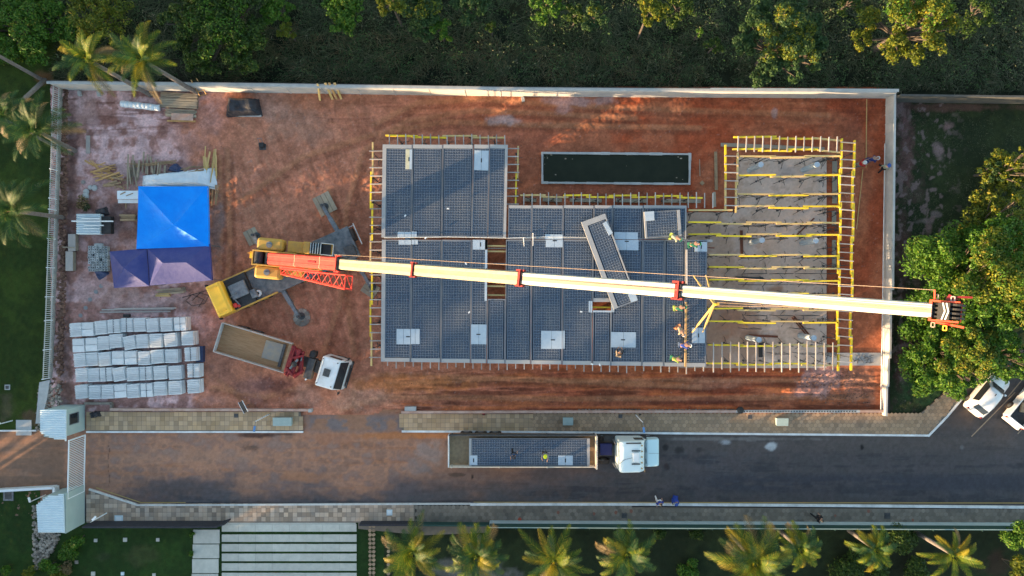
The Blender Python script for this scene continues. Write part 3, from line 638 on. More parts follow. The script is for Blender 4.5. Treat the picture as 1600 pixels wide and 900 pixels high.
# slab driveway and stepping stones
mb = MB(); rnd = random.Random(12)
for k, y in enumerate((824.5, 840.5, 855.5, 870.5, 885.5, 900.5, 916)):
    x = 347
    while x < 556:
        w = 26.3; A = P(x + w / 2, y); mb.rbox((A.x, A.y), w * H / F - .015, 11.4 * H / F, -.02, .075 + rnd.uniform(-.004, .004), 0); x += w
tag(mb.build('driveway_slabs', M['slabp']), kind='structure')
mb = MB()
for k, y in enumerate((838, 861, 884, 907)):
    A = P(323 - k * .8, y); mb.rbox((A.x, A.y), 41 * H / F, 21.6 * H / F, -.02, .08 + k * .004, 0)
tag(mb.build('path_slabs', M['slabp'], bevel=.01), kind='structure')
A = P(560, 822); mb = MB(); mb.box(P(348, 0).x, P(0, 820.2).y - .0, -.02, P(556, 0).x, P(0, 815.9).y, .05); tag(mb.build('driveway_apron', M['slabp']), kind='structure')
def stones(name, pts, r, lab):
    mb = MB(); rnd = random.Random(3)
    for (x, y) in pts:
        A = P(x, y); mb.prism([(A.x + r * rnd.uniform(.8, 1.1) * math.cos(i * PI / 3), A.y + r * rnd.uniform(.8, 1.1) * math.sin(i * PI / 3)) for i in range(6)], -.02, .075)
    return tag(mb.build(name, M['hexp']), kind='structure')
stones('stepping_stones', [(581 + dx, 822 + k * 6.6) for k in range(13) for dx in (-2.6, 3.0)] + [(607 + dx, 840 + k * 7) for k in range(9) for dx in (0,)], .16, '')
mb = MB(); mb.prism([P(*p)[:2] for p in ((560, 816), (760, 817), (760, 832), (660, 836), (600, 830), (560, 826))], -.02, .06); tag(mb.build('garden_gravel', M['joint']), kind='structure')
# ------------------------------------------------------------------ water tank
tk = thing('water_tank', 'long rectangular concrete tank full of dark green water above the deck', 'tank', P(962, 263))
mb = MB(); o = [P(846, 238), P(1079, 240), P(1078, 289), P(846, 287)]
for i in range(4):
    a, b = o[i], o[(i + 1) % 4]; d = (b - a).normalized(); n = Vector((d.y, -d.x, 0)) * .07
    L = (b - a).length; k = 0; rnd = random.Random(i)
    while k < L:
        l = min(rnd.uniform(.5, 1.4), L - k); zz = .13 + rnd.uniform(0, .03); w = .13 + rnd.uniform(0, .10)
        mb.bar(a + d * k + n + Vector((0, 0, zz - .25)), a + d * (k + l + .002) + n + Vector((0, 0, zz - .25)), w, .5); k += l
mb.build('rim', M['conc'], tk)
MB().prism([P(*p)[:2] for p in ((848, 240), (1077, 242), (1076, 287), (848, 285))], -.1, .04).build('water_surface', M['water'], tk)
mb = MB(); rr_ = random.Random(9)
for k in range(14):
    x = rr_.choice([rr_.uniform(850, 1075), rr_.gauss(1060, 12), rr_.gauss(858, 9)]); A = P(min(1074, max(851, x)), rr_.uniform(243, 284) if k % 3 else rr_.uniform(242, 247), .05); a = rr_.uniform(0, PI); s = rr_.uniform(.02, .07)
    mb.prism([(A.x + s * math.cos(a + i * 1.57) * (1.8 if i % 2 else 1), A.y + s * math.sin(a + i * 1.57)) for i in range(4)], .042, .047)
mb.build('floating_debris', M['woodg'], tk)['kind'] = 'stuff'
# ------------------------------------------------------------------ precast deck panels
ZD = 3.3
def S3(px, py): return P(px, py, ZD)
CAPS = [(633, 233, 643.5, 264), (740, 235, 762, 266), (622, 362, 652, 382), (738, 374, 762, 390), (852, 366, 880, 386), (960, 363, 997, 391),
        (620, 514, 656, 538), (735, 507, 761, 538), (846, 517, 883, 545), (954, 519, 994, 543), (1085, 378, 1105, 393), (1082, 512, 1102, 536), (920, 470, 960, 488), (757, 374, 761.5, 470)]
def panel(q, edges, lab, z=ZD, caps=(), step=.205, name='deck_panel', jointw=.055, holes=()):
    """q: corner pixels tl,tr,br,bl at height z; edges: plain concrete margins (m) left,top,right,bottom"""
    tl, tr, br, bl = [P(p[0], p[1], z) for p in q]
    c = (tl + tr + br + bl) / 4; ux = ((tr - tl) + (br - bl)).normalized(); Wd = ((tr - tl).length + (br - bl).length) / 2; Ht = ((bl - tl).length + (br - tr).length) / 2
    a = math.atan2(ux.y, ux.x); t = thing(name, lab, 'panel', (c.x, c.y, z - .23), a, 'precast deck panels')
    l, tp, r, bt = edges; x0, x1, y0, y1 = -Wd / 2 + jointw * .3, Wd / 2 - jointw * .3, -Ht / 2 + .01, Ht / 2 - .01
    mb = MB(); mb.box(x0, y0, 0, x1, y1, .07); mb.build('bed', M['pcast'], t, local=True)
    mb = MB(); zt = .205
    mb.m = int(l < .1)
    if l: mb.box(x0, y0, .071, x0 + l, y1, zt)
    mb.m = int(r < .1)
    if r: mb.box(x1 - r, y0, .071, x1, y1, zt + .002)
    mb.m = int(tp < .13)
    if tp: mb.box(x0 + l + .002, y1 - tp, .071, x1 - r - .002, y1, zt + .001)
    mb.m = int(bt < .13)
    if bt: mb.box(x0 + l + .002, y0, .071, x1 - r - .002, y0 + bt, zt + .003)
    mb.build('plain_margin', [M['pedge'], M['seam']], t, local=True)
    ca, sa = math.cos(-a), math.sin(-a); loc = []
    for cp in caps:
        p0 = P(cp[0], cp[1], z) - c; p1 = P(cp[2], cp[3], z) - c
        X = sorted((p0.x, p1.x)); Y = sorted((p0.y, p1.y))
        X = [max(X[0], x0), min(X[1], x1)]; Y = [max(Y[0], y0), min(Y[1], y1)]
        if X[1] - X[0] > .1 and Y[1] - Y[0] > .1: loc.append((X[0], Y[0], X[1], Y[1], cp))
    for (a0, b0, a1, b1, cp) in loc:
        mb = MB(); mb.box(a0, b0, .072, a1, b1, .212)
        xm = (a0 + a1) / 2
        o_ = mb.build('solid_cap', M['cap'], t, local=True)
        if cp[0] == 633: o2 = MB().box(a0 + .002, b0 + .002, .21, a0 + (a1 - a0) * .62, b1 - .002, .214).build('stain', M['capy'], t, local=True)
        if cp[2] - cp[0] > 17:
            g_ = MB().box(xm - .009, b0, .2, xm + .009, b1, .2135).build('joint', M['dsteel'], o_, local=True)
        # the small lifting slot
        cc = P((cp[0] + cp[2]) / 2, (cp[1] + cp[3]) / 2, z) - c
        if a0 < cc.x < a1 and b0 < cc.y < b1:
            MB().rbox((cc.x, cc.y), .32, .09, .2, .217, 0 if cp[2] - cp[0] > 25 else PI / 2).build('slot', M['black'], o_, local=True)
    mb = MB(); nx = int((Wd - l - r - jointw * 2) / step); ny = int((Ht - tp - bt) / step)
    ox = (x0 + l + x1 - r) / 2 - (nx - 1) * step / 2; oy = (y0 + bt + y1 - tp) / 2 - (ny - 1) * step / 2; rr = .083
    V = []; Q = []
    ring = [(math.cos(2 * PI * k / 8), math.sin(2 * PI * k / 8)) for k in range(8)]
    for i in range(nx):
        for j in range(ny):
            x = ox + i * step; y = oy + j * step
            if any(A0 - .07 < x < A1 + .07 and B0 - .07 < y < B1 + .07 for (A0, B0, A1, B1, _) in loc): continue
            b = len(V)
            for (s, h) in ((1, .10), (.82, .155), (.42, .188)):
                V += [(x + cx * rr * s, y + cy * rr * s, h) for cx, cy in ring]
            V.append((x, y, .195)); V.append((x, y, .195))
            for rg in (0, 8):
                Q += [(b + rg + k, b + rg + (k + 1) % 8, b + rg + 8 + (k + 1) % 8, b + rg + 8 + k) for k in range(8)]
            Q += [(b + 16 + 2 * k, b + 16 + (2 * k + 1) % 8, b + 16 + (2 * k + 2) % 8, b + 24) for k in range(4)]
    if V:
        mb.v = V; mb.f = Q; mb.mi = [0] * len(Q); mb.build('void_balls', M['balls'], t, local=True, smooth=True)
    # thin reinforcement mesh over the balls, on the lattice between them
    mb = MB(); k = 0
    for i in range(-1, nx):
        x = ox + (i + .5) * step; mb.box(x - .02, oy - .1, .172, x + .02, oy + (ny - 1) * step + .1, .19)
    for j in range(-1, ny):
        y = oy + (j + .5) * step; mb.box(ox - .1, y - .02, .188, ox + (nx - 1) * step + .1, y + .02, .203)
    def clear(mb_):   # drop the bars where caps stand proud anyway
        return mb_
    mb.build('steel_mesh', M['meshbar'], t, local=True)
    return t
M['meshbar'] = mat('mesh_bar', (.10, .155, .235), .6, (.22, .24, .27), .5)
xa = [597, 643.5, 691, 738.5, 763.5, 792.5]
n = 0
for i in range(5):
    n += 1
    panel([(xa[i], 225.3), (xa[i + 1], 226), (xa[i + 1] - .3, 371.5), (xa[i] - (1 if i == 0 else .3), 371)],
          (.30 if i == 0 else .05, .30, .22 if i == 4 else .05, .12), 'ball-filled deck panel in the upper left wing of the deck, %s from the left' % ordn(n), caps=CAPS)
xb = [794, 831, 880, 928, 957, 1005, 1073]
for i in range(6):
    panel([(xb[i], 320.5), (xb[i + 1], 320.8), (xb[i + 1] - .2, 374.5), (xb[i] - .2, 373.5)], (.05, .22, .05 if i < 5 else .10, .10),
          'short deck panel below the water tank, %s from the left in the upper strip' % ordn(i + 1), caps=CAPS)
xc = [595.5, 642, 689.3, 736, 761, 789.5, 830, 879, 926, 955, 1004, 1038, 1071, 1104.5]
for i in range(13):
    yb0 = 565 + (xc[i] - 595) * .017; yb1 = 565 + (xc[i + 1] - 595) * .017
    e = (.30 if i == 0 else .06, .10, .06, .30)
    lab = 'long deck panel in the lower strip of the deck, %s from the left' % ordn(i + 1)
    if i == 4:
        panel([(xc[i], 467), (xc[i + 1], 467), (xc[i + 1], yb1), (xc[i], yb0)], e, 'deck panel below the large dark opening', caps=CAPS); continue
    if i == 8:
        panel([(xc[i], 375), (xc[i + 1], 375), (xc[i + 1], 472), (xc[i], 472)], (.06, .1, .06, .3), 'deck panel above the small dark opening', caps=CAPS)
        panel([(xc[i], 485), (xc[i + 1], 485), (xc[i + 1], yb1), (xc[i], yb0)], (.06, .12, .06, .3), 'deck panel below the small dark opening', caps=CAPS); continue
    if i == 12: lab = 'rightmost deck panel, being set down under the four yellow slings'
    panel([(xc[i], 374.5), (xc[i + 1], 374.5), (xc[i + 1], yb1), (xc[i], yb0)], e, lab, caps=CAPS)
panel([(907, 348), (945, 333), (997, 470), (960, 483)], (.36, .42, .10, .12), 'loose panel lying askew across the deck under the boom', z=3.72, step=.205, name='deck_panel')
a = P(998, 468, 3.75)
def capbox(par, q, z):
    pts = [P(x, y, z) for x, y in q]; MB().prism([(p.x, p.y) for p in pts], z - .02, z + .006).build('solid_cap', M['cap'], par)
o = MB().prism([P(*p, 3.72)[:2] for p in ((942, 349), (947, 345.5), (957.5, 364), (951.5, 368))], 3.60, 3.715).build('panel_block', M['cap']); tag(o, 'pale solid cap on the upper right side of the askew panel', 'cap')
o = MB().prism([P(*p, 3.72)[:2] for p in ((981.5, 460), (992, 456), (996.5, 469), (986.5, 472.5))], 3.60, 3.715).build('panel_block', M['cap']); tag(o, 'pale solid cap at the lower end of the askew panel', 'cap')
panel([(1006, 331), (1062, 327.5), (1066, 369), (1008, 372.5)], (.16, .04, .24, .08), 'loose square panel with a pale corner at the top right of the deck', z=3.62, name='deck_panel')
o = MB().prism([P(*p, 3.62)[:2] for p in ((1007, 331), (1022, 330), (1022.5, 344), (1009, 345.5))], 3.50, 3.625).build('panel_block', M['cap']); tag(o, 'pale solid corner cap on the square loose panel', 'cap')

# ------------------------------------------------------------------ formwork: yellow beams, joists, props
ZB = 2.95
def beam(a, b, m, lab, z=ZB, group='yellow formwork beams', w=.12):
    A = P(*a, z); B = P(*b, z); c = (A + B) / 2; d = B - A; L = d.length; mb = MB(); h = .20
    # H profile: two flanges and a web
    mb.box(-L / 2, -w / 2, -.04, L / 2, w / 2, 0); mb.box(-L / 2, -w / 2, -h, L / 2, w / 2, -h + .04); mb.box(-L / 2, -.015, -h + .0402, L / 2, .015, -.0402)
    o = mb.build('formwork_beam', m, local=True); o.location = c; o.rotation_euler = (0, 0, math.atan2(d.y, d.x)); return tag(o, lab, 'beam', group)
def joist(a, b, m, lab, z=3.04, w=.075):
    A = P(*a, z); B = P(*b, z); c = (A + B) / 2; d = B - A; L = d.length; mb = MB()
    mb.box(-L / 2, -w / 2, -.085, L / 2, w / 2, 0)
    o = mb.build('joist', m, local=True); o.location = c; o.rotation_euler = (0, 0, math.atan2(d.y, d.x)); return tag(o, lab, 'joist', 'formwork joists')
rnd = random.Random(21)
def beam_run(pts, where, seglen=52, axis='x', ww=None, z=ZB, bright=.6):
    """overlapping beam segments along a line, each its own thing"""
    (x0, y0), (x1, y1) = pts; L = math.hypot(x1 - x0, y1 - y0); n = max(1, round(L / seglen)); k = 0
    ux, uy = (x1 - x0) / L, (y1 - y0) / L
    for i in range(n):
        s = max(0, i * L / n - 4); e = min(L, (i + 1) * L / n + 4); off = 1.1 if i % 2 else -1.1
        a = (x0 + ux * s - uy * off, y0 + uy * s + ux * off); b = (x0 + ux * e - uy * off + rnd.uniform(-.6, .6) * uy, y0 + uy * e + ux * off + rnd.uniform(-.9, .9) * ux)
        mm = M['beam'] if rnd.random() < bright else M['oldbeam']
        beam(a, b, mm, '%s formwork beam, %s' % ('yellow' if mm is M['beam'] else 'weathered', (where + ', %s piece from the %s' % (ordn(i + 1), 'left' if axis == 'x' else 'top')) if n > 1 else where), z=z)
ROWS = [(245, 1156, 1314), (275, 1156, 1314), (304, 1153, 1313), (323, 1153, 1313), (329.5, 1076, 1145), (348, 1076, 1312), (367, 1076, 1312), (399, 1108, 1312), (418, 1108, 1312),
        (438, 1108, 1311), (459, 1108, 1311), (483.5, 1106, 1311), (503, 1106, 1311), (540, 1107, 1310), (569, 1105, 1308)]
for k, (y, x0, x1) in enumerate(ROWS):
    beam_run([(x0, y), (x1, y + (.5 if y > 300 else -.5))], 'in the %s row from the top of the unfinished bay' % ordn(k + 1), z=ZB + (k % 2) * .012, bright=.5)
beam_run([(1147, 215), (1272, 215)], 'in the outermost top row of the unfinished bay', bright=1); beam_run([(1272, 216.5), (1313, 221)], 'at the right end of the outermost top row of the unfinished bay', bright=.5)
beam_run([(1145, 234), (1278, 234)], 'in the inner top row under the rungs of the unfinished bay', bright=1); beam_run([(1278, 235.5), (1313, 239)], 'at the right end of the inner top row of the unfinished bay', bright=0)
beam_run([(1133, 226), (1133, 281)], 'standing alone upright at the left edge of the unfinished bay', axis='y', bright=1, seglen=80); beam_run([(1133, 281), (1132.5, 327)], 'below the bright upright beam at the left edge of the unfinished bay', axis='y', bright=0, seglen=80)
beam_run([(1152, 238), (1151.5, 332)], 'in the inner upright line at the left edge of the unfinished bay', axis='y', bright=0)
beam_run([(1315, 216), (1309, 580)], 'in the inner line of the ladder-like right edge', axis='y', bright=1); beam_run([(1335, 219), (1329, 579)], 'in the outer line of the ladder-like right edge', axis='y', bright=1)
beam_run([(581, 222), (579, 572)], 'along the left side of the deck', axis='y', bright=.6)
beam_run([(602, 212.5), (788, 214)], 'along the top of the upper left wing', bright=.55)
beam_run([(808.5, 228), (807, 320)], 'along the right side of the upper left wing', axis='y', bright=.4, seglen=46)
beam_run([(813, 306), (1098, 307.5)], 'in the line between water tank and deck', bright=.75, seglen=36)
for k, y in enumerate((384, 392.5, 447, 461)):
    beam((758, y), (793, y + .4), M['oldbeam'], 'yellowish beam crossing the large dark opening, %s from the top' % ordn(k + 1), z=ZB - .02 + k * .001)
beam((920, 480), (960, 480.5), M['beam'], 'yellow beam seen through the small dark opening', z=ZB - .02)
for k in range(3): joist((760, 388 + k * 24), (791, 388 + k * 24), M['joist'], 'thin joist across the large dark opening, %s from the top' % ordn(k + 1), z=2.70)
def js(n, f, lab):
    for i in range(n):
        a, b = f(i); joist(a, b, M['joist'], lab % ordn(i + 1))
jr = lambda s=1.6: rnd.uniform(-s, s)
js(26, lambda i: ((577.5 + jr(1), 236 + i * 12.9), (600, 236 + i * 12.9 + jr(.4))), 'thin joist crossing the left beam line of the deck, %s from the top')
js(15, lambda i: ((608 + i * 12.9, 210 + jr()), (608.5 + i * 12.9, 230)), 'thin joist above the upper left wing, %s from the left')
js(8, lambda i: ((788, 232 + i * 12.4), (810.5 + jr(1), 232 + i * 12.4)), 'thin joist right of the upper left wing, %s from the top')
js(24, lambda i: ((818.5 + i * 12.85, 301.5 + jr()), (818.5 + i * 12.85, 325)), 'thin joist between the water tank and the deck, %s from the left')
js(38, lambda i: ((605.5 + i * 13.35, 560 + i * .2), (605.5 + i * 13.35, 574.5 + jr(3) + i * .2)), 'thin joist end poking out below the deck, %s from the left')
js(15, lambda i: ((1115 + i * 13.35, 534.5 + jr(2)), (1115 + i * 13.35, 580 + jr(3))), 'long grey joist on the last two beams of the unfinished bay, %s from the left')
js(13, lambda i: ((1154 + i * 12.9, 213 + jr(1)), (1153 + i * 12.9, 237 + jr(1))), 'short rung-like joist in the top row of the unfinished bay, %s from the left')
js(7, lambda i: ((1132, 243.5 + i * 12.9), (1154, 244 + i * 12.9)), 'short rung at the left edge of the unfinished bay, %s from the top')
js(27, lambda i: ((1314 - i * .2, 222 + i * 13.2 + jr(.8)), (1337 - i * .2, 223.5 + i * 13.2)), 'rung of the ladder-like right edge, %s from the top')
# cross planks near the tank corner
joist((1116, 300), (1117, 323), M['woodg'], 'wide grey plank beside the tank corner, upper end', w=.22, z=2.6)

# props: a post with a fork head and a folding tripod
def make_prop():
    t = thing('steel_prop', '', 'prop')
    MB().cyl((0, 0, .12), (0, 0, 1.6), .036, n=6).cyl((0, 0, 1.6), (0, 0, 2.66), .026, n=6).build('post', M['dsteel'], t, local=True)
    mb = MB(); mb.box(-.09, -.09, 2.66, .09, .09, 2.68); mb.box(-.09, -.07, 2.68, -.07, .07, 2.76); mb.box(.07, -.07, 2.68, .09, .07, 2.76); mb.build('fork_head', M['dsteel'], t, local=True)
    for k in range(3):
        a = k * 2.094 + .4; mb = MB(); mb.cyl((.04 * math.cos(a), .04 * math.sin(a), .85), (.55 * math.cos(a), .55 * math.sin(a), .02), .022, n=5)
        mb.bar((.04 * math.cos(a), .04 * math.sin(a), .35), (.32 * math.cos(a), .32 * math.sin(a), .40), .025, .012); mb.build('leg', M['dsteel'], t, local=True)
    MB().cyl((0, 0, .06), (0, 0, .13), .09, .05, n=8).build('foot', M['dsteel'], t, local=True)
    return t
prop0 = make_prop(); used = [False]
def prop(px, py, lab, rz=0):
    A = P(px, py, 2.8); loc = (A.x, A.y, 0.0)
    if not used[0]: used[0] = True; prop0.location = loc; prop0.rotation_euler = (0, 0, rz); prop0['label'] = lab; prop0['group'] = 'props under the unfinished bay'
    else: copy_tree(prop0, loc, rz, lab)
for k, (y, x0, x1) in enumerate(ROWS):
    m_ = 0; n_ = max(2, int((x1 - x0) / 29))
    for i in range(n_):
        x = x0 + 12 + i * (x1 - x0 - 20) / (n_ - 1) + jr(3); m_ += 1
        prop(x, y, 'dark steel prop in the %s beam row of the unfinished bay, %s from the left' % (ordn(k + 1), ordn(m_)), rnd.uniform(0, 2))
for i in range(12): prop(1311, 240 + i * 29 , 'dark steel prop under the inner ladder-like line, %s from the top' % ordn(i + 1), i); 
for i in range(12): prop(1331, 240 + i * 29 , 'dark steel prop under the outer ladder-like line, %s from the top' % ordn(i + 1), i + .5)
for i in range(9): prop(583, 240 + i * 38, 'dark steel prop under the left beam line, %s from the top' % ordn(i + 1), i)
for i in range(5): prop(620 + i * 38, 213.5, 'dark steel prop above the upper left wing, %s from the left' % ordn(i + 1), i)
for i in range(8): prop(830 + i * 36, 307, 'dark steel prop between tank and deck, %s from the left' % ordn(i + 1), i)
for i in range(3): prop(807, 240 + i * 30, 'dark steel prop right of the upper left wing, %s from the top' % ordn(i + 1), i)
# scaffold frames standing between rows (the dark V and H shapes)
def frame(px, py, kind, lab):
    A = P(px, py); t = MB(); w = 1.25; h = 1.9
    t.T = Matrix.Translation((A.x, A.y, .07))
    if kind == 'x':
        for s in (-1, 1):
            t.cyl((s * w / 2, 0, 0), (s * w / 2, 0, h), .022, n=5); t.cyl((s * w / 2, 0, .15), (-s * w / 2, .02 * s, h - .1), .018, n=5)
        t.cyl((-w / 2, 0, h), (w / 2, 0, h), .022, n=5)
    else:
        for s in (-1, -.3, .3, 1): t.cyl((s * w / 2, 0, 0), (s * w / 2, 0, h), .02, n=5)
        t.cyl((-w / 2, 0, h), (w / 2, 0, h), .022, n=5); t.cyl((-w / 2, 0, h * .5), (w / 2, 0, h * .5), .022, n=5)
    o = t.build('scaffold_frame', M['dsteel']); tag(o, lab, 'frame', 'scaffold frames under the unfinished bay')
fx = {253: 'xx-x', 310: 'xhhx', 355: 'xhhx', 375: 'hx', 428: 'xxhx', 445: 'xhxx', 492: 'xxx', 512: 'x-x', 550: '-xxx', 404: 'x-xx', 467: 'hxhx'}
for k, (y, s) in enumerate(sorted(fx.items())):
    for i, ch in enumerate(s):
        if ch != '-': frame(1165 + i * 40 + (k % 3) * 4, y, ch, 'dark scaffold frame, %s in the %s line from the top of the unfinished bay' % (ordn(i + 1), ordn(k + 1)))
# round pillars of the ground floor
for k, (x, y) in enumerate(((1189, 257), (1277, 257), (1191, 375), (1275, 376), (1186, 531), (1272, 528))):
    A = P(x, y, 2.7); o = MB().cyl((A.x, A.y, .05), (A.x, A.y, 2.7), .22, n=20).build('round_pillar', M['cap'], smooth=False)
    tag(o, 'pale round concrete pillar in the unfinished bay, %s column, %s row' % (('left', 'right')[k % 2], ('top', 'middle', 'bottom')[k // 2]), 'pillar', 'round pillars')
for k in range(9):
    x, y = [(637, 372), (750, 380), (866, 376), (975, 378), (640, 526), (748, 522), (864, 531), (974, 531), (750, 250)][k]
    A = P(x, y, 3.0); o = MB().cyl((A.x, A.y, .05), (A.x, A.y, 3.05), .22, n=12).build('round_pillar', M['cap'])
    tag(o, 'round concrete pillar hidden under the deck, beneath the solid cap ' + ['at the left of the middle joint', 'beside the large opening', 'third along the middle joint', 'behind the askew panel', 'at the lower left', 'second in the lower strip', 'third in the lower strip', 'beside the squatting person', 'at the top of the wing'][k], 'pillar', 'round pillars')
# odd pieces lying on the floor slab
def plank(a, b, w, h, m, lab, name='plank', cat='plank', z=0.0, group=None):
    A = P(*a, z); B = P(*b, z); c = (A + B) / 2; d = B - A; L = d.length
    o = MB().box(-L / 2, -w / 2, 0, L / 2, w / 2, h).build(name, m, local=True); o.location = (c.x, c.y, z); o.rotation_euler = (0, 0, math.atan2(d.y, d.x)); return tag(o, lab, cat, group)
rust = mat('rusty_steel', (.12, .045, .03), .9, (.18, .07, .04), 5)
plank((1158, 360), (1159, 403), .22, .10, rust, 'rusty steel section standing upright in the picture on the floor slab', z=.07)
plank((1148, 434), (1192, 435), .22, .10, M['dsteel'], 'dark steel section lying near the slab centre', z=.07)
plank((1245, 367), (1272, 341), .10, .06, rust, 'thin rusty bar lying diagonally near the upper right pillar', z=.07)
plank((1240, 494), (1267, 527), .12, .08, rust, 'first of two rusty bars by the lower right pillar', z=.07); plank((1237, 496), (1262, 526), .10, .07, rust, 'second of two rusty bars by the lower right pillar', z=.16)
plank((1170, 524), (1215, 526), .18, .08, rust, 'rusty board beside the lower left pillar', z=.07)
plank((1188, 536), (1188, 558), .30, .12, M['black'], 'black board below the lower left pillar', z=.07)
plank((1106, 387), (1116, 387.5), .10, .08, rust, 'short dark bar poking out right of the deck', z=3.1)
plank((1113, 376), (1098, 377), .22, .05, M['joist'], 'pale board at the top of the rightmost panel', z=3.1)
plank((1304, 252), (1304, 318), .42, .04, M['woodg'], 'wide grey plank on the soil inside the right edge, top one', z=.03)
plank((1303, 330), (1303, 352), .36, .04, M['woodg'], 'wide grey plank on the soil inside the right edge, middle one', z=.03)
plank((1303, 375), (1303, 420), .34, .04, M['woodg'], 'wide grey plank on the soil inside the right edge, lowest one', z=.03)
plank((1118, 237), (1119, 297), .25, .05, M['wood'], 'brown plank on the soil left of the unfinished bay', z=.03)
plank((1126, 226), (1288, 233), .30, .05, M['woodg'], 'long grey plank on the soil above the unfinished bay', z=.03)
for k, (x0, x1, y) in enumerate(((820, 838, 312), (848, 878, 312), (890, 940, 312.5), (962, 1010, 313), (1036, 1095, 313.5))):
    plank((x0, y), (x1, y + 1), .30, .05, M['woodg'], 'grey board on the soil between tank and deck, %s from the left' % ordn(k + 1), z=.05)
plank((1354, 155), (1353, 262), .07, .05, M['woodo'], 'long thin batten on the soil right of the bay, upper one', z=.04)
plank((1348, 265), (1338, 358), .07, .05, M['woodo'], 'long thin batten on the soil right of the bay, lower one', z=.04)
plank((1093, 249), (1093.5, 275), .05, .05, M['woodg'], 'thin stick on the soil right of the tank', z=.05)
plank((1095, 284), (1099, 288), .3, .04, M['wood'], 'small square board right of the tank', z=.05)
plank((1000, 647), (1000.5, 649), .2, .02, M['black'], 'small dark lid on the pavement', z=.13)
# twigs on the concrete path
mb = MB(); rr_ = random.Random(3)
for k in range(26):
    A = P(rr_.uniform(1333, 1362), rr_.uniform(556, 568), .08); a = rr_.uniform(0, PI); mb.bar(A, A + Vector((math.cos(a) * .4, math.sin(a) * .3, .03)), .02, .02)
tag(mb.build('wire_offcuts', M['dsteel']), 'tangle of wire offcuts on the concrete path at lower right', 'wire', kind='stuff')
# rail / hose line across the joint row of the deck and the white barrier pole by the workers
mb = MB(); pts = [(600, 371.5), (700, 370), (790, 372), (850, 370), (940, 371)]
for a, b in zip(pts, pts[1:]): mb.cyl(P(*a, 3.36), P(*b, 3.36), .02, n=5)
tag(mb.build('hose', M['kerb']), 'thin pale hose lying along the joint across the deck', 'hose')
for k, (a, b) in enumerate((((833, 364), (833, 384)), ((818, 371), (819, 385)))):
    o = MB().cyl(P(*a, 3.42), P(*b, 3.42), .03, n=6).build('rod', M['kerb']); tag(o, 'short white rod on the deck, %s of two' % ('right' if k == 0 else 'left'), 'rod')
o = MB(); o.bar(P(1073, 390, 3.45), P(1073, 446, 3.45), .13, .10); tag(o.build('timber_rail', M['joist']), 'pale timber rail along the edge of the last joint, upper piece', 'rail')
o = MB(); o.bar(P(1072, 472, 3.45), P(1071, 573, 3.45), .14, .10); tag(o.build('timber_rail', M['woodo']), 'pale timber rail along the edge of the last joint, lower piece', 'rail')
mb = MB()
for k in range(22): mb.bar(P(1073, 478 + k * 4.2, 3.45), P(1076.5, 476.5 + k * 4.2, 3.62), .025, .025)
tag(mb.build('starter_bars', M['dsteel']), 'row of short starter bars sticking up beside the lower timber rail', 'bars', kind='stuff')
# ------------------------------------------------------------------ vegetation
def leaves(rng, cen, rad, n, size, flat=.75, shell=.55, up=.35):
    """leaf quads through the shell of several lobes"""
    k = rng.integers(0, len(cen), n) if len(cen) > 1 else np.zeros(n, int)
    w = rad ** 2 / (rad ** 2).sum(); k = rng.choice(len(cen), n, p=w)
    d = rng.normal(size=(n, 3)); d /= np.linalg.norm(d, axis=1)[:, None]; d[:, 2] = np.where(d[:, 2] < -.25, -d[:, 2], d[:, 2])
    r = rad[k] * (shell + (1.08 - shell) * rng.random(n) ** .6)
    p = cen[k] + d * r[:, None] * np.array([1, 1, flat])
    nrm = d * .7 + rng.normal(size=(n, 3)) * .55; nrm[:, 2] += up; nrm /= np.linalg.norm(nrm, axis=1)[:, None]
    t = np.cross(nrm, rng.normal(size=(n, 3))); t /= np.linalg.norm(t, axis=1)[:, None]; b = np.cross(nrm, t)
    s = size * rng.uniform(.6, 1.35, n)[:, None]
    if flat > 9: pass
    # rhombic leaf clump: long axis t, short axis b
    V = np.stack([p - t * s, p - b * s * .5 + nrm * s * .12, p + t * s, p + b * s * .5 + nrm * s * .12], 1).reshape(-1, 3)
    return V
def quads(n): return np.arange(n * 4).reshape(n, 4)
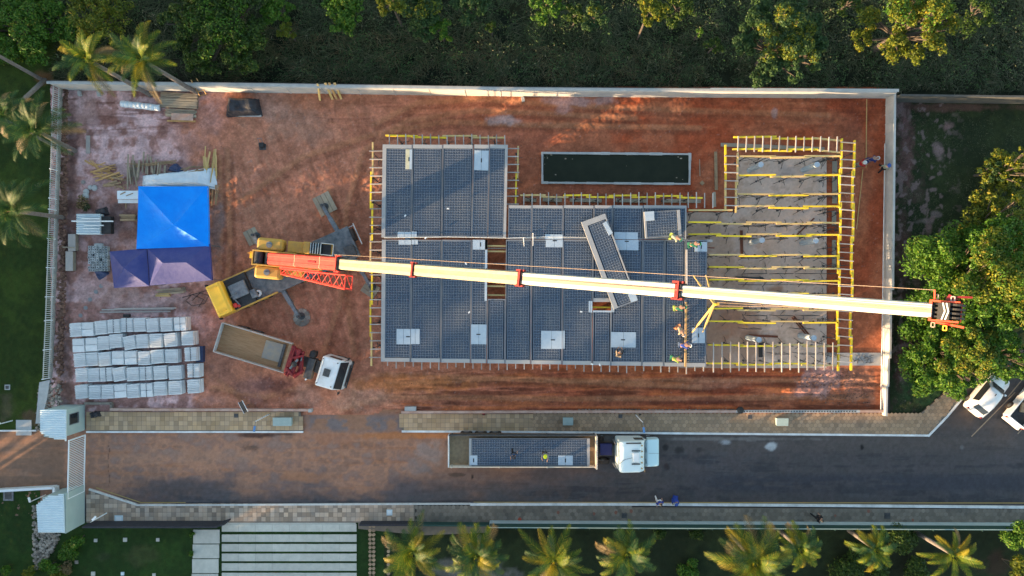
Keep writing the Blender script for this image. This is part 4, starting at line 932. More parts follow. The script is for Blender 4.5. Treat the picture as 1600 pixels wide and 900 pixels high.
def tree(px, py, rpx, ztop, m, n, label, name='tree', lobes=9, leaf=.17, seed=1, aspect=1.0, lobe_r=(.30, .48), shell=.55, group='trees around the site', cat='tree', ground=0.0, m2=None, spread=.68, at=None, crown_h=None, low=0):
    rng = np.random.default_rng(seed)
    if at is None: zc = ztop * .8; c = P(px, py, zc); r = rpx * (H - zc) / F
    else: c = Vector(at); r = rpx; zc = ztop * .72
    hh = crown_h or min(r * .75, ztop * .42)
    cen = []; rad = []
    for i in range(lobes):
        a = 2.39996 * i + rng.uniform(-.25, .25); q = math.sqrt((i + .3) / lobes) * spread
        rr = r * rng.uniform(*lobe_r)
        cen.append((c.x + math.cos(a) * q * r, c.y + math.sin(a) * q * r * aspect, ztop - rr * .6 - (q ** 2) * hh * 1.1 + rng.uniform(-.3, .3) * hh)); rad.append(rr)
    if low:
        for i in range(low): a = 2 * PI * i / low; cen.append((c.x + math.cos(a) * r * .5, c.y + math.sin(a) * r * .5, ztop * .28)); rad.append(r * .5)
    cen = np.array(cen); rad = np.array(rad)
    t = thing(name, label, cat, (c.x, c.y, ground), 0, group)
    if lobes > 4:
        sc_, sr_ = [], []
        for q_, w_ in zip(cen, rad):
            for j_ in range(10):
                d_ = rng.normal(size=3); d_ /= np.linalg.norm(d_); d_[2] = abs(d_[2]) * .8 + .1; f_ = w_ * rng.uniform(.55, 1.0); sc_.append(q_ + d_ * f_ * np.array([1, 1, .7])); sr_.append(w_ * rng.uniform(.30, .52))
        lc, lr = np.array(sc_), np.array(sr_)
    else: lc, lr = cen, rad
    V = leaves(rng, lc, lr, n, leaf, shell=shell)
    np_mesh('crown', V, quads(n), m, t)
    if m2:
        hi = np.argsort(-cen[:, 2])[:max(2, lobes // 3)]; V = leaves(rng, cen[hi], rad[hi] * 1.03, n // 10, leaf, shell=.8); np_mesh('crown_sunlit', V, quads(n // 10), m2, t)  # sunlit tops put into the leaf colour of the highest lobes
    mb = MB(); base = Vector((c.x, c.y, ground)); fork = Vector((c.x + rng.uniform(-.2, .2), c.y + rng.uniform(-.2, .2), max(ground + .5, cen[:, 2].min() - hh * .3)))
    tr = max(.06, r * .055)
    mb.cyl(base, fork, tr * 1.3, tr, n=8)
    for (x, y, z), rr in zip(cen, rad):
        mid = fork.lerp(Vector((x, y, z)), .5) + Vector((rng.uniform(-.2, .2), rng.uniform(-.2, .2), -.15 * rr)); mb.cyl(fork, mid, tr * .6, tr * .4, n=5); mb.cyl(mid, (x, y, z + rr * .2), tr * .4, tr * .12, n=5)
        for q in range(2):
            mb.cyl(mid, (x + rng.uniform(-.6, .6) * rr, y + rng.uniform(-.6, .6) * rr, z + rng.uniform(0, .5) * rr), tr * .22, tr * .07, n=4)
    mb.build('trunk', M['trunk'], t)
    return t
def bush(px, py, rpx, z, m, n, label, seed=1, leaf=.11, lobes=4, group='shrubs'):
    rng = np.random.default_rng(seed); c = P(px, py, z * .6); r = rpx * (H - z * .6) / F
    cen = np.array([(c.x + rng.uniform(-.5, .5) * r, c.y + rng.uniform(-.5, .5) * r, z * rng.uniform(.35, .65)) for i in range(lobes)]); rad = r * rng.uniform(.45, .65, lobes)
    V = leaves(rng, cen, rad, n, leaf, flat=.8, shell=.35); V[:, 2] = np.maximum(V[:, 2], .02)
    t = thing('shrub', label, 'shrub', (c.x, c.y, 0), 0, group); np_mesh('foliage', V, quads(n), m, t)
    mb = MB()
    for q in cen: mb.cyl((c.x, c.y, -.05), tuple(q), .04, .015, n=4)
    mb.build('stem', M['trunk'], t); return t

def palm(px, py, z, fl, label, seed, n=17, base=None, m=None, droop=.75, dry=3, pinna=.42, tiltc=None):
    """feather palm: crown centre pixel at height z, frond length fl (m)"""
    rng = random.Random(seed); c = P(px, py, z); g = P(*base) if base else Vector((c.x, c.y, 0))
    t = thing('palm_tree', label, 'palm', (g.x, g.y, 0), 0, 'palms'); m = m or M['frond']
    mb = MB(); seg = 8
    for i in range(seg):
        a = g.lerp(c, i / seg) ; b = g.lerp(c, (i + 1) / seg); mb.cyl(a, b, .19 - .05 * i / seg, .185 - .05 * (i + 1) / seg, n=10)
    mb.build('trunk', M['ptrunk'], t)
    mb = MB(); mb.ball((c.x, c.y, c.z - .05), .22, 8, 5, 1.6); mb.build('crownshaft', m, t)
    for k in range(n + dry):
        isdry = k >= n
        az = 2 * PI * k / n * 2.618 + rng.uniform(-.35, .35) if not isdry else rng.uniform(0, 2 * PI)
        age = (k % n) / n if not isdry else 1.15
        el0 = R(78 - 70 * min(age, 1) ** .8 + rng.uniform(-6, 6)) if not isdry else R(-5); L = fl * rng.uniform(.68, 1.15) * (.8 + .25 * min(age, 1)); S = 12
        p = Vector((c.x + .1 * math.cos(az), c.y + .1 * math.sin(az), c.z + .15)); el = el0; side = Vector((-math.sin(az), math.cos(az), 0)); V = []; Q = []; sw = rng.uniform(-.25, .25)
        prev = p; half = [] ; ax = az; tw = rng.uniform(-.5, .5)
        for s in range(S * 4):
            fr_ = s / (S * 4); d = Vector((math.cos(ax) * math.cos(el), math.sin(ax) * math.cos(el), math.sin(el)))
            nx = prev + d * L / (S * 4); el -= droop * (1.7 / (S * 4)) * (.4 + 1.4 * fr_); ax += sw / (S * 4)
            sd = Vector((-math.sin(ax), math.cos(ax), 0)); up = sd.cross(d).normalized() * -1
            up = d.cross(sd).normalized()
            if up.z < 0: up = -up
            w = .02 * (1 - fr_) + .006; b = len(V)
            V += [prev - sd * w, prev + sd * w, nx + sd * w, nx - sd * w]; Q.append((b, b + 1, b + 2, b + 3))
            if fr_ > .12:
                pl = pinna * fl / 2.4 * math.sin(PI * min(1, (fr_ - .08) / .92) ** .75) ** .6 * rng.uniform(.85, 1.1) + .06
                for sg in (-1, 1):
                    dir_ = (sd * sg * (.86 - .35 * fr_) + d * (.45 + .4 * fr_) + up * (.28 - .1 * rng.random() + tw * sg * .25)).normalized()
                    tip = prev + dir_ * pl + Vector((0, 0, -.22 * pl - rng.random() * .05)); md = prev + dir_ * pl * .5
                    wv = d * .016; b = len(V)
                    V += [prev - wv, prev + wv, md + wv * 1.1, md - wv * 1.1]; Q.append((b, b + 1, b + 2, b + 3))
                    V += [tip + wv * .15, tip - wv * .15]; Q.append((b + 3, b + 2, b + 4, b + 5))
            prev = nx
        np_mesh('frond', [tuple(v) for v in V], Q, M['dry'] if isdry else (m if m is M['frond_d'] and rng.random() < .85 else rng.choice([M['frond_d'], M['frond_d'], m, m, m, M['frond_y']])), t)
    return t
palm(140, 95, 8.3, 2.6, 'bright palm at top left, left one of the pair above the wall', 3, base=(236, 149), n=19, droop=.6)
palm(224, 95, 8.3, 2.7, 'fuller palm at top left, right one of the pair above the wall', 4, base=(311, 147), n=25, droop=.6, m=M['frond'])
palm(58, 205, 7.5, 3.0, 'palm leaning over the slat fence at the upper left', 5, base=(118, 236), n=24, droop=.6, m=M['frond_d'])
palm(12, 178, 7.5, 2.2, 'palm at the left border above the fence palm', 6, base=(70, 125), n=18, m=M['frond_d'])
palm(24, 330, 8.0, 3.2, 'large dark palm at the left border, level with the blue canopy', 7, base=(100, 340), n=26, droop=.6, m=M['frond_d'])
BP = [(645, 862, 4.2, 2.5, 'first palm from the left in the garden row'), (745, 868, 4.2, 2.4, 'second palm from the left in the garden row'), (866, 874, 4.8, 2.5, 'third palm from the left in the garden row, sunlit on its left'),
      (980, 864, 4.5, 2.3, 'fourth palm from the left in the garden row'), (1178, 876, 5.2, 2.5, 'fifth and brightest palm in the garden row'), (1248, 856, 4.2, 1.9, 'sixth palm in the garden row, smaller and darker'),
      (1366, 857, 4.0, 1.9, 'seventh palm in the garden row among dark shrubs'), (1488, 866, 4.8, 2.0, 'last palm of the garden row, near the right corner')]
for k, (x, y, z, l, lab) in enumerate(BP): palm(x, y, z, l * [1.2, 1.15, 1.25, 1.15, 1.3, 1.05, 1.1, 1.1][k], lab, 20 + k, n=[30, 27, 25, 31, 36, 22, 23, 19][k], dry=[2, 4, 2, 3, 4, 3, 4, 3][k], droop=[.6, .95, .5, .8, .7, .9, 1.0, .6][k], pinna=[.42, .5, .36, .44, .5, .5, .46, .4][k])
# leaning bare trunk at the top left border
tag(MB().cyl(P(70, 127), P(-40, 66, 7), .16, .12, n=8).build('bare_palm', M['ptrunk']), 'grey leaning palm trunk crossing the top left lawn', 'trunk')
tag(MB().cyl(P(92, 232), P(-30, 168, 6.5), .14, .11, n=8).build('bare_palm', M['ptrunk']), 'second grey trunk leaning out to the left border', 'trunk')
# scrub trees along the top
T_ = [(335, 30, 92, 4.2, 'leaf_a', 26000, 'large round green tree at the top, right of the palms', 34, 1.0), (30, 36, 88, 2.2, 'leaf_bright', 13000, 'low spreading bright green tree in the top left corner', 24, .8),
      (150, 20, 60, 2.8, 'leaf_b', 4500, 'thin olive tree at the top left', 12, .9), (432, 14, 30, 3.2, 'leaf_bright', 3600, 'small vivid green tree at the top border', 9, 1), (449, 49, 17, 2.8, 'leaf_b', 1400, 'small round yellowish bush tree below it', 6, 1),
      (537, 18, 42, 3.5, 'leaf_bright', 5200, 'green tree at the top border, left of the yellow one', 12, 1), (612, 2, 34, 6.2, 'leaf_b', 3800, 'yellow-leaved tree cut by the top border', 10, 1), (655, 22, 42, 3.8, 'leaf_c', 5200, 'blue-green tree beside the yellow one at the top', 12, 1),
      (690, 48, 24, 3, 'leaf_bright', 2100, 'low bright tree just right of the blue-green one', 7, 1), (768, 44, 12, 2.2, 'leaf_a', 700, 'tiny green tree between the scrub at the top', 5, 1), (735, 10, 36, 3.4, 'leaf_c', 3600, 'dull blue-green tree at the top border', 10, 1),
      (855, 6, 36, 3.2, 'leaf_bright', 3200, 'green tree at the top border, above the scrub centre', 9, 1), (898, 25, 22, 3, 'leaf_a', 2000, 'dark green tree left of the pale one at the top', 7, 1), (928, 28, 25, 3.6, 'leaf_c', 2500, 'pale blue-green tree at the top, left of the yellow blossom tree', 8, 1),
      (1016, 22, 29, 6.5, 'leaf_b', 4200, 'rounded yellow tree at the top centre', 10, 1), (1062, 12, 34, 3.2, 'leaf_a', 3000, 'dark tree right of the rounded yellow one', 9, 1), (1092, 52, 9, 2, 'leaf_bright', 450, 'tiny vivid shrub tree below the dark tree', 4, 1),
      (1115, 72, 18, 2.2, 'leaf_a', 1200, 'low green tree left of the large crown above the wall', 6, 1), (1226, 62, 78, 7.2, 'leaf_c', 20000, 'large blue-green tree reaching down to the wall at the top right', 30, 1), (1432, 34, 84, 7.5, 'leaf_b', 11000, 'sparse yellow tree at the top right', 26, .75),
      (1330, 2, 30, 3.2, 'leaf_a', 2100, 'dark tree cut by the top border, left of the sparse yellow one', 8, 1), (1530, 20, 38, 2.6, 'leaf_a', 1900, 'dim tree in the top right corner', 8, 1)]
for k, (x, y, r, z, m, n, lab, lb, asp) in enumerate(T_):
    bigt = r > 60
    tree(x, y, r, z, M[m], n, lab, lobes=lb, seed=100 + k, aspect=asp, leaf=.105 if r > 40 else .09, m2=M['leaf_b'] if k in (18, 7, 13) else (M['leaf_bright'] if k in (0, 1, 19) else None), lobe_r=(.12, .22) if bigt else (.20, .34), spread=.86 if bigt else .72, shell=.45)
# crowns of the wood at the right
RT = [(1555, 440, 112, 7.5, 'leaf_bright', 62000, 'huge green crown at the right border around the crane tip', 46, 1.0), (1502, 552, 80, 5.8, 'leaf_bright', 40000, 'deep green crown over the parked cars', 34, .85),
      (1580, 345, 50, 5.5, 'leaf_b', 8200, 'yellow-green crown above the huge one at the right border', 18, 1.2), (1603, 262, 42, 5.0, 'leaf_b', 6000, 'bright yellow crown cut by the right border', 14, 1.1), (1588, 560, 48, 5, 'leaf_bright', 8000, 'green crown at the right border above the second car', 16, .8),
      (1548, 268, 26, 2.5, 'leaf_c', 900, 'thin dark shrubby tree left of the bright yellow crown', 8, 1)]
for k, (x, y, r, z, m, n, lab, lb, asp) in enumerate(RT):
    tree(x, y, r, z, M[m], n, lab, lobes=lb, seed=150 + k, aspect=asp, leaf=.11, m2=M['leaf_b'] if k in (0, 1) else None, lobe_r=(.12, .21), spread=.86, shell=.45, low=6 if k != 5 else 0)
# shrubs in the gardens
for k, (x, y, r, z, m, n, lab) in enumerate([(1410, 845, 30, 1.6, 'leaf_a', 3200, 'dark shrub between the seventh and last palm'), (1330, 880, 34, 1.3, 'leaf_a', 2600, 'dark shrub left of the seventh palm'), (1425, 888, 26, 1.3, 'leaf_a', 2200, 'dark shrub at the bottom border right of the seventh palm'),
        (1380, 895, 20, 1.2, 'leaf_a', 1300, 'small shrub below the seventh palm'), (1600, 838, 24, 4.0, 'leaf_bright', 2600, 'tall clipped shrub at the right end of the garden wall'), (1592, 888, 26, 3.2, 'leaf_b', 2400, 'yellowish shrub in the bottom right corner'),
        (1075, 888, 18, .8, 'leaf_bright', 900, 'low green shrub at the bottom border, between fourth and fifth palm'), (1090, 836, 12, .7, 'leaf_a', 500, 'small shrub at the foot of the green fence'), (1030, 835, 12, .7, 'leaf_a', 500, 'small shrub beside the fourth palm'),
        (122, 842, 13, 1.4, 'leaf_bright', 1200, 'bright shrub at the corner of the lower gatehouse garden'), (108, 862, 18, 1.0, 'leaf_bright', 1300, 'bright low shrub along the rubble at lower left'), (78, 884, 16, 1.2, 'leaf_bright', 1200, 'yellow-green shrub at the bottom border, lower left'),
        (92, 895, 12, .9, 'leaf_b', 700, 'small leafy shrub right beside the bottom left one'), (8, 894, 10, 1.2, 'leaf_bright', 600, 'leafy shrub in the bottom left corner'), (45, 893, 12, 1.0, 'leaf_b', 500, 'sparse yellow shrub near the bottom left corner'),
        (300, 836, 4, .4, 'leaf_bright', 120, 'small tuft at the right edge of the small lawn, upper one'), (298, 865, 4, .4, 'leaf_bright', 120, 'small tuft at the right edge of the small lawn, lower one'), (100, 886, 14, .7, 'dry', 300, 'grey dry shrub at the bottom left'),
        (60, 290, 6, .3, 'weed', 60, 'weedy tuft on the lawn by the fence'), (135, 325, 9, .5, 'weed', 350, 'weedy plant beside the white corrugated stack'), (125, 318, 14, .7, 'dry', 220, 'heap of dry twigs near the fence')]):
    bush(x, y, r, z, M[m], n, lab, seed=300 + k, leaf=.10)
# undergrowth: tangled grass and low leaves, beyond counting
def blades(name, poly, n, l0, l1, w, m, seed, zf=None, label=None):
    rng = np.random.default_rng(seed); xs = np.array([p[0] for p in poly]); ys = np.array([p[1] for p in poly])
    px = rng.uniform(xs.min(), xs.max(), n * 2); py = rng.uniform(ys.min(), ys.max(), n * 2); k = inpoly(px, py, poly)
    k &= rng.random(n * 2) < ss(.30, .55, fbm(px / 22, py / 22, seed, 3)); px = px[k][:n]; py = py[k][:n]; n = len(px)
    p = np.stack([(px - 800) * H / F, (450 - py) * H / F, (zf(px, py) if zf else px * 0)], 1)
    th = fbm(px / 35, py / 35, seed + 3) * 8 + rng.normal(size=n) * .7; L = rng.uniform(l0, l1, n); d = np.stack([np.cos(th), np.sin(th), rng.uniform(.25, 1.2, n)], 1); d /= np.linalg.norm(d, axis=1)[:, None]
    sd_ = np.stack([-np.sin(th), np.cos(th), np.zeros(n)], 1) * w
    m1 = p + d * (L * .55)[:, None]; d2 = d.copy(); d2[:, 2] = -.15; tip = m1 + d2 * (L * .5)[:, None]
    V = np.stack([p - sd_, p + sd_, m1 + sd_ * .8, m1 - sd_ * .8, tip + sd_ * .15, tip - sd_ * .15], 1).reshape(-1, 3)
    b = np.arange(n)[:, None] * 6; Q = np.concatenate([b + np.array([0, 1, 2, 3]), b + np.array([3, 2, 4, 5])], 0)
    o = np_mesh(name, V, Q, m); return tag(o, label, 'grass', kind='stuff')
wz = lambda x, y: wild_h(x, y) * ss(142, 120, y) - .05
blades('wild_grass', [(90, -20), (1600, -20), (1600, 146), (1400, 142), (800, 134), (90, 124)], 38000, .35, 1.2, .017, M['weed'], 400, wz, 'dark tangled grass behind the top wall')
blades('dry_grass', [(360, 40), (760, 60), (1100, 90), (1100, 134), (700, 132), (360, 125)], 2600, .5, 1.5, .010, M['dry'], 401, wz, 'pale dry stalks among the scrub at the top')
blades('yard_grass', [(1405, 170), (1600, 170), (1600, 400), (1480, 600), (1434, 644), (1398, 640)], 9000, .06, .20, .012, M['weed'], 402, lambda x, y: x * 0 + .03, 'dark rough grass in the neighbouring yard')
def scatter_leaves(name, poly, n, z0, z1, size, m, seed, label, dens=.5):
    rng = np.random.default_rng(seed); xs = [p[0] for p in poly]; ys = [p[1] for p in poly]
    px = rng.uniform(min(xs), max(xs), n * 3); py = rng.uniform(min(ys), max(ys), n * 3)
    f = fbm(px / 16, py / 16, seed, 4); k = inpoly(px, py, poly) & (f > dens - .06); px = px[k][:n]; py = py[k][:n]; f = f[k][:n]; n = len(px)
    p = np.stack([(px - 800) * H / F, (450 - py) * H / F, wz(px, py) + z0 + (z1 - z0) * ss(dens - .06, dens + .2, f) * rng.uniform(.5, 1, n)], 1)
    nrm = rng.normal(size=(n, 3)) * .6; nrm[:, 2] += 1; nrm /= np.linalg.norm(nrm, axis=1)[:, None]; t = np.cross(nrm, rng.normal(size=(n, 3))); t /= np.linalg.norm(t, axis=1)[:, None]; b = np.cross(nrm, t)
    s = size * rng.uniform(.6, 1.4, n)[:, None]; V = np.stack([p - t * s, p - b * s * .5, p + t * s, p + b * s * .5], 1).reshape(-1, 3)
    return tag(np_mesh(name, V, quads(n), m), label, 'undergrowth', kind='stuff')
TP = [(90, -20), (1620, -20), (1620, 144), (1400, 140), (800, 132), (90, 122)]
scatter_leaves('undergrowth', TP, 24000, .1, 1.5, .07, M['leaf_c'], 410, 'dark leafy scrub behind the top wall', .47)
scatter_leaves('scrub_leaves', TP, 9000, .2, 1.8, .08, M['weed'], 411, 'brownish scrub behind the top wall', .53)
scatter_leaves('hedge_plants', [(-20, -20), (92, -20), (92, 60), (60, 100), (-20, 110)], 7000, .1, .9, .09, M['leaf_bright'], 412, 'green ground cover in the top left corner', .36)
# unseen trees and hedges, added with heights and gaps shaped to shade the site
OFF = [(-57 + (k % 3) * 1.5, -34 + k * 6.2, 4.6, [6.4, 5.2, 6.8, 4.6, 6.2, 7.2, 5.4, 6.9, 6.0, 7.4][k]) for k in range(10)] + [(-50 + k * 6.4, -34.5 - (k % 2) * 2, 4.6, [6.2, 5.4, 6.0, 5.0, 4.8, 4.2, 3.8, 4.4, 3.8, 3.6, 4.4, 3.9, 3.6][k]) for k in range(13)] + \
      [(-76, -39, 4.2, 12.5), (-77, -46, 4.2, 13.5), (-76, -53, 4.4, 13), (-78, -17, 4.6, 12), (-77, -8, 5, 11), (-76, 3, 5, 12.5), (-78, 14, 6, 12), (-56, -56, 6, 7), (-30, -50, 7, 8), (0, -54, 6, 7.5)]
for k, (x, y, r, z) in enumerate(OFF):
    tree(0, 0, r, z, M['leaf_a'], 6500, 'unseen broad tree added to shade the site, %s of them' % ordn(k + 1), at=(x, y, 0), seed=500 + k, leaf=.32, lobes=9, group='unseen trees added for their shade', lobe_r=(.32, .46), shell=.2, crown_h=z * .4, low=6)
# ------------------------------------------------------------------ gatehouses, sliding gate
def gatehouse(plan, roofq, zt, lab, win=None):
    c = P(sum(p[0] for p in plan) / len(plan), sum(p[1] for p in plan) / len(plan)); t = thing('gatehouse', lab, 'gatehouse', c)
    MB().prism([P(*p)[:2] for p in plan], 0, zt - .08).build('wall', M['housewall'], t)
    r = [P(*p, zt + .05) for p in roofq]; mb = MB(); xs = [p.x for p in r]; ys = [p.y for p in r]
    # corrugated sheets running left-right, trimmed to the roof outline row by row
    y = max(ys); st = .14; k = 0; pp = roofq
    while y > min(ys) + .02:
        px_, py_ = 0, 450 - (y - st / 2) * F / (H - zt)
        hit = [];
        for i in range(len(pp)):
            (x1, y1), (x2, y2) = pp[i], pp[(i + 1) % len(pp)]
            if (y1 > py_) != (y2 > py_): hit.append(x1 + (py_ - y1) * (x2 - x1) / (y2 - y1))
        if len(hit) >= 2:
            a = P(min(hit), py_, zt); b = P(max(hit), py_, zt)
            mb.prism_x = None
            z0 = zt
            mb.add([(a.x, y, z0), (b.x, y, z0 + .04), (b.x, y - st * .5, z0 + .10), (a.x, y - st * .5, z0 + .06), (a.x, y - st, z0), (b.x, y - st, z0 + .04),
                    (a.x, y, z0 - .04), (b.x, y, z0 - .01), (b.x, y - st, z0 - .01), (a.x, y - st, z0 - .04)],
                   [(0, 3, 2, 1), (3, 4, 5, 2), (6, 7, 8, 9), (1, 2, 5, 8, 7), (0, 6, 9, 4, 3)])
        y -= st; k += 1
    mb.build('roof', M['roofsheet'], t)
    if win:
        (x, y0, y1, za, zb) = win; A = P(x, y0); B = P(x, y1); w = MB(); w.box(A.x - .02, B.y, za, A.x + .012, A.y, zb); wo = w.build('window', M['glass'], t)
        f = MB(); f.box(A.x, B.y - .05, za - .05, A.x + .03, A.y + .05, za); f.box(A.x, B.y - .05, zb, A.x + .03, A.y + .05, zb + .05); f.box(A.x, B.y - .05, za, A.x + .03, B.y, zb); f.box(A.x, A.y, za, A.x + .03, A.y + .05, zb); f.build('frame', M['steel'], wo)
        MB().box(A.x - .02, B.y - .04, za - .1, A.x + .07, A.y + .04, za - .06).build('sill', M['steel'], t)
    return t
gatehouse([(100, 632), (133, 632), (133, 672), (120, 676), (100, 672)], [(63, 641), (104, 640), (104, 688), (90, 687), (76, 682), (63, 676)], 2.55, 'upper gatehouse with a pale corrugated roof and a window facing the site', win=(133.05, 641, 656, 1.0, 2.0))
gatehouse([(98, 763), (133, 757), (133, 817), (98, 812)], [(57, 789), (76, 775), (100, 772), (102, 833), (60, 833)], 2.55, 'lower gatehouse with a pale corrugated roof, windowless towards the road')
gt = thing('sliding_gate', 'white slatted sliding gate across the road between the two gatehouses', 'gate', P(133, 722))
A0 = P(134.5, 679); B0 = P(132.5, 767); mb = MB()
for z in (.12, 2.2): mb.bar(A0 + Vector((0, 0, z)), B0 + Vector((0, 0, z)), .07, .09)
for f in (0, 1): q = A0.lerp(B0, f); mb.bar(q + Vector((0, 0, .1)), q + Vector((0, 0, 2.25)), .07, .07, up=(1, 0, 0))
mb.build('gate_frame', M['white'], gt)
mb = MB()
for k in range(33): q = A0.lerp(B0, (k + .5) / 33); mb.bar(q + Vector((0, 0, .14)), q + Vector((0, 0, 2.18)), .045, .03, up=(1, 0, 0))
mb.build('slats', M['white'], gt)
tag(MB().bar(P(-40, 768, .3), P(86, 761, .3), .2, .6).build('low_wall', M['white']), 'low white wall between the far road and the lawn', 'wall')
tag(MB().bar(P(87, 760, .3), P(88, 778, .3), .2, .6).build('low_wall', M['white']), 'short white return wall towards the lower gatehouse', 'wall')
def box_thing(name, q, z0, z1, m, lab, cat, bevel=.02, group=None, a=0.0, lid=None):
    A = P(q[0], q[1], z1); B = P(q[2], q[3], z1); c = ((A.x + B.x) / 2, (A.y + B.y) / 2); L = abs(B.x - A.x); Wd = abs(A.y - B.y)
    o = MB().rbox(c, L, Wd, z0, z1, a).build(name, m, bevel=bevel); return tag(o, lab, cat, group)
def utility(q, lab):
    A = P(q[0], q[1], .5); B = P(q[2], q[3], .5); c = Vector(((A.x + B.x) / 2, (A.y + B.y) / 2, .12)); L = abs(B.x - A.x); Wd = abs(A.y - B.y)
    t = thing('utility_box', lab, 'utility box', c, 0, 'utility boxes on the upper pavement'); MB().box(-L / 2, -Wd / 2, 0, L / 2, Wd / 2, .36).build('body', M['palegreen'], t, local=True, bevel=.015)
    mb = MB(); mb.add([(-L / 2 - .03, -Wd / 2 - .03, .36), (L / 2 + .03, -Wd / 2 - .03, .36), (L / 2 + .03, Wd / 2 + .03, .43), (-L / 2 - .03, Wd / 2 + .03, .43), (-L / 2 - .03, -Wd / 2 - .03, .39), (L / 2 + .03, -Wd / 2 - .03, .39), (L / 2 + .03, Wd / 2 + .03, .46), (-L / 2 - .03, Wd / 2 + .03, .46)],
        [(3, 2, 1, 0), (4, 5, 6, 7), (0, 1, 5, 4), (1, 2, 6, 5), (2, 3, 7, 6), (3, 0, 4, 7)]); mb.build('lid', M['palegreen'], t, local=True)
utility((427, 653, 455, 665), 'wide pale green utility box left of the lot entrance'); utility((880, 653, 895, 664), 'pale green utility box above the trailer on the pavement'); utility((1214, 654, 1231, 665), 'pale green utility box on the pavement right of the truck cab')
for k, (x, y, w, m, z, lab) in enumerate([(969, 650, 6, 'dsteel', .125, 'dark square lid on the upper pavement, middle one'), (1171, 651, 6, 'dsteel', .125, 'dark square lid on the upper pavement, right one'), (370, 649, 6, 'dsteel', .125, 'dark square lid on the upper pavement, near the black panel'), (975, 805, 8, 'dsteel', .125, 'dark square lid on the lower pavement, left one'), (1385, 805, 9, 'dsteel', .125, 'dark square lid on the lower pavement, right one'),
      (609, 800, 9, 'roofsheet', .125, 'pale square lid in the stone pavement, near the first palm'), (187, 811, 13, 'roofsheet', .13, 'pale metal frame lid near the lower gatehouse'), (12, 605, 8, 'conc', .04, 'concrete drain box in the left lawn'), (14, 774, 16, 'steel', .06, 'grey lid beside the low white wall'), (38, 668, 24, 'conc', .06, 'pale concrete slab beside the upper gatehouse'),
      (196, 843, 6, 'slabp', .06, 'square spotlight base in the small lawn, upper middle'), (150, 844, 5, 'slabp', .06, 'round spotlight base in the small lawn, upper left'), (247, 843, 5, 'slabp', .06, 'square spotlight base in the small lawn, upper right'), (120, 878, 5, 'stone', .06, 'reddish spotlight base in the small lawn, left'), (146, 896, 6, 'slabp', .06, 'spotlight base at the bottom of the small lawn, left'), (192, 896, 5, 'roofsheet', .06, 'pale spotlight base at the bottom of the small lawn, middle'), (241, 898, 5, 'slabp', .06, 'spotlight base at the bottom of the small lawn, right')]):
    A = P(x, y); s = w * H / F / 2; root = MB().rbox((A.x, A.y), 2 * s, 2 * s, z - .06, z + .02, 0).build('lid', M[m]); tag(root, lab, 'lid')
    if 7 < w < 20: MB().rbox((A.x, A.y), 1.3 * s, 1.3 * s, z + .02, z + .03, 0).build('inner_plate', M['dsteel'] if m != 'roofsheet' else M['white'], root)
def lamp(base, top, zt, head, lab, hm='steel'):
    A = P(*base); B = P(*top, zt); t = thing('street_lamp', lab, 'lamp', A, 0, 'street lamps'); A2 = Vector((A.x, A.y, 0.05)); T = Vector((A.x, A.y, zt))
    MB().cyl(A2, T, .05, .035, n=8).build('pole', M['white'], t); Hh = P(*head, zt + .05)
    mb = MB(); mb.cyl(T, Hh, .025, n=6); mb.build('arm', M['steel'], t); mb = MB(); d = (Hh - T).normalized(); mb.bar(Hh - d * .22, Hh + d * .22, .16, .07); mb.build('lamp_head', M[hm], t)
bl = mat('blue_lamp', (.08, .20, .42), .5); M['bluelamp'] = bl
lamp((421, 647), (399, 657), 3.1, (397.5, 670), 'short white lamp post on the upper pavement left of the entrance', 'bluelamp'); lamp((993, 648), (1004.5, 660), 3.2, (1006, 672), 'short white lamp post on the upper pavement above the truck cab', 'bluelamp')
lamp((168, 801), (141, 811), 2.3, (147, 810), 'small white lamp post on the stone pavement near the lower gatehouse', 'white'); lamp((72, 773), (46, 783), 1.9, (46, 781), 'small cream lamp post left of the lower gatehouse', 'kerb'); lamp((20, 657), (0, 662), 1.6, (-2, 662), 'thin white post at the left border above the far road', 'kerb')
lamp((1164, 821), (1166, 826), 1.0, (1166, 824), 'small garden lamp behind the teal wall beside the brightest palm', 'kerb')
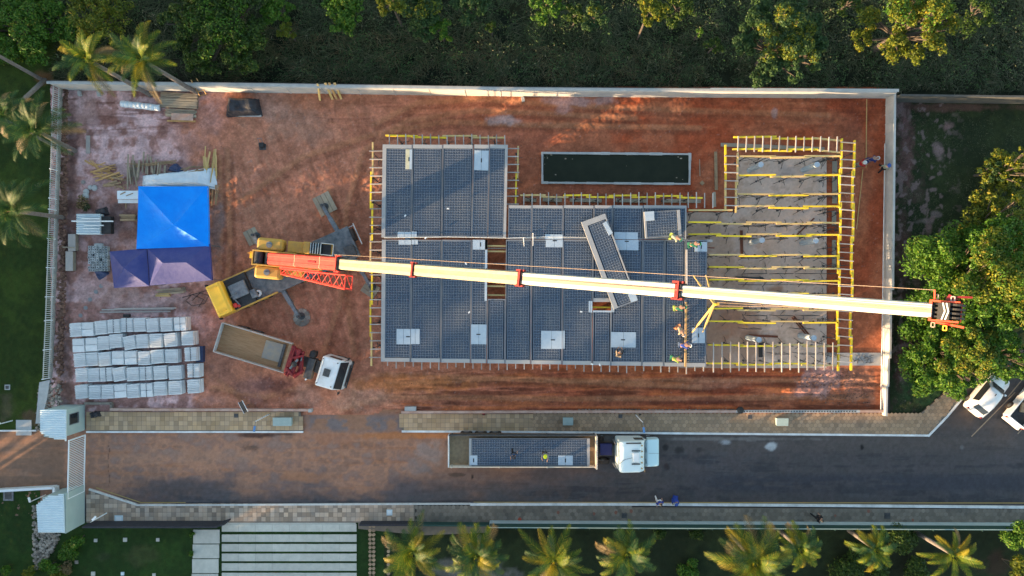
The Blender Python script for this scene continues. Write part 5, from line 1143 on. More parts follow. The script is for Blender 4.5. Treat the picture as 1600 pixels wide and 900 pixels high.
# ------------------------------------------------------------------ canopies
def canopy(q, apex, ze, za, m, lab, poles=True, ridge=None, sag=.06):
    """q corner pixels at eave height, apex pixel(s) at height za"""
    c = [P(*p, ze) for p in q]; ap = [P(*p, za) for p in (ridge or [apex])]; g = sum(c, Vector()) / 4; t = thing('canopy_tent', lab, 'canopy', (g.x, g.y, 0), 0, 'canopies in the yard')
    mb = MB(); N = 8
    faces = [(c[0], c[1]), (c[1], c[2]), (c[2], c[3]), (c[3], c[0])]
    for i, (a, b) in enumerate(faces):
        if len(ap) == 1: t0 = t1 = ap[0]
        else: t0, t1 = {0: (ap[0], ap[1]), 1: (ap[1], ap[1]), 2: (ap[1], ap[0]), 3: (ap[0], ap[0])}[i]
        V = []; Q = []
        for r in range(N + 1):
            for s in range(N + 1):
                f = r / N; h = s / N; e = a.lerp(b, h); tt = t0.lerp(t1, h); p = e.lerp(tt, f); p = p - Vector((0, 0, sag * math.sin(PI * f) * 4 * h * (1 - h) * 2 + sag * .6 * math.sin(PI * h) * (1 - f))); V.append(p)
        for r in range(N):
            for s in range(N): Q.append((r * (N + 1) + s, r * (N + 1) + s + 1, (r + 1) * (N + 1) + s + 1, (r + 1) * (N + 1) + s))
        mb.add(V, Q)
    mb.build('fabric', m, t, smooth=True)
    mb = MB()
    for a, b in faces:
        n = 6
        for s in range(n):
            p = a.lerp(b, s / n); r = a.lerp(b, (s + 1) / n); zz = -.02 - sag * .6 * math.sin(PI * s / n); z2 = -.02 - sag * .6 * math.sin(PI * (s + 1) / n)
            mb.add([p + Vector((0, 0, zz)), r + Vector((0, 0, z2)), r + Vector((0, 0, z2 - .22)), p + Vector((0, 0, zz - .22))], [(0, 1, 2, 3)])
    mb.build('valance', m, t)
    for p in c: d = (g - p).normalized() * .12; MB().cyl((p.x + d.x, p.y + d.y, 0), (p.x + d.x, p.y + d.y, ze - .02), .025, n=6).build('pole', M['steel'], t)
    return t
canopy([(216, 291), (324, 291), (326, 385), (213, 389)], (272, 352), 2.4, 2.95, M['blue'], 'bright blue square canopy above the navy ones', sag=.10)
canopy([(171, 393), (229, 388), (233, 447), (178, 450)], (193, 419), 2.3, 3.1, M['navy'], 'smaller navy canopy at the left, with a pointed roof', sag=.03)
canopy([(230, 388), (327, 381), (331, 438), (234, 446)], None, 2.3, 3.1, M['navy'], 'wider navy canopy with a ridge, touching the blue one', ridge=[(254, 411), (291, 410)], sag=.03)
# ------------------------------------------------------------------ the 45 white block stacks
ST = [[(472, 262), (548, 258), (630, 248), (708, 240), (790, 232), (873, 230), (952, 232), (1038, 230), (1125, 225)], [(490, 360), (572, 355), (645, 345), (720, 332), (808, 343), (888, 333), (972, 330), (1062, 325), (1170, 315)],
      [(497, 450), (575, 446), (652, 445), (735, 438), (815, 437), (900, 440), (980, 430), (1068, 427), (1190, 415)], [(508, 545), (585, 545), (662, 542), (742, 540), (828, 540), (910, 535), (997, 530), (1090, 530), (1207, 517)],
      [(505, 650), (592, 652), (673, 650), (752, 645), (830, 645), (915, 640), (998, 630), (1090, 625), (1207, 617)]]
rnd = random.Random(33)
for r, row in enumerate(ST):
    for k, (u, v) in enumerate(row):
        z = 1.05 + rnd.uniform(-.06, .10); c = P(u / 4, 450 + v / 4, z); a = R(rnd.uniform(-2.5, 2.5) + 3 + (8 if (r, k) in ((1, 4), (3, 3)) else 0)); Wd = 18.0 * (H - z) / F; Ht = 21.2 * (H - z) / F
        t = thing('block_stack', 'stack of long white blocks, %s from the left in the %s row' % (ordn(k + 1), ordn(r + 1)), 'stack', (c.x, c.y, .02), a, 'stacks of white blocks in the yard')
        flat = rnd.random() < .2; n = 8 if not flat else 1; lay = 8; h = z / lay
        MB().box(-Wd / 2 + .05, -Ht / 2 + .05, 0, Wd / 2 - .05, Ht / 2 - .05, .12).build('pallet', M['woodg'], t, local=True)
        mb = MB()
        for l in range(lay):
            ox, oy = rnd.uniform(-.012, .012), rnd.uniform(-.012, .012)
            if l < lay - 1: mb.box(-Wd / 2 + ox, -Ht / 2 + oy, .12 + l * (z - .12) / lay + .008, Wd / 2 + ox, Ht / 2 + oy, .12 + (l + 1) * (z - .12) / lay)
            else:
                n_ = n if n > 1 else 2
                for i in range(n_):
                    y0 = -Ht / 2 + i * Ht / n_; e = rnd.uniform(-.02, .02)
                    mb.box(-Wd / 2 + e, y0 + .024, .12 + l * (z - .12) / lay + .008, Wd / 2 + e, y0 + Ht / n_ - .022, z + rnd.uniform(-.012, .012))
        mb.build('blocks', M['eps'], t, local=True)
        if rnd.random() < .15: MB().box(-.012, -Ht / 2 - .01, .4, .012, Ht / 2 + .01, z + .018).build('strap', M['dsteel'], t, local=True)
box_thing('dark_crate', (306, 541, 317, 566), 0, .45, M['navytarp'], 'dark navy crate at the right end of the third block row', 'crate')
# ------------------------------------------------------------------ timber and yard clutter
def pile(name, c, L, Wd, n, layers, h, a, m, lab, cat='timber pile', seed=1, jit=.06, z0=0.03, cross=False):
    rnd = random.Random(seed); A = P(*c); mb = MB(); mb.T = Matrix.Translation((A.x, A.y, z0)) @ Matrix.Rotation(a, 4, 'Z')
    for l in range(layers):
        for i in range(n):
            w = Wd / n; y = -Wd / 2 + (i + .5) * w + rnd.uniform(-.2, .2) * w; x = rnd.uniform(-jit, jit) * L; aa = rnd.uniform(-jit, jit) * .5
            s = MB(); 
            mb.rbox((x, y), L * rnd.uniform(1 - jit * 3, 1), w * .86, l * h + rnd.uniform(0, .006), (l + 1) * h - .008, aa)
    return tag(mb.build(name, m), lab, cat)
pile('timber_pile', (282, 158), 3.1, 1.25, 9, 4, .07, R(-3), M['woodg'], 'neat pile of greenish boards beside the white wrapped roll', seed=2, jit=.01)
pile('timber_pile', (284, 178), 2.6, .6, 3, 3, .09, R(-3), M['woodg'], 'smaller pile of boards below the neat green one', seed=3, jit=.03)
plank((262, 189), (306, 190), .12, .12, M['woodo'], 'pale square timber at the foot of the smaller board pile', z=.15); plank((268, 182), (302, 183.5), .55, .05, M['brickpink'], 'pinkish board lying on the smaller board pile', z=.31)
o = MB(); n = 10
pts = [P(190 + i * 6.6, 162 + i * .75, .25) for i in range(n)]
for i in range(n - 1): o.cyl(pts[i], pts[i + 1], .27 + .02 * math.sin(i * 2.1), .27 + .02 * math.sin((i + 1) * 2.1), n=10)
tag(o.build('wrapped_roll', M['sheet'], smooth=True), 'long roll wrapped in white film near the top wall', 'roll')
def lumpy(name, q, z, m, lab, cat, seed=1, n=14, rough=.5, peak=None):
    rnd = random.Random(seed); c = [P(*p) for p in q]; V = []; Q = []
    for i in range(n + 1):
        for j in range(n + 1):
            f, g_ = i / n, j / n; p = c[0].lerp(c[1], g_).lerp(c[3].lerp(c[2], g_), f); e = min(f, g_, 1 - f, 1 - g_)
            zz = z * min(1, e * 5) ** .6 * (1 - rough * .5 + rough * vn(np.array([f * 4 + seed]), np.array([g_ * 5.]), seed)[0]) + .03
            V.append((p.x + rnd.uniform(-.02, .02), p.y + rnd.uniform(-.02, .02), zz))
    for i in range(n):
        for j in range(n): Q.append((i * (n + 1) + j, (i + 1) * (n + 1) + j, (i + 1) * (n + 1) + j + 1, i * (n + 1) + j + 1))
    mb = MB().add(V, Q); return tag(mb.build(name, m), lab, cat)
lumpy('covered_pile', [(357, 153), (405, 155), (411, 182), (353, 184)], .75, M['blacktarp'], 'pile covered with glossy black sheeting near the top wall', 'covered pile', 3, rough=.8)
pile('block_row', (384, 181), 2.6, .18, 1, 1, .15, R(0), M['conc'], 'row of pale blocks holding down the black sheeting', 'blocks', seed=8, jit=.02)
cm = thing('plate_compactor', 'small black machine standing alone on the open soil', 'machine', P(411, 228)); A = P(411, 228)
MB().rbox((A.x, A.y - .1), .55, .5, .05, .12, 0).build('base_plate', M['dsteel'], cm); MB().rbox((A.x, A.y), .42, .4, .13, .5, .1).build('engine', M['black'], cm, bevel=.05)
mb = MB(); mb.cyl((A.x - .15, A.y + .1, .4), (A.x - .15, A.y + .45, .85), .02); mb.cyl((A.x + .15, A.y + .1, .4), (A.x + .15, A.y + .45, .85), .02); mb.cyl((A.x - .15, A.y + .45, .85), (A.x + .15, A.y + .45, .85), .02); mb.build('handle', M['steel'], cm)
plank((138, 212), (138, 240), .33, .06, M['joist'], 'single pale board standing apart at the left, near the rubble', z=.05)
# ladder leaning over the wall, planks leaning on it
lt = thing('wooden_ladder', 'wooden ladder leaning against the top wall at the left', 'ladder', P(318, 150)); mb = MB()
a1, a2, b1, b2 = P(313, 151.5, .05), P(323, 148.5, .05), P(298.5, 125, 2.1), P(307, 122.5, 2.1)
mb.bar(a1, b1, .06, .05); mb.bar(a2, b2, .06, .05); mb.build('rail', M['woodo'], lt)
for f in (.06, .3, .54, .78): MB().bar(a1.lerp(b1, f), a2.lerp(b2, f), .05, .05).build('rung', M['woodo'], lt)
for k, (a, b) in enumerate((((500, 157), (496.5, 131)), ((520, 156), (508, 129.5)), ((526.5, 155.5), (514, 129.5)), ((533.5, 155), (522.5, 129.5)))):
    A = P(*a, .03); B = P(*b, 2.0); tag(MB().bar(A, B, .19, .05).build('leaning_plank', M['oldbeam'] if k != 2 else M['woodo']), 'pale yellowish plank leaning on the top wall, %s from the left' % ordn(k + 1), 'plank', 'planks leaning on the top wall')
for k, (x, y) in enumerate(((126, 143), (156, 143.5), (817, 152))):
    A = P(x, y); tag(MB().rbox((A.x, A.y - .2), .25, .4, 0, .25, .2).build('loose_block', M['conc']), 'loose block at the foot of the top wall, %s from the left' % ordn(k + 1), 'block', 'loose blocks')
# carpentry clutter between blue canopy and the left bank
rnd = random.Random(5); kk = 0
for (cx, cy, sx, sy, n, a0, aj, L0, L1, mm) in [(170, 268, 14, 12, 16, 0, .35, .8, 1.7, 'woodo'), (182, 282, 16, 10, 12, 0, .5, .7, 1.5, 'wood'), (205, 268, 8, 14, 9, PI / 2, .2, 1.0, 2.0, 'woodg'), (235, 262, 24, 12, 14, PI / 2, .18, 1.0, 1.8, 'woodg'), (228, 256, 30, 4, 5, 0.03, .12, 2.5, 4.0, 'wood'),
        (330, 262, 11, 14, 13, PI / 2 - .1, .15, 1.6, 2.6, 'oldbeam'), (332, 302, 8, 8, 7, PI / 2, .2, 1.0, 1.8, 'wood'), (300, 265, 14, 6, 6, .4, .4, 1.2, 2.0, 'wood'), (150, 262, 8, 6, 5, -.5, .4, .7, 1.4, 'woodo')]:
    for i in range(n):
        x = cx + rnd.uniform(-sx, sx); y = cy + rnd.uniform(-sy, sy); L = rnd.uniform(L0, L1) * F / H / 2; a = a0 + rnd.uniform(-aj, aj); kk += 1
        plank((x - L * math.cos(a), y + L * math.sin(a)), (x + L * math.cos(a), y - L * math.sin(a)), rnd.uniform(.06, .16), .045, M[mm], 'loose board in the carpentry clutter above the blue canopy, %s counted from the left pile' % ordn(kk), 'loose_board', 'board', z=.04 + rnd.random() * .5, group='loose boards above the blue canopy')
sheetobj = lumpy('white_sheet', [(223, 275), (338, 261), (340, 294), (222, 291)], .55, M['sheet'], 'long white sheet draped over timber above the blue canopy', 'sheet', 6, rough=.25)
lumpy('dark_tarp', [(262, 266), (275, 254), (287, 264), (285, 273)], .5, M['navytarp'], 'small dark tarp heap among the boards', 'tarp', 7, n=8)
lumpy('white_sheet', [(222, 290), (340, 294), (341, 296), (222, 294)], .5, M['sheet'], 'edge of white film showing between sheet and blue canopy', 'sheet', 9, n=8)
wt_ = thing('work_table', 'white topped work table left of the blue canopy', 'table', P(200, 306)); A = P(183, 298, .85); B = P(218, 311, .85)
MB().box(A.x, B.y, .80, B.x, A.y, .85).build('table_top', M['sheet'], wt_)
for x in (A.x + .1, B.x - .1):
    for y in (A.y - .1, B.y + .1): MB().box(x - .04, y - .04, 0, x + .04, y + .04, .795).build('leg', M['wood'], wt_)
MB().box(A.x + .0, B.y - .32, .70, B.x, B.y - .02, .73).build('lower_board', M['white'], wt_)
plank((188, 304), (196, 300), .08, .03, M['wood'], 'offcut on the white work table, left one', z=.86); plank((197, 306), (208, 302), .06, .03, M['wood'], 'offcut on the white work table, right one', z=.86); plank((197, 315), (197, 326), .10, .05, M['wood'], 'short stick below the work table', z=.05)
pile('timber_pile', (202, 340), 1.3, .55, 3, 2, .10, 0, M['wood'], 'short pile of boards half under the blue canopy', seed=14)
# corrugated white sheets on a dark crate, pipes on top
box_thing('dark_crate', (148, 338, 173, 365), 0, .5, M['black'], 'black crate behind the corrugated white sheets', 'crate')
mb = MB(); A = P(119, 334, .7); B = P(156, 366, .7); n = 9; w = (A.y - B.y) / n
for i in range(n):
    y = A.y - i * w; mb.add([(A.x, y, .62), (B.x, y, .62), (B.x, y - w * .5, .72), (A.x, y - w * .5, .72), (A.x, y - w, .62), (B.x, y - w, .62), (A.x, y, .1), (B.x, y, .1), (B.x, y - w, .1), (A.x, y - w, .1)], [(0, 3, 2, 1), (3, 4, 5, 2), (6, 7, 8, 9), (1, 2, 5, 8, 7), (0, 6, 9, 4, 3), (0, 1, 7, 6), (4, 9, 8, 5)])
tag(mb.build('corrugated_stack', M['roofsheet']), 'stack of white corrugated sheets near the left bank', 'stack')
for k, (x0, x1, y, r) in enumerate(((112, 177, 345.5, .06), (132, 162, 352, .05), (128, 157, 341.5, .06), (130, 156, 357, .05))):
    tag(MB().cyl(P(x0, y, .8), P(x1, y + .2, .8), r, n=8).build('white_pipe', M['white']), 'white pipe lying on the corrugated sheets, %s' % ('longest one', 'middle one', 'uppermost one', 'lowest one')[k], 'pipe', 'white pipes')
lumpy('dark_tarp', [(150, 328), (168, 323), (172, 336), (152, 337)], .4, M['blacktarp'], 'crumpled grey tarp above the corrugated sheets', 'tarp', 12, n=8)
plank((108, 365), (110, 422), .01, .01, M['wood'], 'thin lath beside the long crates', z=.04)
for k, (x, y0, y1) in enumerate(((112.5, 366, 392), (108.5, 393, 423))):
    A = P(x, (y0 + y1) / 2, .5); L = (y1 - y0) * .0525; t = thing('long_crate', 'long narrow wooden crate by the left bank, %s one' % ('upper', 'lower')[k], 'crate', (A.x, A.y, 0), 0, 'long crates')
    MB().box(-.28, -L / 2, .06, .28, L / 2, .5).build('box', M['woodg'], t, local=True, bevel=.02); MB().box(-.3, -L / 2 - .02, .502, .3, L / 2 + .02, .54).build('lid', M['joist'], t, local=True)
plank((98, 386), (116, 387), .08, .05, M['woodg'], 'pale stick across the long crates', z=.6)
# hollow block heap and blue sheet
rnd = random.Random(8); bt = thing('block_heap', 'heap of grey blocks with dark hollow ends beside the navy canopy', 'heap', P(150, 403)); mb = MB(); hb = MB()
for i in range(8):
    for j in range(10):
        if rnd.random() < .08: continue
        A = P(136.5 + i * 3.9 + rnd.uniform(-.4, .4), 386 + j * 4.0 + rnd.uniform(-.4, .4), .6); zz = .55 + .1 * rnd.random() - .25 * abs(i - 4) / 4
        mb.rbox((A.x, A.y), .19, .19, 0, zz, rnd.uniform(-.1, .1)); hb.rbox((A.x, A.y), .09, .09, zz - .05, zz + .004, 0)
mb.build('blocks', mat('pale_block', (.28, .32, .34), .9, (.40, .43, .44), 4, island=.3), bt); hb.build('hollow_ends', M['black'], bt)
lumpy('blue_sheet', [(146, 420), (160, 415), (173, 428), (155, 438)], .35, M['navytarp'], 'dark blue sheet below the block heap', 'sheet', 13, n=8)
box_thing('cement_bag', (146, 380, 160, 388), 0, .35, M['conc'], 'pale bag on the top of the block heap', 'bag', bevel=.1)
for k, (x, y, r, m) in enumerate([(136, 300, 5, 'conc'), (135, 307, 6, 'conc'), (142, 293, 4, 'conc'), (149, 294, 5, 'conc'), (131, 285, 3.5, 'joist'), (151, 338, 4, 'woodg')]):
    A = P(x, y); r *= .0525; o = MB().ball((A.x, A.y, r * .45), r, 10, 6, .55).build('cement_sack', M[m], smooth=True); tag(o, 'pale bundle on the soil near the left bank, %s' % ('second lowest', 'lowest of the cluster', 'upper left of the cluster', 'upper right of the cluster', 'small one nearest the bank', 'brownish one below the corrugated sheets')[k], 'bundle', 'pale bundles')
for k, (x, y) in enumerate([(141, 468), (150, 456), (158, 447), (126, 493), (134, 481), (165, 390)]):
    A = P(x, y, .03); o = MB().cyl((A.x, A.y, .0), (A.x, A.y, .06), .17, n=12).build('round_spacer', mat('spacer%d' % k, (.22, .23, .24), .9)); tag(o, 'flat grey disc on the soil, %s from the top' % ordn(k + 1), 'disc', 'flat grey discs')
for k, (x0, x1, y) in enumerate(((160, 272, 483), (157, 267, 486.8), (180, 276, 481.5))):
    plank((x0, y + 1), (x1, y - .3), .12, .10, M['joist'], 'long pale pole above the block rows, %s' % ('upper of the two long ones', 'lowest one', 'thin topmost one')[k], z=.04 + .05 * k)
pile('timber_pile', (268, 455), 2.4, .5, 3, 2, .08, R(6), M['woodg'], 'grey boards lying just below the wide navy canopy', seed=20)
pile('timber_pile', (256, 461), 1.2, .3, 3, 2, .08, R(2), M['oldbeam'], 'short yellowish boards below the wide navy canopy', seed=22)
box_thing('small_motor', (192, 491, 202, 496), 0, .3, M['black'], 'small black box at the top edge of the block rows', 'box')
# solar floodlight mast and black bag
st_ = thing('solar_panel', 'small black solar panel on a post beside the lower low wall', 'solar panel', P(378, 641)); A = P(380, 636, 1.2); mb = MB(); mb.T = Matrix.Translation(A) @ Matrix.Rotation(R(-62), 4, 'Z') @ Matrix.Rotation(R(15), 4, 'X')
mb.box(-.5, -.2, -.02, .5, .2, .02); mb.build('panel', M['black'], st_); mb.v = []; mb.f = []; mb.mi = []; 
for s in (-1, 1): mb.box(-.52, s * .21 - .015, -.025, .52, s * .21 + .015, .03)
mb.build('frame', M['white'], st_); MB().cyl((A.x, A.y, 0), (A.x, A.y, 1.15), .03).build('post', M['steel'], st_)
lumpy('rubbish_bag', [(143, 643), (157, 642), (161, 650), (146, 653)], .55, M['blacktarp'], 'black bag lying on the pavement beside the upper gatehouse', 'bag', 15, n=8)
A = P(1157, 641, .4); tag(MB().ball((A.x, A.y, .3), .32, 10, 6, .8).build('black_drum', M['black'], smooth=True), 'round black bundle on the low wall at the lower right', 'bundle')
A = P(756, 646, .2); tag(MB().ball((A.x, A.y, .2), .15, 8, 5, .8).build('red_clod', M['dred'], smooth=True), 'dark red lump on the low wall', 'lump')
for k, (x, y, r) in enumerate([(812, 811, .16), (872, 800, .13), (928, 802, .12), (962, 800, .14), (986, 798, .14), (1356, 798, .13), (1304, 805, .1), (1425, 812, .1)]):
    A = P(x, y); tag(MB().prism([(A.x + r * math.cos(i), A.y + r * 1.2 * math.sin(i)) for i in range(6)], .12, .14).build('red_stain', mat('brick_dust%d' % k, (.36, .08, .05) if k < 1 else (.24, .11, .08), .95)), kind='structure')
M['hose'] = M['dsteel']
mb = MB(); pts = [(300, 470), (312, 458), (326, 462), (320, 474), (300, 478), (290, 470), (300, 460), (318, 468), (310, 480)]
for a, b in zip(pts, pts[1:]): mb.cyl(P(*a, .06), P(*b, .08), .02, n=5)
tag(mb.build('cable_coil', M['black']), 'loose dark cable coil below the wide navy canopy', 'cable')
mb = MB(); pts = [(285, 465), (330, 452), (345, 455)]
for a, b in zip(pts, pts[1:]): mb.cyl(P(*a, .06), P(*b, .06), .025, n=5)
tag(mb.build('cable', M['black']), 'dark cable running from the canopy towards the crane cab', 'cable')
# ------------------------------------------------------------------ road vehicles
def wheel(par, x, y, r=.5, w=.3, dual=False):
    t = MB().cyl((x, y - w / 2, r), (x, y + w / 2, r), r, n=18).build('wheel', M['rubber'], par, local=True)
    MB().cyl((x, y - w / 2 - .01, r), (x, y + w / 2 + .01, r), r * .5, n=12).build('rim', M['steel'], t, local=True)
def rounded(mb, prof, y0, y1): # side profile (x,z) extruded in y
    n = len(prof); mb.add([(x, y0, z) for x, z in prof] + [(x, y1, z) for x, z in prof], [tuple(range(n))[::-1] if True else (), tuple(range(n, 2 * n))] + [(i, (i + 1) % n, n + (i + 1) % n, n + i) for i in range(n)]); return mb
def car_shape(mb, st, zsec):
    """loft cross-sections: st = [(x, half width, z roof/bonnet, half width top)]"""
    V = []; Q = []; k = 0
    for (x, hw, zt, ht, zb) in st:
        ring = [(x, -hw * .92, zb), (x, -hw, zb + .18), (x, -hw, min(.85, zt - .02)), (x, -ht, zt - .06), (x, -ht * .8, zt), (x, 0, zt + .03), (x, ht * .8, zt), (x, ht, zt - .06), (x, hw, min(.85, zt - .02)), (x, hw, zb + .18), (x, hw * .92, zb)]
        V += ring
    n = 11
    for i in range(len(st) - 1):
        for j in range(n - 1): Q.append((i * n + j, i * n + j + 1, (i + 1) * n + j + 1, (i + 1) * n + j))
        Q.append((i * n + n - 1, i * n, (i + 1) * n, (i + 1) * n + n - 1))
    Q.append(tuple(range(n))[::-1]); Q.append(tuple(range((len(st) - 1) * n, len(st) * n))); mb.add(V, Q); return mb
c1 = P(1548, 616.5, 1.0); car = thing('parked_car', 'white hatchback parked half under the huge tree at the right', 'car', (c1.x, c1.y, -.02), R(51), 'cars parked at the right')
b = car_shape(MB(), [(-1.98, .62, .80, .55, .35), (-1.93, .78, .92, .66, .25), (-1.75, .85, 1.02, .70, .2), (-1.3, .88, 1.40, .62, .2), (-.9, .88, 1.49, .64, .2), (.1, .88, 1.50, .64, .2), (.45, .88, 1.44, .62, .2), (.95, .88, 1.02, .70, .2), (1.5, .86, .92, .66, .2), (1.85, .76, .78, .58, .25), (1.97, .6, .62, .5, .35)], 0)
b.build('body', M['carwhite'], car, smooth=True, local=True)
g = MB(); g.add([(-1.72, -.56, 1.08), (-1.72, .56, 1.08), (-1.36, .54, 1.395), (-1.36, -.54, 1.395)], [(0, 3, 2, 1)]); g.build('rear_window', M['glass'], car, local=True)
g = MB(); g.add([(.50, -.54, 1.47), (.50, .54, 1.47), (.96, .62, 1.075), (.96, -.62, 1.075)], [(0, 3, 2, 1)]); g.build('windscreen', M['glass'], car, local=True)
for s in (-1, 1):
    g = MB(); g.add([(-1.2, s * .885, .95), (.8, s * .885, .95), (.35, s * .68, 1.42), (-1.1, s * .68, 1.42)], [(0, 1, 2, 3)]); g.build('side_window', M['glass'], car, local=True)
    MB().box(.62, s * .98 - .09, .92, .78, s * .98 + .09, 1.06).build('mirror', M['carwhite'], car, local=True, bevel=.03)
    MB().box(-1.985, s * .66 - .08, .70, -1.90, s * .66 + .08, .92).build('tail_light', M['dred'], car, local=True); wheel(car, 1.25, s * .78, .3, .2); wheel(car, -1.25, s * .78, .3, .2)
MB().box(-.05, -.02, 1.53, .15, .02, 1.58).build('antenna', M['black'], car, local=True)
c2 = P(1618, 622, .9); pk = thing('parked_car', 'white pickup with an open dark bed cut by the right border', 'pickup', (c2.x, c2.y, -.02), R(51), 'cars parked at the right')
b = MB(); b = car_shape(b, [(.15, .9, 1.10, .8, .3), (.3, .92, 1.68, .66, .25), (1.2, .92, 1.72, .66, .25), (1.5, .92, 1.62, .66, .25), (1.95, .92, 1.12, .8, .25), (2.6, .88, 1.05, .74, .3), (2.75, .75, .85, .6, .4)], 0); b.build('body', M['carwhite'], pk, smooth=True, local=True)
b = MB(); b.box(-2.55, -.92, .35, .14, -.80, 1.12); b.box(-2.55, .80, .35, .14, .92, 1.12); b.box(-2.62, -.86, .35, -2.50, .86, 1.10); b.box(-2.49, -.79, .35, .14, .79, .60); b.build('cargo_bed', M['carwhite'], pk, local=True, bevel=.05)
MB().box(-2.48, -.785, .605, .13, .785, .64).build('bed_liner', M['black'], pk, local=True); MB().box(-2.85, -.82, .35, -2.63, .82, .62).build('bumper', M['carwhite'], pk, local=True, bevel=.05)
MB().rbox((-1.2, .2), .8, .3, .64, .8, .5).build('load', M['wood'], pk, local=True)
for s in (-1, 1):
    MB().box(-2.66, s * .78 - .07, .7, -2.60, s * .78 + .07, 1.0).build('tail_light', M['dred'], pk, local=True); wheel(pk, 1.9, s * .82, .36, .24); wheel(pk, -1.6, s * .82, .36, .24)
    g = MB(); g.add([(.4, s * .925, 1.15), (1.75, s * .925, 1.15), (1.4, s * .70, 1.60), (.45, s * .70, 1.62)], [(0, 1, 2, 3)]); g.build('side_window', M['glass'], pk, local=True)
g = MB(); g.add([(1.55, -.6, 1.62), (1.55, .6, 1.62), (1.95, .68, 1.17), (1.95, -.68, 1.17)], [(0, 3, 2, 1)]); g.build('windscreen', M['glass'], pk, local=True)
# --- tractor unit and trailer on the road
c = P(816, 705.5, 2.1); tr = thing('flatbed_trailer', 'long open semi-trailer on the road carrying one deck panel', 'trailer', (c.x, c.y, -.02)); hl, hw = 5.9, 1.27
MB().box(-hl, -hw, 1.25, hl, hw, 1.40).build('bed', M['wood'], tr, local=True)
wo2 = mat('pale_gate', (.50, .42, .33), .7, (.60, .55, .46), 4)
for s, nm in ((1, 'side_gate'), (-1, 'side_gate')):
    mb = MB()
    for z in (1.48, 1.72, 1.96): mb.box(-hl, s * hw - .03, z, hl, s * hw + .03, z + .16)
    for k in range(4): x = -hl + .2 + k * 3.85; mb.box(x - .05, s * hw - .05, 1.3, x + .05, s * hw + .05, 2.2)
    mb.build(nm, wo2 if s < 0 else M['dsteel'], tr, local=True)
MB().box(-hl - .07, -hw, 1.3, -hl - .005, hw, 2.2).build('rear_gate', M['kerb'], tr, local=True); mb = MB(); mb.box(hl + .005, -hw - .12, 1.3, hl + .12, hw + .02, 2.35)
for k in range(14): mb.box(hl + .121, -hw - .08 + k * .19, 1.35, hl + .15, -hw + k * .19, 2.3)
mb.build('front_gate', mat('headboard', (.60, .52, .42), .7), tr, local=True)
MB().box(-hl, -.45, .85, hl, .45, 1.245).build('chassis', M['dsteel'], tr, local=True)
for x in (-4.6, -3.4, -2.2):
    for s in (-1, 1): wheel(tr, x, s * 1.0, .5, .5)
MB().box(hl + .2, -.9, 1.25, hl + .8, -.88, 1.3).build('coupling_rod', M['steel'], tr, local=True)
cg = panel([(733, 685), (922, 685), (922, 729.5), (732, 729)], (.20, .06, .22, .06), 'deck panel lying on the trailer', z=1.95, caps=[(734, 712, 746, 727), (872, 712, 895, 727)], name='loaded_panel', step=.2)
c = P(991, 708, 1.8); tu = thing('tractor_unit', 'pale bonneted tractor unit parked right in front of the trailer', 'truck', (c.x, c.y, -.02))
MB().box(-3.4, -.42, .7, 2.2, .42, .98).build('chassis', M['dsteel'], tu, local=True); MB().rbox((-2.2, .15), 1.0, .95, .985, 1.25, 0).build('coupling_plate', mat('dark_blue', (.015, .02, .10), .6), tu, local=True, bevel=.05)
MB().rbox((-2.0, 1.0), .8, .5, .6, 1.15, 0).build('fuel_tank', M['black'], tu, local=True, bevel=.08)
cw = mat('tractor_white', (.66, .76, .76), .35, (.72, .80, .80), 1.2, coat=.4)
mb = MB(); rounded(mb, [(-1.45, .8), (.72, .8), (.90, 1.9), (.62, 2.75), (.25, 3.15), (-1.2, 3.28), (-1.42, 3.1)], -1.23, 1.23); mb.build('cab', cw, tu, local=True, bevel=.14)
mb = MB(); rounded(mb, [(.93, .8), (1.98, .8), (2.1, 1.0), (2.08, 1.55), (1.9, 1.72), (.95, 1.95)], -1.12, 1.12); mb.build('hood', mat('hood_white', (.56, .76, .80), .3, coat=.4), tu, local=True, bevel=.14)
mb = MB(); mb.add([(.70, -1.1, 2.72), (.70, 1.1, 2.72), (.955, 1.12, 1.97), (.955, -1.12, 1.97)], [(0, 3, 2, 1)]); mb.build('windscreen', M['glass'], tu, local=True)
MB().box(-.38, -.38, 3.2, .15, .38, 3.36).build('roof_hatch', M['carwhite'], tu, local=True, bevel=.05)
for s in (-1, 1): MB().box(-.45, s * .52 - .04, 3.2, .22, s * .52 + .04, 3.28).build('roof_rail', M['black'], tu, local=True); MB().box(.78, s * 1.36 - .1, 1.7, .9, s * 1.36 + .1, 2.3).build('mirror', M['black'], tu, local=True); MB().box(-.1, s * 1.236 - .01, 1.75, .62, s * 1.236 + .01, 2.5).build('side_window', M['glass'], tu, local=True)
for y in (-.9, -.45, 0, .45, .9): MB().box(.34, y - .05, 3.06, .44, y + .05, 3.14).build('marker_lamp', M['woodo'], tu, local=True)
for s in (-.8, .1): MB().bar((.985, s, 2.02), (.82, s + .5, 2.46), .025, .02).build('wiper', M['black'], tu, local=True)
MB().box(1.0, -.01, 1.90, 2.0, .01, 1.905).build('hood_seam', M['steel'], tu, local=True)
for s in (-1, 1): MB().cyl((-1.62, s * .95, .9), (-1.62, s * .95, 2.9), .07, n=8).build('exhaust', M['steel'], tu, local=True)
MB().box(-.9, 1.08, 3.08, .3, 1.16, 3.30).build('roof_spoiler', M['black'], tu, local=True)
for x in (1.3, -2.3):
    for s in (-1, 1): wheel(tu, x, s * .95, .5, .34)
mb = MB(); pts = [(-1.4, -.5, 3.2), (-1.0, -.15, 3.3), (-.4, 0, 3.34)]
for a, b_ in zip(pts, pts[1:]): mb.cyl(a, b_, .015, n=5)
mb.build('cable', M['black'], tu, local=True)
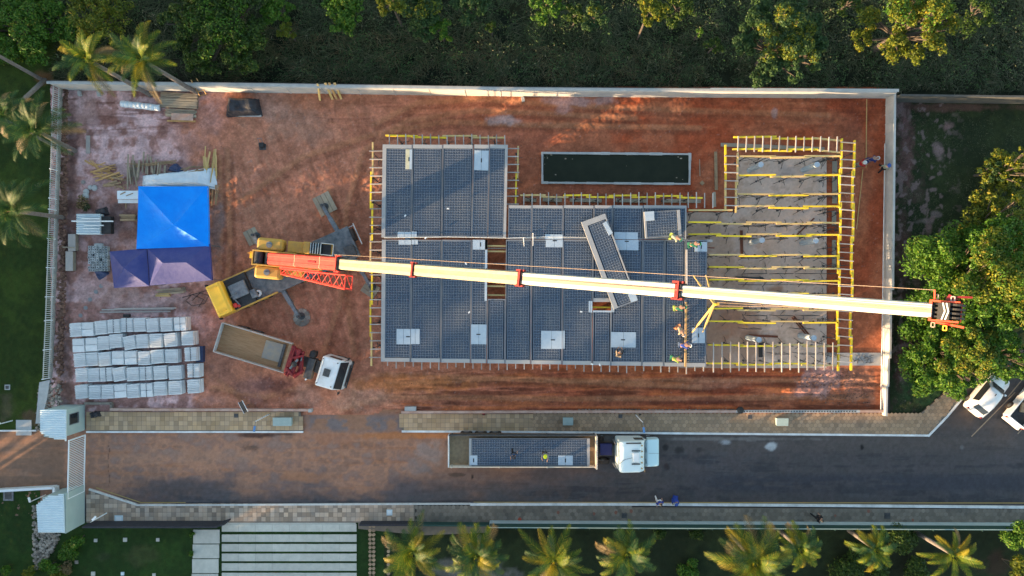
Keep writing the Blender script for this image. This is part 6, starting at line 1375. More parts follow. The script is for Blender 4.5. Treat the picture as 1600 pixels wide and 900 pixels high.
# --- flatbed truck with folded red loader crane
c = P(395, 543.5, 1.8); a = R(-16.8); lt = thing('flatbed_truck', 'truck with an empty wooden bed, folded red loader crane and white cab', 'truck', (c.x, c.y, 0), a)
hl, hw = 2.95, 1.22; MB().box(-hl, -hw, 1.18, hl, hw, 1.28).build('bed', mat('bed_boards', (.24, .13, .06), .9, (.40, .24, .13), 2.5, stretch=(.5, 9, 1)), lt, local=True)
for s in (-1, 1):
    mb = MB(); mb.box(-hl, s * hw - .035, 1.29, -.65, s * hw + .035, 1.80); mb.box(-.58, s * hw - .035, 1.29, hl, s * hw + .035, 1.80); mb.build('side_gate', M['joist'], lt, local=True)
MB().box(-hl - .06, -hw, 1.29, -hl, hw, 1.80).build('rear_gate', M['conc'], lt, local=True); MB().box(hl - .25, -hw, 1.29, hl, hw, 1.72).build('headboard', M['wood'], lt, local=True)
MB().rbox((1.45, .12), 1.45, 1.5, 1.285, 1.34, 0.02).build('plywood_sheet', mat('ply', (.34, .28, .20), .9, (.22, .22, .22), 1.6), lt, local=True)
MB().rbox((2.3, 0), .22, 1.9, 1.285, 1.40, 0.02).build('steel_channel', M['dsteel'], lt, local=True)
MB().box(-hl, -.4, .75, 7.4, .4, 1.15).build('chassis', M['dsteel'], lt, local=True)
ld = MB(); ld.box(3.45, -.35, 1.15, 4.0, .35, 2.0).build('loader_column', M['dred'], lt, local=True, bevel=.05)
mb = MB(); mb.bar((3.25, -1.25, 1.9), (3.55, 1.05, 2.15), .34, .38); mb.bar((3.75, -1.15, 2.2), (3.85, 1.1, 2.35), .26, .3); mb.bar((4.05, -1.0, 1.7), (4.2, 1.0, 2.4), .16, .2); mb.bar((3.3, 1.0, 2.0), (4.1, .9, 2.4), .2, .2); mb.bar((3.2, -1.2, 2.1), (4.0, -.9, 1.9), .24, .2); mb.bar((3.5, -1.3, 2.3), (3.4, 1.2, 2.3), .12, .15); mb.bar((3.05, -1.1, 1.7), (3.15, 1.15, 1.9), .22, .3); mb.bar((4.35, -.9, 1.8), (4.05, .9, 2.2), .22, .25); mb.bar((3.9, -1.3, 1.9), (4.45, -.5, 1.9), .25, .25); mb.bar((3.3, .2, 2.5), (4.3, .7, 2.45), .16, .16); mb.bar((3.2, -.6, 2.4), (3.9, -1.1, 2.35), .18, .18); mb.build('loader_arm', M['dred'], lt, local=True, bevel=.03)
mb = MB(); mb.cyl((3.55, -.6, 2.45), (3.95, .3, 2.5), .09); mb.cyl((4.15, .2, 2.3), (4.15, .9, 2.3), .06); mb.build('loader_ram', M['steel'], lt, local=True)
MB().ball((3.78, -.15, 2.5), .24, 10, 6).build('slew_motor', M['black'], lt, local=True, smooth=True)
mb = MB(); mb.box(2.95, -1.45, 1.1, 3.25, -1.05, 1.45); mb.build('outrigger_box', mat('orange_red', (.62, .10, .04), .5), lt, local=True)
MB().box(4.55, -1.15, .9, 5.15, .55, 1.75).build('battery_case', M['dsteel'], lt, local=True, bevel=.04); MB().box(4.5, .6, .9, 5.0, 1.15, 1.8).build('air_tank', M['black'], lt, local=True, bevel=.12)
MB().cyl((4.8, -1.2, 1.3), (4.85, -1.2, 1.9), .07).build('exhaust', M['kerb'], lt, local=True); MB().box(5.2, -.5, 1.0, 5.7, .5, 1.6).build('engine_tunnel', M['black'], lt, local=True, bevel=.05)
cab = thing('cab', None, None, (0, 0, 0)); del_ = cab; bpy.data.objects.remove(cab)
# the cab sits square on the same chassis
X0 = 5.85
mb = MB(); rounded(mb, [(X0, .8), (X0 + 1.95, .8), (X0 + 2.08, 1.3), (X0 + 1.95, 1.95), (X0 + 1.50, 2.78), (X0 + .1, 2.86), (X0, 2.7)], -1.22, 1.22); mb.build('cab', M['carwhite'], lt, local=True, bevel=.13)
mb = MB(); mb.add([(X0 + 1.525, -1.08, 2.77), (X0 + 1.525, 1.08, 2.77), (X0 + 1.985, 1.14, 1.97), (X0 + 1.985, -1.14, 1.97)], [(0, 3, 2, 1)]); mb.build('windscreen', M['glass'], lt, local=True)
for (dx, dy) in ((.12, 1.0), (1.32, .98), (1.32, -.98), (.12, -1.0)): MB().cyl((X0 + dx, dy, 2.82), (X0 + dx, dy, 2.90), .045, n=8).build('marker_lamp', M['black'], lt, local=True)
for s in (-.6, .25): MB().bar((X0 + 1.97, s, 2.06), (X0 + 1.72, s + .5, 2.50), .025, .02).build('wiper', M['black'], lt, local=True)
MB().box(X0 + .20, -1.0, 2.865, X0 + .22, 1.0, 2.873).build('roof_seam', M['steel'], lt, local=True)
MB().box(X0 + .42, -.30, 2.87, X0 + .95, .32, 2.92).build('roof_hatch', M['dsteel'], lt, local=True, bevel=.02)
for s in (-1, 1):
    MB().box(X0 + .45, s * 1.226 - .01, 1.8, X0 + 1.45, s * 1.226 + .01, 2.5).build('side_window', M['glass'], lt, local=True)
    mb = MB(); mb.cyl((X0 + 1.7, s * 1.2, 2.4), (X0 + 1.95, s * 1.42, 2.4), .02); mb.box(X0 + 1.86, s * 1.42 - .1, 1.9, X0 + 1.94, s * 1.42 + .1, 2.4); mb.build('mirror', M['black'], lt, local=True)
    MB().box(X0 + 2.02, s * .85 - .2, .95, X0 + 2.12, s * .85 + .2, 1.2).build('headlight', M['steel'], lt, local=True)
    wheel(lt, X0 + 1.0, s * 1.0, .5, .32); wheel(lt, -1.6, s * .95, .5, .5); wheel(lt, -.4, s * .95, .5, .5)
MB().box(X0 + 1.95, -1.15, .7, X0 + 2.16, 1.15, .95).build('bumper', M['black'], lt, local=True, bevel=.04)
MB().box(X0 + 2.10, -.9, 1.40, X0 + 2.13, .9, 1.62).build('front_grille', M['black'], lt, local=True)
# ------------------------------------------------------------------ the mobile crane
cc = P(446, 424, 1.4); ca = math.atan2(-92, -206); cr = thing('mobile_crane', 'yellow truck crane with a very long cream boom reaching across the deck', 'crane', (cc.x, cc.y, 0))
Tc = Matrix.Translation((cc.x, cc.y, 0)) @ Matrix.Rotation(ca, 4, 'Z')
def CM(): m = MB(); m.T = Tc; return m
hw = 1.32
m_ = CM(); m_.box(-6.1, -hw, 1.0, 3.6, hw, 1.42); m_.build('carrier_deck', M['deck'], cr, bevel=.03)
m_ = CM(); m_.box(-6.0, -.5, .6, 6.0, .5, .99); m_.build('chassis', M['dsteel'], cr)
m_ = CM(); m_.box(3.0, -hw + .05, .9, 5.0, hw - .05, 1.75); m_.build('engine_bay', M['black'], cr, bevel=.05)
m_ = CM(); m_.box(3.2, -.7, 1.76, 4.6, .5, 2.05); m_.box(2.7, .3, 1.43, 3.2, 1.0, 1.9); m_.build('engine_cover', M['deck'], cr, bevel=.06)
for s in (-1, 1): m_ = CM(); m_.box(1.2 if s > 0 else .8, s * hw - .06, 1.43, 5.0, s * hw + .06, 1.72); m_.build('side_panel', M['yellow'], cr, bevel=.02)
m_ = CM(); rounded(m_, [(4.85, .7), (6.3, .7), (6.45, 1.1), (6.35, 1.7), (6.1, 2.35), (5.0, 2.42), (4.86, 2.3)], -hw, hw); cabo = m_.build('driver_cab', M['cabyellow'], cr, bevel=.12)
m_ = CM(); m_.add([(6.15, -1.15, 2.28), (6.15, 1.15, 2.28), (6.40, 1.2, 1.68), (6.40, -1.2, 1.68)], [(0, 3, 2, 1)]); m_.build('windscreen', M['glass'], cabo)
for s in (-1, 1): m_ = CM(); m_.box(5.25, s * 1.0 - .03, 2.38, 5.95, s * 1.0 + .03, 2.45); m_.build('roof_rib', M['cabyellow'], cabo); m_ = CM(); m_.box(6.1, s * 1.45 - .08, 1.6, 6.2, s * 1.45 + .08, 2.1); m_.build('mirror', M['black'], cabo)
m_ = CM(); m_.cyl((2.7, -.85 + 1.6, 1.45), (2.7, .75, 1.62), .28, n=16); w0 = m_.build('hose_reel', M['kerb'], cr); m_ = CM(); m_.cyl((2.7, .75, 1.62), (2.7, .75, 1.66), .12, n=10); m_.build('hub', M['black'], w0)
m_ = CM(); m_.ball((4.65, .95, 1.95), .2, 10, 6); m_.ball((4.4, 1.1, 1.95), .13, 8, 5); m_.build('red_canister', M['red'], cr, smooth=True)
m_ = CM(); m_.cyl((4.5, .5, 1.9), (4.3, 1.15, 1.9), .07); m_.cyl((4.75, .2, 1.95), (4.1, .1, 2.1), .05); m_.build('pipework', M['steel'], cr)
for x in (4.0, 2.6, -1.0, -2.4, -3.7):
    for s in (-1, 1):
        m_ = CM(); m_.cyl((x, s * 1.1 - .2, .52), (x, s * 1.1 + .2, .52), .52, n=18); w0 = m_.build('wheel', M['rubber'], cr); m_ = CM(); m_.cyl((x, s * 1.1 - .21, .52), (x, s * 1.1 + .21, .52), .25, n=12); m_.build('rim', M['yellow'], w0)
# rear deck items: spare wheel box, dark lockers
m_ = CM(); m_.box(-5.95, .25, 1.43, -5.1, 1.1, 1.75); m_.build('rear_locker', M['dsteel'], cr, bevel=.04); m_ = CM(); m_.cyl((-6.35, -.5, 1.1), (-6.15, -.5, 1.1), .55, n=18); m_.build('spare_wheel', M['rubber'], cr)
m_ = CM(); m_.box(-6.62, -1.35, 1.2, -6.55, .5, 1.35); m_.cyl((-6.5, -1.2, 1.27), (-6.1, -1.2, 1.2), .03); m_.build('tail_bar', M['kerb'], cr)
# outriggers
for (px, py, ax, sd_, nm) in ((506, 322, -5.3, -1, 'a'), (581, 448, -5.3, 1, 'b'), (399, 368, 1.1, -1, 'c'), (469, 494, 1.1, 1, 'd')):
    e = P(px, py, .5); r0 = Tc @ Vector((ax, 0, .9)); r0 = Vector((r0.x, r0.y, .9)); e2 = Vector((e.x, e.y, .9)); d = (e2 - r0).normalized(); s1 = r0 + d * 1.2
    b = MB(); b.bar(s1, s1.lerp(e2, .55), .34, .36); b.bar(s1.lerp(e2, .5), e2 + d * .1, .26, .28); ob = b.build('outrigger', M['steel'], cr)
    b = MB(); b.cyl((e.x, e.y, .2), (e.x, e.y, 1.25), .11, n=10); b.build('jack', M['dsteel'], ob)
    b = MB(); b.cyl((e.x, e.y, .14), (e.x, e.y, .2), .3, n=14); b.build('float_pad', M['dsteel'], ob)
for k, (px, py, ang, lab, n) in enumerate(((508, 319, 1.1, 'square timber mat under the outrigger foot pointing up', 4), (472, 496, .5, 'round grey mat of blocks under the outrigger foot pointing down', 0), (398, 368, 1.1, 'small timber mat under the outrigger foot near the counterweight', 3), (581, 449, .6, 'timber mat under the outrigger foot beside the deck', 3))):
    A = P(px, py); mb = MB(); rr_ = random.Random(k)
    if n: mb.T = Matrix.Translation((A.x, A.y, .02)) @ Matrix.Rotation(-ang, 4, 'Z'); [mb.box(-.85 * n / 4, -.75 + i * .38, 0, .85 * n / 4, -.40 + i * .38, .11) for i in range(n)]
    else:
        for i in range(11): a_ = i * .571; mb.rbox((A.x + .5 * math.cos(a_), A.y + .55 * math.sin(a_)), .4, .33, .01, .11 + rr_.random() * .03, a_)
        mb.rbox((A.x, A.y), .6, .6, .01, .125, .3)
    tag(mb.build('outrigger_mat', M['woodg'] if n else M['stone']), lab, 'mat', 'mats under the crane feet')
# superstructure, turned towards the deck
B0_ = P(427, 404.5, 3.1); T0_ = Vector((14.9, -.80, 33.0)); bd = (T0_ - B0_); ha = math.atan2(bd.y, bd.x)
Ts = Matrix.Translation((B0_.x, B0_.y, 0)) @ Matrix.Rotation(ha, 4, 'Z')
def SM(): m = MB(); m.T = Ts; return m
m_ = SM(); m_.cyl((1.9, 0, 1.43), (1.9, 0, 1.75), 1.1, n=24); m_.build('slew_ring', M['dsteel'], cr)
m_ = SM(); m_.box(-1.6, -.62, 1.76, 3.6, .62, 2.1); m_.box(-1.75, -.62, 2.1, 1.6, -.50, 2.95); m_.box(-1.75, .50, 2.1, 1.6, .62, 2.95); m_.box(-1.85, -.62, 2.1, -1.75, .62, 2.7); m_.box(-.1, -.5, 2.1, .05, .5, 2.9); m_.build('turntable_frame', M['yellow'], cr, bevel=.02)
for s in (-1, 1):
    m_ = SM(); y0, y1 = (.63, 1.62) if s > 0 else (-1.62, -.63); m_.box(-1.55, y0, 1.7, .55, y1, 2.85); cwg = m_.build('counterweight', M['yellow'], cr, bevel=.22)
    m_ = SM(); m_.bar((-.7, s * 1.1, 2.9), (-.3, s * 1.1, 2.9), .06, .12); m_.cyl((-.5, s * 1.1, 2.86), (-.5, s * 1.1, 2.9), .25, n=14); m_.build('lifting_eye', M['steel'], cwg)
for x in (-1.35, -.5):
    m_ = SM(); m_.cyl((x, -.45, 2.5), (x, .45, 2.5), .36, n=20); dr = m_.build('winch_drum', M['dsteel'], cr)
    m_ = SM(); [m_.cyl((x, -.42 + k * .06, 2.5), (x, -.40 + k * .06, 2.5), .385, n=20) for k in range(14)]; m_.build('rope_winding', M['black'], dr)
m_ = SM(); m_.box(-2.2, -.1, 2.2, -1.86, .45, 2.28); m_.bar((-2.2, .3, 2.25), (-2.2, .3, 2.7), .05, .05); m_.build('rear_bracket', M['cabyellow'], cr)
m_ = SM(); m_.box(.85, .66, 1.8, 2.1, 1.55, 2.55); m_.build('hydraulic_box', M['yellow'], cr, bevel=.04)
m_ = SM(); m_.box(2.2, .66, 1.6, 2.75, 1.6, 2.95); m_.box(2.75, .66, 1.6, 4.3, 1.6, 2.2); oc = m_.build('operator_cab', M['yellow'], cr, bevel=.05)
m_ = SM(); m_.box(2.76, .70, 2.21, 3.65, 1.56, 2.98); m_.build('roof_glass', M['glass'], oc, bevel=.03)
m_ = SM(); [m_.box(2.8 + k * .2, .70, 2.985, 2.83 + k * .2, 1.56, 3.02) for k in range(5)]; m_.build('roof_guard', M['roofsheet'], oc)
m_ = SM(); m_.box(3.67, .72, 2.21, 4.25, 1.55, 2.55); m_.build('windscreen', M['black'], oc)
m_ = SM(); [m_.bar((3.6, y, 3.0), (4.5, y, 2.6), .04, .04) for y in (.7, 1.6)]; m_.bar((4.5, .7, 2.6), (4.5, 1.6, 2.6), .04, .04); m_.build('cab_railing', M['kerb'], oc)
m_ = SM(); m_.box(.7, -1.3, 1.8, 2.2, -.66, 2.4); m_.build('oil_tank', M['yellow'], cr, bevel=.05)
# boom: five telescopic sections
L = bd.length; u = bd.normalized(); side = Vector((math.sin(ha), -math.cos(ha), 0)); upb = side.cross(u).normalized()
M['collar'] = mat('collar_red', (.20, .018, .02), .6)
M['tan'] = mat('boom_tan', (.33, .27, .22), .6, (.27, .215, .17), 1.0, stretch=(.3, 3, 3)); M['tan2'] = mat('boom_ochre', (.40, .33, .20), .6, (.33, .26, .14), 1.0, stretch=(.3, 3, 3))
BS = [(.0, .206, .95, M['red']), (.19, .3835, .75, M['cream']), (.37, .577, .72, M['cream']), (.565, .782, .65, M['cream2']), (.77, .998, .51, M['cream2'])]
for k, (t0, t1, w, m) in enumerate(BS):
    a = B0_ + u * L * t0; b = B0_ + u * L * t1; h = w * 1.15; q = w / 2
    prof = [(-q * .55, -h * .62), (q * .55, -h * .62), (q, -h * .25), (q, h * .30), (q * .82, h * .45), (q * .36, h * .452), (q * .34, h * .43), (-q * .34, h * .43), (-q * .36, h * .452), (-q * .82, h * .45), (-q, h * .30), (-q, -h * .25)]
    mb = MB(); mb.bar(a, b, w, h, up=upb, prof=prof); o = mb.build('boom_section', m, cr, bevel=.012)
    if k < 4:
        mb = MB(); s_ = w * 1.12; p2 = [(x * 1.06, y * 1.06) for x, y in prof]
        mb.bar(b - u * .13, b - u * .02, w, h, up=upb, prof=p2); co = mb.build('collar', M['collar'] if k else M['red'], o); mb = MB(); 
        p3 = [(x * 1.04, y * 1.04) for x, y in prof]; mb.bar(b - u * .015, b + u * .16, w, h, up=upb, prof=p3); mb.build('wear_ring', M['black'], co)
        mb = MB(); 
        for sg in (-1, 1): mb.bar(b - u * .3 + side * sg * q * 1.15 + upb * h * .3, b + u * .25 + side * sg * q * 1.15 + upb * h * .3, .10, .18, up=upb)
        mb.bar(b + u * .05 - side * q * 1.2 + upb * h * .5, b + u * .05 + side * q * 1.2 + upb * h * .5, .07, .08, up=upb); mb.build('rope_guide', M['collar'] if k else M['red'], co)
    if k == 0:
        for f in (.42, .78): mb = MB(); p = a.lerp(b, f); mb.bar(p - u * .03, p + u * .03, w, h, up=upb, prof=[(x * 1.03, y * 1.03) for x, y in prof]); mb.build('boom_band', mat('pale_band%d' % int(f * 100), (.70, .30, .20), .6), o)
        mb = MB(); p = a.lerp(b, .62); mb.bar(p + upb * (h * .455), p + u * 1.0 + upb * (h * .455), .12, .05, up=upb); mb.build('cover_plate', M['dred'], o)
    if k:
        mb = MB(); mb.bar(a + upb * (h * .4345), b + upb * (h * .4345), w * .60, .006, up=upb); mb.build('top_panel', M['tan'] if k > 2 else M['tan2'], o)
# lift ram
ram0 = Ts @ Vector((2.6, 0, 2.0)); ram1 = B0_ + u * L * .13 - upb * .5; MB().cyl(ram0, ram0.lerp(ram1, .6), .22, n=14).cyl(ram0.lerp(ram1, .6), ram1, .15, n=12).build('lift_ram', M['yellow'], cr)
# stowed lattice jib on the boom's flank
J0 = B0_ + u * L * .035 + side * .92 + upb * .0; J1 = B0_ + u * L * .225 + side * 1.22 - upb * .1
jm = MB(); wj0, wj1 = .20, .48; n = 12; uj = (J1 - J0).normalized(); ch = []
for sg in (-1, 1):
    for hg in (-1, 1):
        A = J0 + side * sg * wj0 + upb * hg * wj0 * .7; Bb = J1 + side * sg * wj1 + upb * hg * wj1 * .6; jm.cyl(A, Bb, .05, n=6); ch.append((A, Bb))
for i in range(n):
    f0, f1 = i / n, (i + 1) / n
    for (a_, b_) in ((0, 2), (1, 3), (0, 1), (2, 3)):
        A, Bb = ch[a_], ch[b_]; p, q_ = (A[0].lerp(A[1], f0), Bb[0].lerp(Bb[1], f1)) if i % 2 else (Bb[0].lerp(Bb[1], f0), A[0].lerp(A[1], f1)); jm.cyl(p, q_, .028, n=5)
for (a_, b_) in ((0, 2), (1, 3), (0, 1), (2, 3)): jm.cyl(ch[a_][1], ch[b_][1], .04, n=5); jm.cyl(ch[a_][0], ch[b_][0], .04, n=5)
jm.build('lattice_jib', M['red'], cr)
jm = MB(); jm.bar(B0_ + u * L * .03 + side * .62, B0_ + u * L * .15 + side * .72, .22, .3, up=upb); jm.build('jib_bracket', M['red'], cr)
# boom head
hd = B0_ + u * L * .997; u_full = u; u = u_full * .66; orr = mat('head_orange', (.70, .09, .045), .55); M['orr'] = orr
mb = MB(); w = .34
for sg in (-1, 1): mb.bar(hd - u * .1 + side * sg * w, hd + u * 1.25 + side * sg * w - upb * .1, .06, .50, up=upb)
for f in (.0, .55): mb.bar(hd + u * f - side * w + upb * .2, hd + u * f + side * w + upb * .2, .08, .07, up=upb)
mb.build('boom_head', orr, cr)
for k, f in enumerate((.25, .85, 1.1)):
    mb = MB(); [mb.cyl(hd + u * f + side * x - upb * .05, hd + u * f + side * (x + .07) - upb * .05, .27 if k else .2, n=18) for x in (-.28, -.13, .02, .17)]; mb.build('sheave', M['black'], cr)
mb = MB(); mb.bar(hd + u * .62 - side * .3 + upb * .28, hd + u * .62 + side * .3 + upb * .28, .36, .02, up=upb); hp = mb.build('head_plate', M['black'], cr)
mb = MB()
for off in (-.10, .06): 
    mb.bar(hd + u * (.66 + off) - side * .29 + upb * .295, hd + u * (.78 + off) + upb * .295, .04, .012, up=upb); mb.bar(hd + u * (.78 + off) + upb * .295, hd + u * (.66 + off) + side * .29 + upb * .295, .04, .012, up=upb)
mb.build('white_chevron', M['white'], hp)
mb = MB(); mb.bar(hd + u * .85 - side * .52 + upb * .05, hd + u * 1.75 - side * .55 - upb * .1, .07, .12, up=upb); mb.bar(hd + u * .8 - side * .36, hd + u * .95 - side * .54, .3, .15, up=upb); mb.build('head_arm', M['dred'], cr)
mb = MB(); mb.bar(hd + u * .25 + side * .40 + upb * .05, hd + u * 1.5 + side * .50 - upb * .1, .07, .14, up=upb); mb.build('head_arm', orr, cr)
mb = MB(); mb.bar(hd + u * .15 - side * .3 + upb * .15, hd + u * .1 - side * .72 + upb * .15, .05, .08, up=upb); mb.build('aux_arm', orr, cr)
for (f, sg, mm) in ((.2, -.48, 'stone'), (.95, -.45, 'joist'), (.15, .50, 'stone'), (.7, .58, 'cabyellow')):
    mb = MB(); p = hd + u * f + side * sg + upb * .1; s_ = .08
    for (x, y, X, Y) in ((-s_, -s_, s_, -s_), (s_, -s_, s_, s_), (s_, s_, -s_, s_), (-s_, s_, -s_, -s_)): mb.bar(p + u * x + side * y, p + u * X + side * Y, .035, .05, up=upb)
    mb.build('head_lug', M[mm], cr)
mb = MB(); p = hd + u * 1.35; mb.bar(p - side * .33, p + side * .33, .03, .03); mb.build('end_bar', orr, cr)
u = u_full
mb = MB(); mb.bar(hd + u * .05 - upb * .28, hd + u * .85 - upb * .34, .56, .04, up=upb); mb.build('sheave_plate', M['black'], cr)
# ropes
rope = mat('wire_rope', (.30, .22, .16), .6)
mb = MB(); mb.cyl(Ts @ Vector((-.5, .1, 2.9)), hd + upb * .42, .014, n=5); mb.cyl(hd + u * .1 - side * .72 + upb * .15, B0_ + u * L * .2 - side * .62 + upb * .5, .012, n=5); mb.build('boom_rope', rope, cr)
hk = Vector((hd.x + .55, hd.y + .0, 9.2)); HKP = P(1117, 475, 8.6); hk = Vector((HKP.x, HKP.y, 8.6)); top = hd + u * .9
hb = thing('hook_block', 'hook block hanging from the boom tip above the rightmost deck panel', 'hook block', (hk.x, hk.y, hk.z))
mb = MB()
for dx in (-.12, .12): mb.cyl(top + side * dx - upb * .3, (hk.x, hk.y + dx, hk.z + .6), .012, n=5)
mb.build('hoist_rope', rope, hb)
MB().rbox((hk.x, hk.y), .30, .16, hk.z + .1, hk.z + .65, .3).build('block', M['cabyellow'], hb, bevel=.04); MB().cyl((hk.x, hk.y, hk.z - .15), (hk.x, hk.y, hk.z + .1), .05).build('hook', M['dsteel'], hb)
sling = mat('sling_yellow', (.62, .40, .14), .8)
for k, (x, y) in enumerate(((1081, 520), (1098, 519), (1083, 430), (1103, 430))):
    e = P(x, y, 3.35); s0 = Vector((hk.x, hk.y, hk.z - .1)); tag(MB().bar(s0, s0.lerp(e, .72), .14, .05).bar(s0.lerp(e, .70), e, .07, .05).build('lifting_sling', sling), 'yellow lifting sling from the hook to the rightmost deck panel, %s' % ('lower left leg', 'lower right leg', 'upper left leg', 'upper right leg')[k], 'sling', 'lifting slings')
# ------------------------------------------------------------------ people
def skinned(verts, edges, radii, sub=1, root=0):
    me = bpy.data.meshes.new('tmp'); me.from_pydata(verts, edges, []); o = bpy.data.objects.new('tmp', me); COL.objects.link(o)
    sk = o.modifiers.new('s', 'SKIN'); sk.use_smooth_shade = True; sb = o.modifiers.new('b', 'SUBSURF'); sb.levels = sub; sb.render_levels = sub
    lay = me.skin_vertices[0]
    for i, r in enumerate(radii): lay.data[i].radius = (r, r) if not isinstance(r, tuple) else r; lay.data[i].use_root = (i == root)
    dg = bpy.context.evaluated_depsgraph_get(); ev = o.evaluated_get(dg); m2 = bpy.data.meshes.new_from_object(ev); bpy.data.objects.remove(o); bpy.data.meshes.remove(me); return m2
POSE = {}
def joints(pose):
    """joint positions, facing +X"""
    J = dict(pel=(0, 0, .93), sp=(.0, 0, 1.12), ch=(.01, 0, 1.34), nk=(.0, 0, 1.49), hb=(.02, 0, 1.56), ht=(.03, 0, 1.70))
    for s, n in ((1, 'l'), (-1, 'r')):
        J['hip' + n] = (0, s * .10, .90); J['kn' + n] = (.03, s * .11, .49); J['an' + n] = (0, s * .12, .09); J['to' + n] = (.17, s * .14, .04)
        J['sh' + n] = (0, s * .19, 1.41); J['el' + n] = (-.02, s * .27, 1.13); J['wr' + n] = (.12, s * .25, .90)
    if pose == 'walk':
        J['knl'] = (.22, .11, .52); J['anl'] = (.32, .12, .10); J['tol'] = (.48, .13, .05); J['knr'] = (-.02, -.11, .49); J['anr'] = (-.30, -.12, .14); J['tor'] = (-.16, -.13, .04); J['wrl'] = (-.16, .27, .95); J['wrr'] = (.26, -.26, 1.02)
    if pose in ('bend', 'bend2'):
        for k, p in dict(sp=(.12, 0, 1.06), ch=(.33, 0, 1.16), nk=(.46, 0, 1.20), hb=(.52, 0, 1.20), ht=(.66, 0, 1.14), pel=(-.08, 0, .92)).items(): J[k] = p
        for s, n in ((1, 'l'), (-1, 'r')):
            J['hip' + n] = (-.08, s * .10, .88); J['sh' + n] = (.38, s * .19, 1.14); J['el' + n] = (.44, s * .26, .88); J['wr' + n] = (.56 if n == 'l' else .50, s * .14, .68); J['kn' + n] = (.06, s * .15, .48); J['an' + n] = (-.04, s * .17, .09); J['to' + n] = (.13, s * .19, .04)
    if pose == 'reach':
        J['ell'] = (.22, .25, 1.28); J['wrl'] = (.46, .20, 1.22); J['elr'] = (.18, -.27, 1.22); J['wrr'] = (.42, -.22, 1.10)
    if pose == 'squat':
        for k, p in dict(pel=(-.15, 0, .36), sp=(-.05, 0, .54), ch=(.10, 0, .74), nk=(.17, 0, .87), hb=(.21, 0, .93), ht=(.27, 0, 1.05)).items(): J[k] = p
        for s, n in ((1, 'l'), (-1, 'r')):
            J['hip' + n] = (-.13, s * .11, .36); J['kn' + n] = (.27, s * .20, .48); J['an' + n] = (.02, s * .18, .09); J['to' + n] = (.19, s * .21, .04); J['sh' + n] = (.12, s * .19, .80); J['el' + n] = (.30, s * .25, .58); J['wr' + n] = (.44, s * .14, .42)
    return {k: Vector(v) for k, v in J.items()}
def build_pose(pose):
    J = joints(pose); V = []; E = []; Rr = []; idx = {}
    def add(k, p, r, par=None):
        idx[k] = len(V); V.append(tuple(p)); Rr.append(r)
        if par is not None: E.append((idx[par], idx[k]))
    add('pel', J['pel'], .135); add('sp', J['sp'], .125, 'pel'); add('ch', J['ch'], .145, 'sp'); add('nk', J['nk'], .062, 'ch'); add('hb', J['hb'], .075, 'nk')
    mid = J['hb'].lerp(J['ht'], .55); add('hm', mid, .098, 'hb'); add('ht', J['ht'], .07, 'hm'); d = (J['ht'] - J['hb']).normalized(); fw = Vector((1, 0, 0)) - d * d.x; fw.normalize()
    add('ns', mid + fw * .105 - d * .02, .014, 'hm')
    for s, n in ((1, 'l'), (-1, 'r')): add('er' + n, mid + Vector((0, s * .095, 0)) - d * .02, .018, 'hm')
    for n in 'lr':
        add('hip' + n, J['hip' + n], .105, 'pel'); add('th' + n, J['hip' + n].lerp(J['kn' + n], .35), .092, 'hip' + n); add('kn' + n, J['kn' + n], .062, 'th' + n); add('cf' + n, J['kn' + n].lerp(J['an' + n], .35), .06, 'kn' + n); add('an' + n, J['an' + n], .042, 'cf' + n); add('to' + n, J['to' + n], .038, 'an' + n)
        add('sh' + n, J['sh' + n], .068, 'ch'); add('ua' + n, J['sh' + n].lerp(J['el' + n], .5), .052, 'sh' + n); add('el' + n, J['el' + n], .042, 'ua' + n); add('fa' + n, J['el' + n].lerp(J['wr' + n], .4), .04, 'el' + n); add('wr' + n, J['wr' + n], .028, 'fa' + n)
        dr = (J['wr' + n] - J['el' + n]).normalized(); sdv = Vector((0, 1, 0)); sdv = (sdv - dr * dr.y).normalized(); pm = J['wr' + n] + dr * .055; add('pm' + n, pm, .036, 'wr' + n)
        dn = dr.cross(sdv)
        for f, (off, ln) in enumerate(((-.030, .072), (-.010, .085), (.011, .080), (.030, .062))):
            b0 = pm + dr * .035 + sdv * off; add('f%d' % f + n, b0, .010, 'pm' + n); add('g%d' % f + n, b0 + dr * ln * .5 + dn * .008, .009, 'f%d' % f + n); add('h%d' % f + n, b0 + dr * ln * .85 + dn * .03, .008, 'g%d' % f + n)
        sgn = -1 if n == 'l' else 1; add('t0' + n, J['wr' + n] + dr * .03 + sdv * .04 * sgn, .013, 'wr' + n); add('t1' + n, J['wr' + n] + dr * .085 + sdv * .062 * sgn, .010, 't0' + n)
    body = skinned(V, E, Rr)
    def cloth(keys, grow):
        ks = [k for k in keys]; mp = {idx[k]: i for i, k in enumerate(ks)}; e2 = [(mp[a], mp[b]) for a, b in E if a in mp and b in mp]; return skinned([V[idx[k]] for k in ks], e2, [Rr[idx[k]] * 1.0 + grow for k in ks])
    shirt = cloth(['pel', 'sp', 'ch', 'shl', 'ual', 'ell', 'fal', 'shr', 'uar', 'elr', 'far'], .022)
    tro = cloth(['pel', 'hipl', 'thl', 'knl', 'cfl', 'anl', 'hipr', 'thr', 'knr', 'cfr', 'anr'], .020)
    b0 = []; b1 = []
    boots = skinned([V[idx[k]] for k in ('cfl', 'anl', 'tol')], [(0, 1), (1, 2)], [.05, .055, .055]); bootr = skinned([V[idx[k]] for k in ('cfr', 'anr', 'tor')], [(0, 1), (1, 2)], [.05, .055, .055])
    return dict(body=body, shirt=shirt, trousers=tro, boots=[boots, bootr], head=(J['hb'].lerp(J['ht'], .62), d))
HM = {}
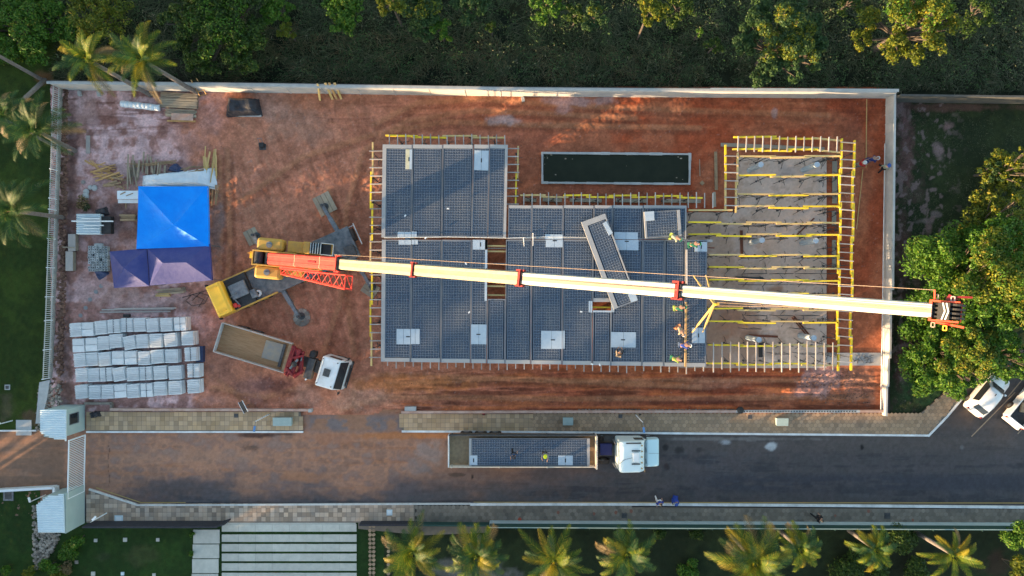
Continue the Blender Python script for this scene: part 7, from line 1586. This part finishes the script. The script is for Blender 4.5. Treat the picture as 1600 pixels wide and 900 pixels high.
def person(px, py, zg, ang, pose, shirt, tro, hat, lab, hz=1.5, sc=1.0):
    """pixel of the head; feet stand at height zg"""
    if pose not in POSE: POSE[pose] = build_pose(pose)
    D = POSE[pose]; hp = D['head'][0]; a = R(ang); zz = zg + hp.z; A = P(px, py, zz); ox = hp.x * math.cos(a) - hp.y * math.sin(a); oy = hp.x * math.sin(a) + hp.y * math.cos(a)
    t = thing('person', lab, 'person', (A.x - ox, A.y - oy, zg), a)
    def put(n, me, m):
        me = me.copy(); me.materials.clear(); me.materials.append(m); o = bpy.data.objects.new(n, me); COL.objects.link(o); o.parent = t; return o
    put('body', D['body'], M['skin']); put('shirt', D['shirt'], shirt); put('trousers', D['trousers'], tro)
    for b in D['boots']: put('boot', b, M['black'])
    d = D['head'][1]; q = Vector((0, 0, 1)).rotation_difference(d).to_matrix().to_4x4(); m_ = MB(); m_.T = Matrix.Translation(hp) @ q
    if hat is not None:
        m_.ball((0, 0, .03), .145, 14, 8, .95, z_from=-.05)
        m_.add([(.19 * math.cos(i * .449) + .02, .16 * math.sin(i * .449), .03 + .004 * (i % 2)) for i in range(14)] + [(.10 * math.cos(i * .449), .10 * math.sin(i * .449), .06) for i in range(14)], [(i, (i + 1) % 14, 14 + (i + 1) % 14, 14 + i) for i in range(14)]); m_.build('helmet', hat, t, local=True, smooth=True)
    else: m_.ball((-.01, 0, .03), .118, 12, 8, .95, z_from=-.25); m_.build('hair', M['black'], t, local=True, smooth=True)
    return t
K = lambda n, c: mat('cloth_' + n, c, .9)
navy, royal, green, redc, greyc, olive, blackc, jean, hv, oran, whitec, beige = K('navy', (.02, .03, .12)), K('royal', (.02, .05, .26)), K('green', (.01, .10, .06)), K('red', (.35, .015, .02)), K('grey', (.16, .16, .17)), K('olive', (.24, .28, .22)), K('black', (.015, .015, .018)), K('jean', (.04, .07, .14)), K('lime', (.17, .24, .05)), K('orange', (.35, .14, .07)), K('pale', (.6, .6, .6)), K('beige', (.30, .24, .17))
hw_, hy, hbk, hgr, hbl = mat('helmet_white', (.85, .87, .90), .3), M['hivis'], mat('helmet_black', (.03, .03, .04), .4), mat('helmet_green', (.03, .30, .18), .4), mat('helmet_blue', (.03, .08, .30), .4)
person(1372, 247, 0, 10, 'bend', navy, navy, hw_, 'person in navy with a white helmet, bending on the soil near the right wall')
person(1351, 254, 0, 20, 'reach', redc, greyc, whitec, 'person in a red shirt beside the ladder-like edge of the bay')
person(1389, 259, .0, 60, 'walk', olive, blackc, hbl, 'person in pale olive with a blue cap standing at the right wall')
person(1093, 381, 3.3, 5, 'bend', green, green, hgr, 'person in green with a green helmet bending at the upper end of the timber rail')
person(1063, 374, 3.3, -25, 'bend', olive, hv, hgr, 'second worker in green and lime crouched left of the green one', 1.0)
person(1070, 480, 3.3, 10, 'bend', green, hv, hgr, 'person in green below the boom, left of the timber rail')
person(1068, 523, 3.3, -60, 'bend', beige, oran, whitec, 'person in beige and orange bending at the lower timber rail')
person(1078, 540, 3.3, 0, 'bend', royal, jean, hw_, 'person in royal blue with a white helmet at the lower timber rail')
person(1065, 563, 3.3, -10, 'bend', hv, green, hbk, 'person in lime green crouched at the lower end of the timber rail')
person(970, 549, 3.3, 80, 'squat', blackc, beige, hbk, 'person in black squatting on the deck below a solid cap')
person(803, 714, 1.95, -90, 'walk', jean, blackc, hbk, 'person in dark clothes standing on the panel on the trailer')
person(852, 713, 1.95, -90, 'reach', greyc, blackc, hy, 'person with a bright yellow helmet standing on the trailer load')
person(1033, 789, .0, -80, 'walk', royal, whitec, None, 'person in blue and white walking over the lower kerb, left of the other')
person(1057, 788, .0, -100, 'squat', royal, royal, hbl, 'person in plain blue crouching on the lower kerb')
person(1285, 814, .14, -40, 'walk', blackc, blackc, None, 'person in black walking on the lower pavement near the sixth palm')
person(1178, 461, .08, 120, 'squat', beige, beige, hw_, 'person crouching on the floor slab below the boom', 1.0)
for k, (x, y) in enumerate(((1163, 507), (1166, 510))):
    A = P(x, y); tag(MB().ball((A.x, A.y, .15), .09, 8, 5).build('small_lump', M['woodo'], smooth=True), 'small pale lump on the floor slab, %s of a pair' % ('upper', 'lower')[k], 'lump')
for k, (x, y, z) in enumerate([(700, 326, 3.5), (633, 337, 3.55), (728, 412, 3.5), (908, 487, 3.5), (733, 488, 3.5), (937, 570, 3.5), (925, 569, 3.5), (665, 372, 3.5)]):
    A = P(x, y, z); tag(MB().rbox((A.x, A.y), .18, .10, 3.49, 3.56, k).build('small_spacer', M['white']), 'small white scrap on the deck near %s' % (('the wing centre', 'the left of the wing', 'the wing below the hose', 'the left of the small opening', 'the lower strip centre', 'the lower edge', 'the lower edge, left', 'the left cap')[k]), 'scrap', 'white scraps')
